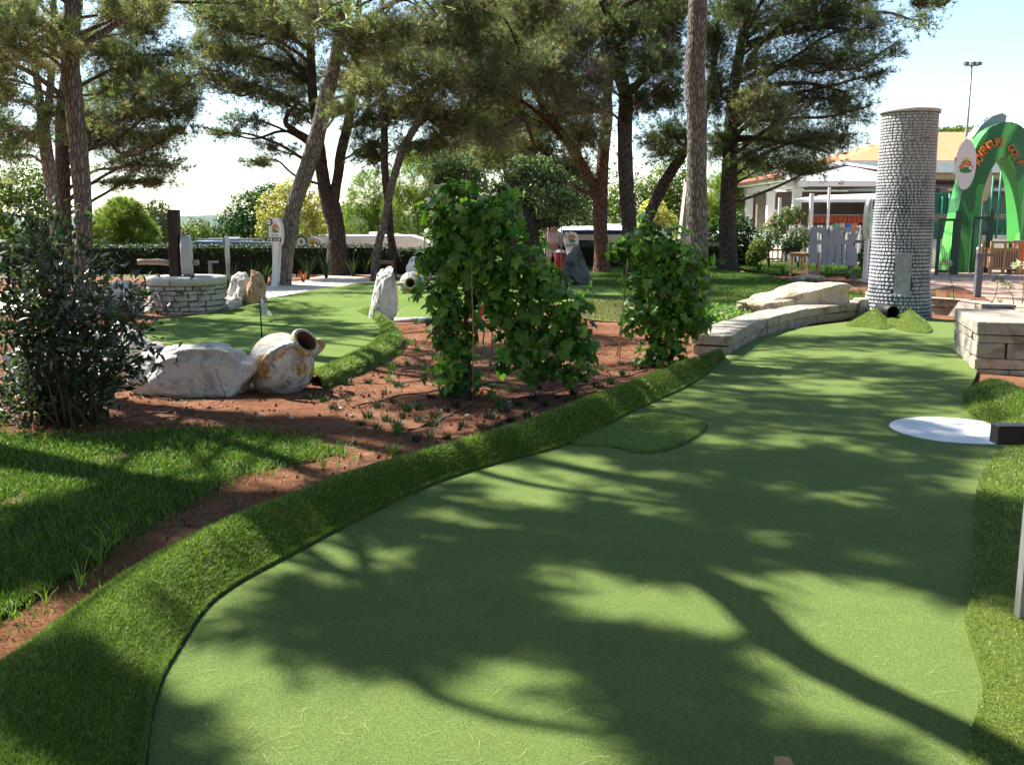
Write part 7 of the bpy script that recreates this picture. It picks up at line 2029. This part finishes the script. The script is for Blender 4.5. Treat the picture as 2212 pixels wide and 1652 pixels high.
vehicle('caravan', 'white caravan with blue awning behind the reddish pine', 'caravan', (vp.x + 0.3, 38.4, zg), 0.0, [(-2.0, 0.4), (2.2, 0.4), (2.3, 1.0), (2.2, Hc - 0.2), (1.8, Hc), (-1.8, Hc), (-2.1, Hc - 0.3)], 2.2, M['white'], [(-1.3, -0.5, Hc - 1.0, Hc - 0.5), (0.4, 1.3, Hc - 1.0, Hc - 0.5)], (0.2,), [('roof_vent', (0.2, 0, Hc + 0.05), (0.5, 0.5, 0.12), M['white'])])
a, b_, c_, d_ = pt(1215, 497, 36), pt(1345, 497, 36), pt(1345, 487, 37.4), pt(1230, 489, 37.4)
aw2 = Geo().add([tuple(a), tuple(b_), tuple(c_), tuple(d_)] + [tuple(x - Vector((0, 0, .05))) for x in (a, b_, c_, d_)], [[0, 1, 2, 3], [7, 6, 5, 4], [0, 4, 5, 1], [1, 5, 6, 2], [2, 6, 7, 3], [3, 7, 4, 0]]).build('tent_awning', simple('pale_blue_canvas', (0.50, 0.60, 0.74), (0.42, 0.52, 0.68), 1.5, 0.7, 0.1))
g = Geo().bar(a + Vector((0, -0.02, -0.09)), b_ + Vector((0, -0.02, -0.09)), 0.03, 0.14); g.build('navy_border', simple('navy_canvas', (0.03, 0.05, 0.14), None, 3, 0.8, 0), aw2)
for p in (a, b_): Geo().tube([(p.x, p.y, -0.2), tuple(p - Vector((0, 0, .06)))], 0.02, 6).build('pole', M['steel'], aw2, attr=False)
tag(aw2, 'pale blue tent awning with navy border behind the round sign', 'awning')
# thatched parasol roof behind the slim pines
p = pt(858, 503, 37)
ps = empty('thatched_parasol', (p.x, 37, -1.5)); tag(ps, 'grey thatched parasol roof behind the white caravan', 'parasol')
zt = p.z + 1.5
Geo().lathe([(0.0, zt), (0.25, zt - 0.08), (0.9, zt - 0.42), (1.0, zt - 0.52), (0.92, zt - 0.54), (0.0, zt - 0.3)], 20, smooth=False).build('roof', simple('thatch', (0.30, 0.24, 0.20), (0.20, 0.16, 0.13), 8, 0.9, 0.6), ps)
Geo().tube([(0, 0, 0), (0, 0, zt - 0.25)], 0.06, 8).build('pole', M['pole_wood'], ps, attr=False)
# white notice board between jar and vine
p = pt(925, 598, 23.5)
nb = empty('notice_board', (p.x, p.y, 0)); tag(nb, 'small white board right of the standing jar', 'board')
Geo().box((0, 0, 0.5), (0.3, 0.04, 0.5), 0.2).build('panel', M['white'], nb)
Geo().box((0, 0.03, 0.25), (0.05, 0.03, 0.5)).build('leg', M['wood'], nb)
# red bin, thin poles
p = gp(1210, 588)
rb = empty('red_bin', p); tag(rb, 'red round bin left of the grey boulder', 'bin')
Geo().lathe([(0, 0), (0.16, 0), (0.18, 0.62), (0.17, 0.63), (0.15, 0.62)], 20).build('drum', simple('dull_red', (0.28, 0.03, 0.025), None, 5, 0.7, 0), rb)
Geo().lathe([(0.19, 0.62), (0.14, 0.68), (0.05, 0.71), (0, 0.71)], 20).build('lid', M['concrete'], rb)
for u, v0, v1, lab in ((1183, 600, 492, 'thin pale pole left of the red bin'), (1212, 606, 478, 'thin pale pole in front of the red bin')):
    a = gp(u, v0); b_ = pt(u + 1, v1, a.y)
    tag(Geo().tube([a, b_], 0.018, 6).build('pole', M['pole_wood'], attr=False), lab, 'pole')

# ================================================================== the person far behind
p = pt(1194, 560, 33.0)
pe = empty('person', (p.x, 33.0, -0.2)); tag(pe, 'person in a pale pink top and cap standing far behind the large vine', 'person')
def skin(name, verts, edges, radii, mat, parent, root=0):
    me = bpy.data.meshes.new(name); me.from_pydata(verts, edges, []); me.materials.append(mat)
    o = place(me, name, parent)
    mod = o.modifiers.new('skin', 'SKIN')
    for k, r in enumerate(radii):
        sv = me.skin_vertices[0].data[k]; sv.radius = (r, r); sv.use_root = (k == root)
    s = o.modifiers.new('sub', 'SUBSURF'); s.levels = 1; s.render_levels = 2
    return o
bod = [(0, 0, 0.95), (0, 0, 1.2), (0, 0, 1.42), (0, -0.02, 1.52), (0, -0.03, 1.64), (0, -0.03, 1.74), (-0.19, 0, 1.42), (-0.25, 0.02, 1.16), (-0.24, -0.1, 0.94), (0.19, 0, 1.42), (0.26, 0.0, 1.16), (0.2, -0.16, 1.0), (-0.1, 0, 0.9), (-0.11, -0.02, 0.5), (-0.11, 0.03, 0.08), (-0.11, -0.12, 0.04), (0.1, 0, 0.9), (0.12, 0, 0.5), (0.13, 0.05, 0.08), (0.13, -0.1, 0.04)]
edg = [(0, 1), (1, 2), (2, 3), (3, 4), (4, 5), (2, 6), (6, 7), (7, 8), (2, 9), (9, 10), (10, 11), (0, 12), (12, 13), (13, 14), (14, 15), (0, 16), (16, 17), (17, 18), (18, 19)]
rd_ = [0.15, 0.14, 0.15, 0.055, 0.10, 0.085, 0.06, 0.045, 0.035, 0.06, 0.045, 0.035, 0.09, 0.065, 0.042, 0.035, 0.09, 0.065, 0.042, 0.035]
skin('body', bod, edg, rd_, simple('skin_tone', (0.45, 0.27, 0.19), None, 5, 0.6, 0), pe)
skin('shirt', [(0, 0, 1.0), (0, 0, 1.2), (0, 0, 1.4), (-0.19, 0, 1.40), (-0.245, 0.015, 1.22), (0.19, 0, 1.40), (0.25, 0, 1.22)], [(0, 1), (1, 2), (2, 3), (3, 4), (2, 5), (5, 6)], [0.19, 0.175, 0.165, 0.085, 0.07, 0.085, 0.07], simple('pale_pink_cloth', (0.62, 0.48, 0.50), None, 5, 0.85, 0.2), pe)
skin('shorts', [(0, 0, 0.98), (-0.11, 0, 0.82), (-0.12, 0, 0.55), (0.11, 0, 0.82), (0.12, 0, 0.55)], [(0, 1), (1, 2), (0, 3), (3, 4)], [0.175, 0.12, 0.10, 0.12, 0.10], simple('white_cloth', (0.6, 0.58, 0.55), None, 5, 0.85, 0.2), pe)
Geo().lathe([(0.115, 1.74), (0.12, 1.79), (0.09, 1.85), (0, 1.87)], 16).box((0, -0.14, 1.75), (0.17, 0.14, 0.015)).build('cap', simple('pink_cap', (0.62, 0.16, 0.24), None, 5, 0.8, 0), pe)

# ================================================================== hoses and needle litter
for k, (line, lab) in enumerate([([(1060, 880), (1110, 862), (1180, 852), (1260, 830), (1340, 815), (1400, 800)], 'drip hose curving below the large vine toward the wall'), ([(760, 880), (850, 858), (960, 840), (1060, 828), (1150, 815)], 'drip hose running left of the large vine'), ([(1040, 930), (1100, 905), (1200, 868), (1290, 845)], 'drip hose along the rolled turf border'), ([(905, 940), (915, 958), (950, 965), (985, 960)], 'short hooked hose end by the turf border'), ([(1020, 872), (975, 895), (930, 915), (880, 930)], 'drip hose leading from the upright cane to the lower left'), ([(860, 800), (960, 790), (1080, 780), (1180, 772), (1290, 742)], 'drip hose passing behind the large vine'), ([(240, 905), (330, 893), (420, 885)], 'dark hose lying by the shrub foot')]):
    P = spline(gl(line, 0.028), 40); P[:, 2] += 0.006 * np.sin(np.arange(40) * 0.7)
    tag(Geo().tube(P, 0.009, 6).build('drip_hose', M['hose'], attr=False), lab, 'hose', 'drip hoses laid over the bed')
# tape and tie hanging in the vine
P = spline([pt(1036, 655, 8.3), pt(1038, 690, 8.28), pt(1046, 712, 8.3), pt(1044, 740, 8.32), pt(1052, 775, 8.3)], 20)
tag(Geo().tube(P, 0.008, 6).build('plant_tie', simple('green_tie', (0.02, 0.20, 0.13), None, 30, 0.5, 0), attr=False), 'green cord tied round the large vine', 'cord')
o = Geo().box((0, 0, 0), (0.028, 0.012, 0.12)).build('plant_tag', simple('red_tag', (0.55, 0.09, 0.04), None, 6, 0.6, 0)); o.location = pt(1041, 672, 8.25); o.rotation_euler = (0, 0.2, 0)
tag(o, 'red plastic tag hanging in the large vine', 'tag')
def litter(name, P, L, W, mat, label, az=None):
    n = len(P)
    a = rng.uniform(0, 2 * np.pi, n)
    d = np.stack([np.cos(a), np.sin(a), rng.normal(size=n) * 0.10], 1)
    s = np.stack([-np.sin(a), np.cos(a), np.zeros(n)], 1)
    Ls = L * rng.uniform(0.5, 1.1, (n, 1))
    bend = s * rng.normal(size=(n, 1)) * 0.045 * Ls
    W = np.broadcast_to(W, (n,))[:, None]
    V_ = np.stack([P - d * Ls / 2 - s * W / 2, P - d * Ls / 2 + s * W / 2, P + bend + s * W / 2, P + bend - s * W / 2, P + d * Ls / 2 + s * W * .3, P + d * Ls / 2 - s * W * .3], 1)
    k = np.arange(n)[:, None]
    o = Geo().add(V_.reshape(-1, 3), np.concatenate([k * 6 + np.array([[0, 1, 2, 3]]), k * 6 + np.array([[3, 2, 4, 5]])])).build(name, mat)
    tag(o, label, 'needles', kind='stuff')
n = 17000
xy = np.c_[rng.uniform(-6, 3, n), rng.uniform(4.6, 13, n)]
keep = ~inside(xy, GREEN_POLY) & ~inside(xy, np.array([tuple(p) for p in gl(LAWN_L)])) & ~inside(xy, np.array([tuple(p) for p in P2])) & np.array([fbm((x, y, 0), 0.8, 21) > -0.25 for x, y in xy])
xy = xy[keep]
litter('needle_litter', np.c_[xy, 0.03 + rng.uniform(-0.004, 0.008, len(xy))], 0.11, 0.0022 * np.clip(xy[:, 1] / 5, 1, 2), M['litter'], 'brown pine needle litter over the red bed')
xy = np.c_[rng.uniform(-2.2, 2.6, 1500), 2.3 + rng.random(1500) ** 1.3 * 6]
xy = xy[inside(xy, GREEN_POLY)][:330]
litter('fallen_needles', np.c_[xy, np.full(len(xy), ZG + 0.006)], 0.085, 0.0009 * np.clip(xy[:, 1] / 3.5, 1, 2), M['litter_pale'], 'single dry pine needles fallen on the near green')

# clods and chips lying on the bed
n = 5200
xy = np.c_[rng.uniform(-6, 3.4, n), rng.uniform(4.6, 13, n)]
keep = ~inside(xy, GREEN_POLY) & ~inside(xy, np.array([tuple(p) for p in gl(LAWN_L)])) & ~inside(xy, np.array([tuple(p) for p in P2]))
xy = xy[keep]; n = len(xy)
sz = 0.006 + 0.02 * rng.random((n, 1)) ** 3
tet = np.array([(1, 0, -.5), (-.5, .87, -.5), (-.5, -.87, -.5), (0.1, 0, .8), (0.4, 0.5, 0.3)])
V_ = np.c_[xy, np.full(n, 0.026)][:, None] + sz[:, None] * (tet[None] * rng.uniform(0.6, 1.4, (n, 5, 1)))
tf = np.array([(0, 1, 4), (0, 4, 3), (4, 1, 3), (1, 2, 3), (2, 0, 3), (0, 2, 1)])
g = Geo().add(V_.reshape(-1, 3), (np.arange(n)[:, None, None] * 5 + tf[None]).reshape(-1, 3))
tag(g.build('soil_clods', M['soil'], attr=False), 'crumbs of red soil scattered over the bed', 'soil', kind='stuff')
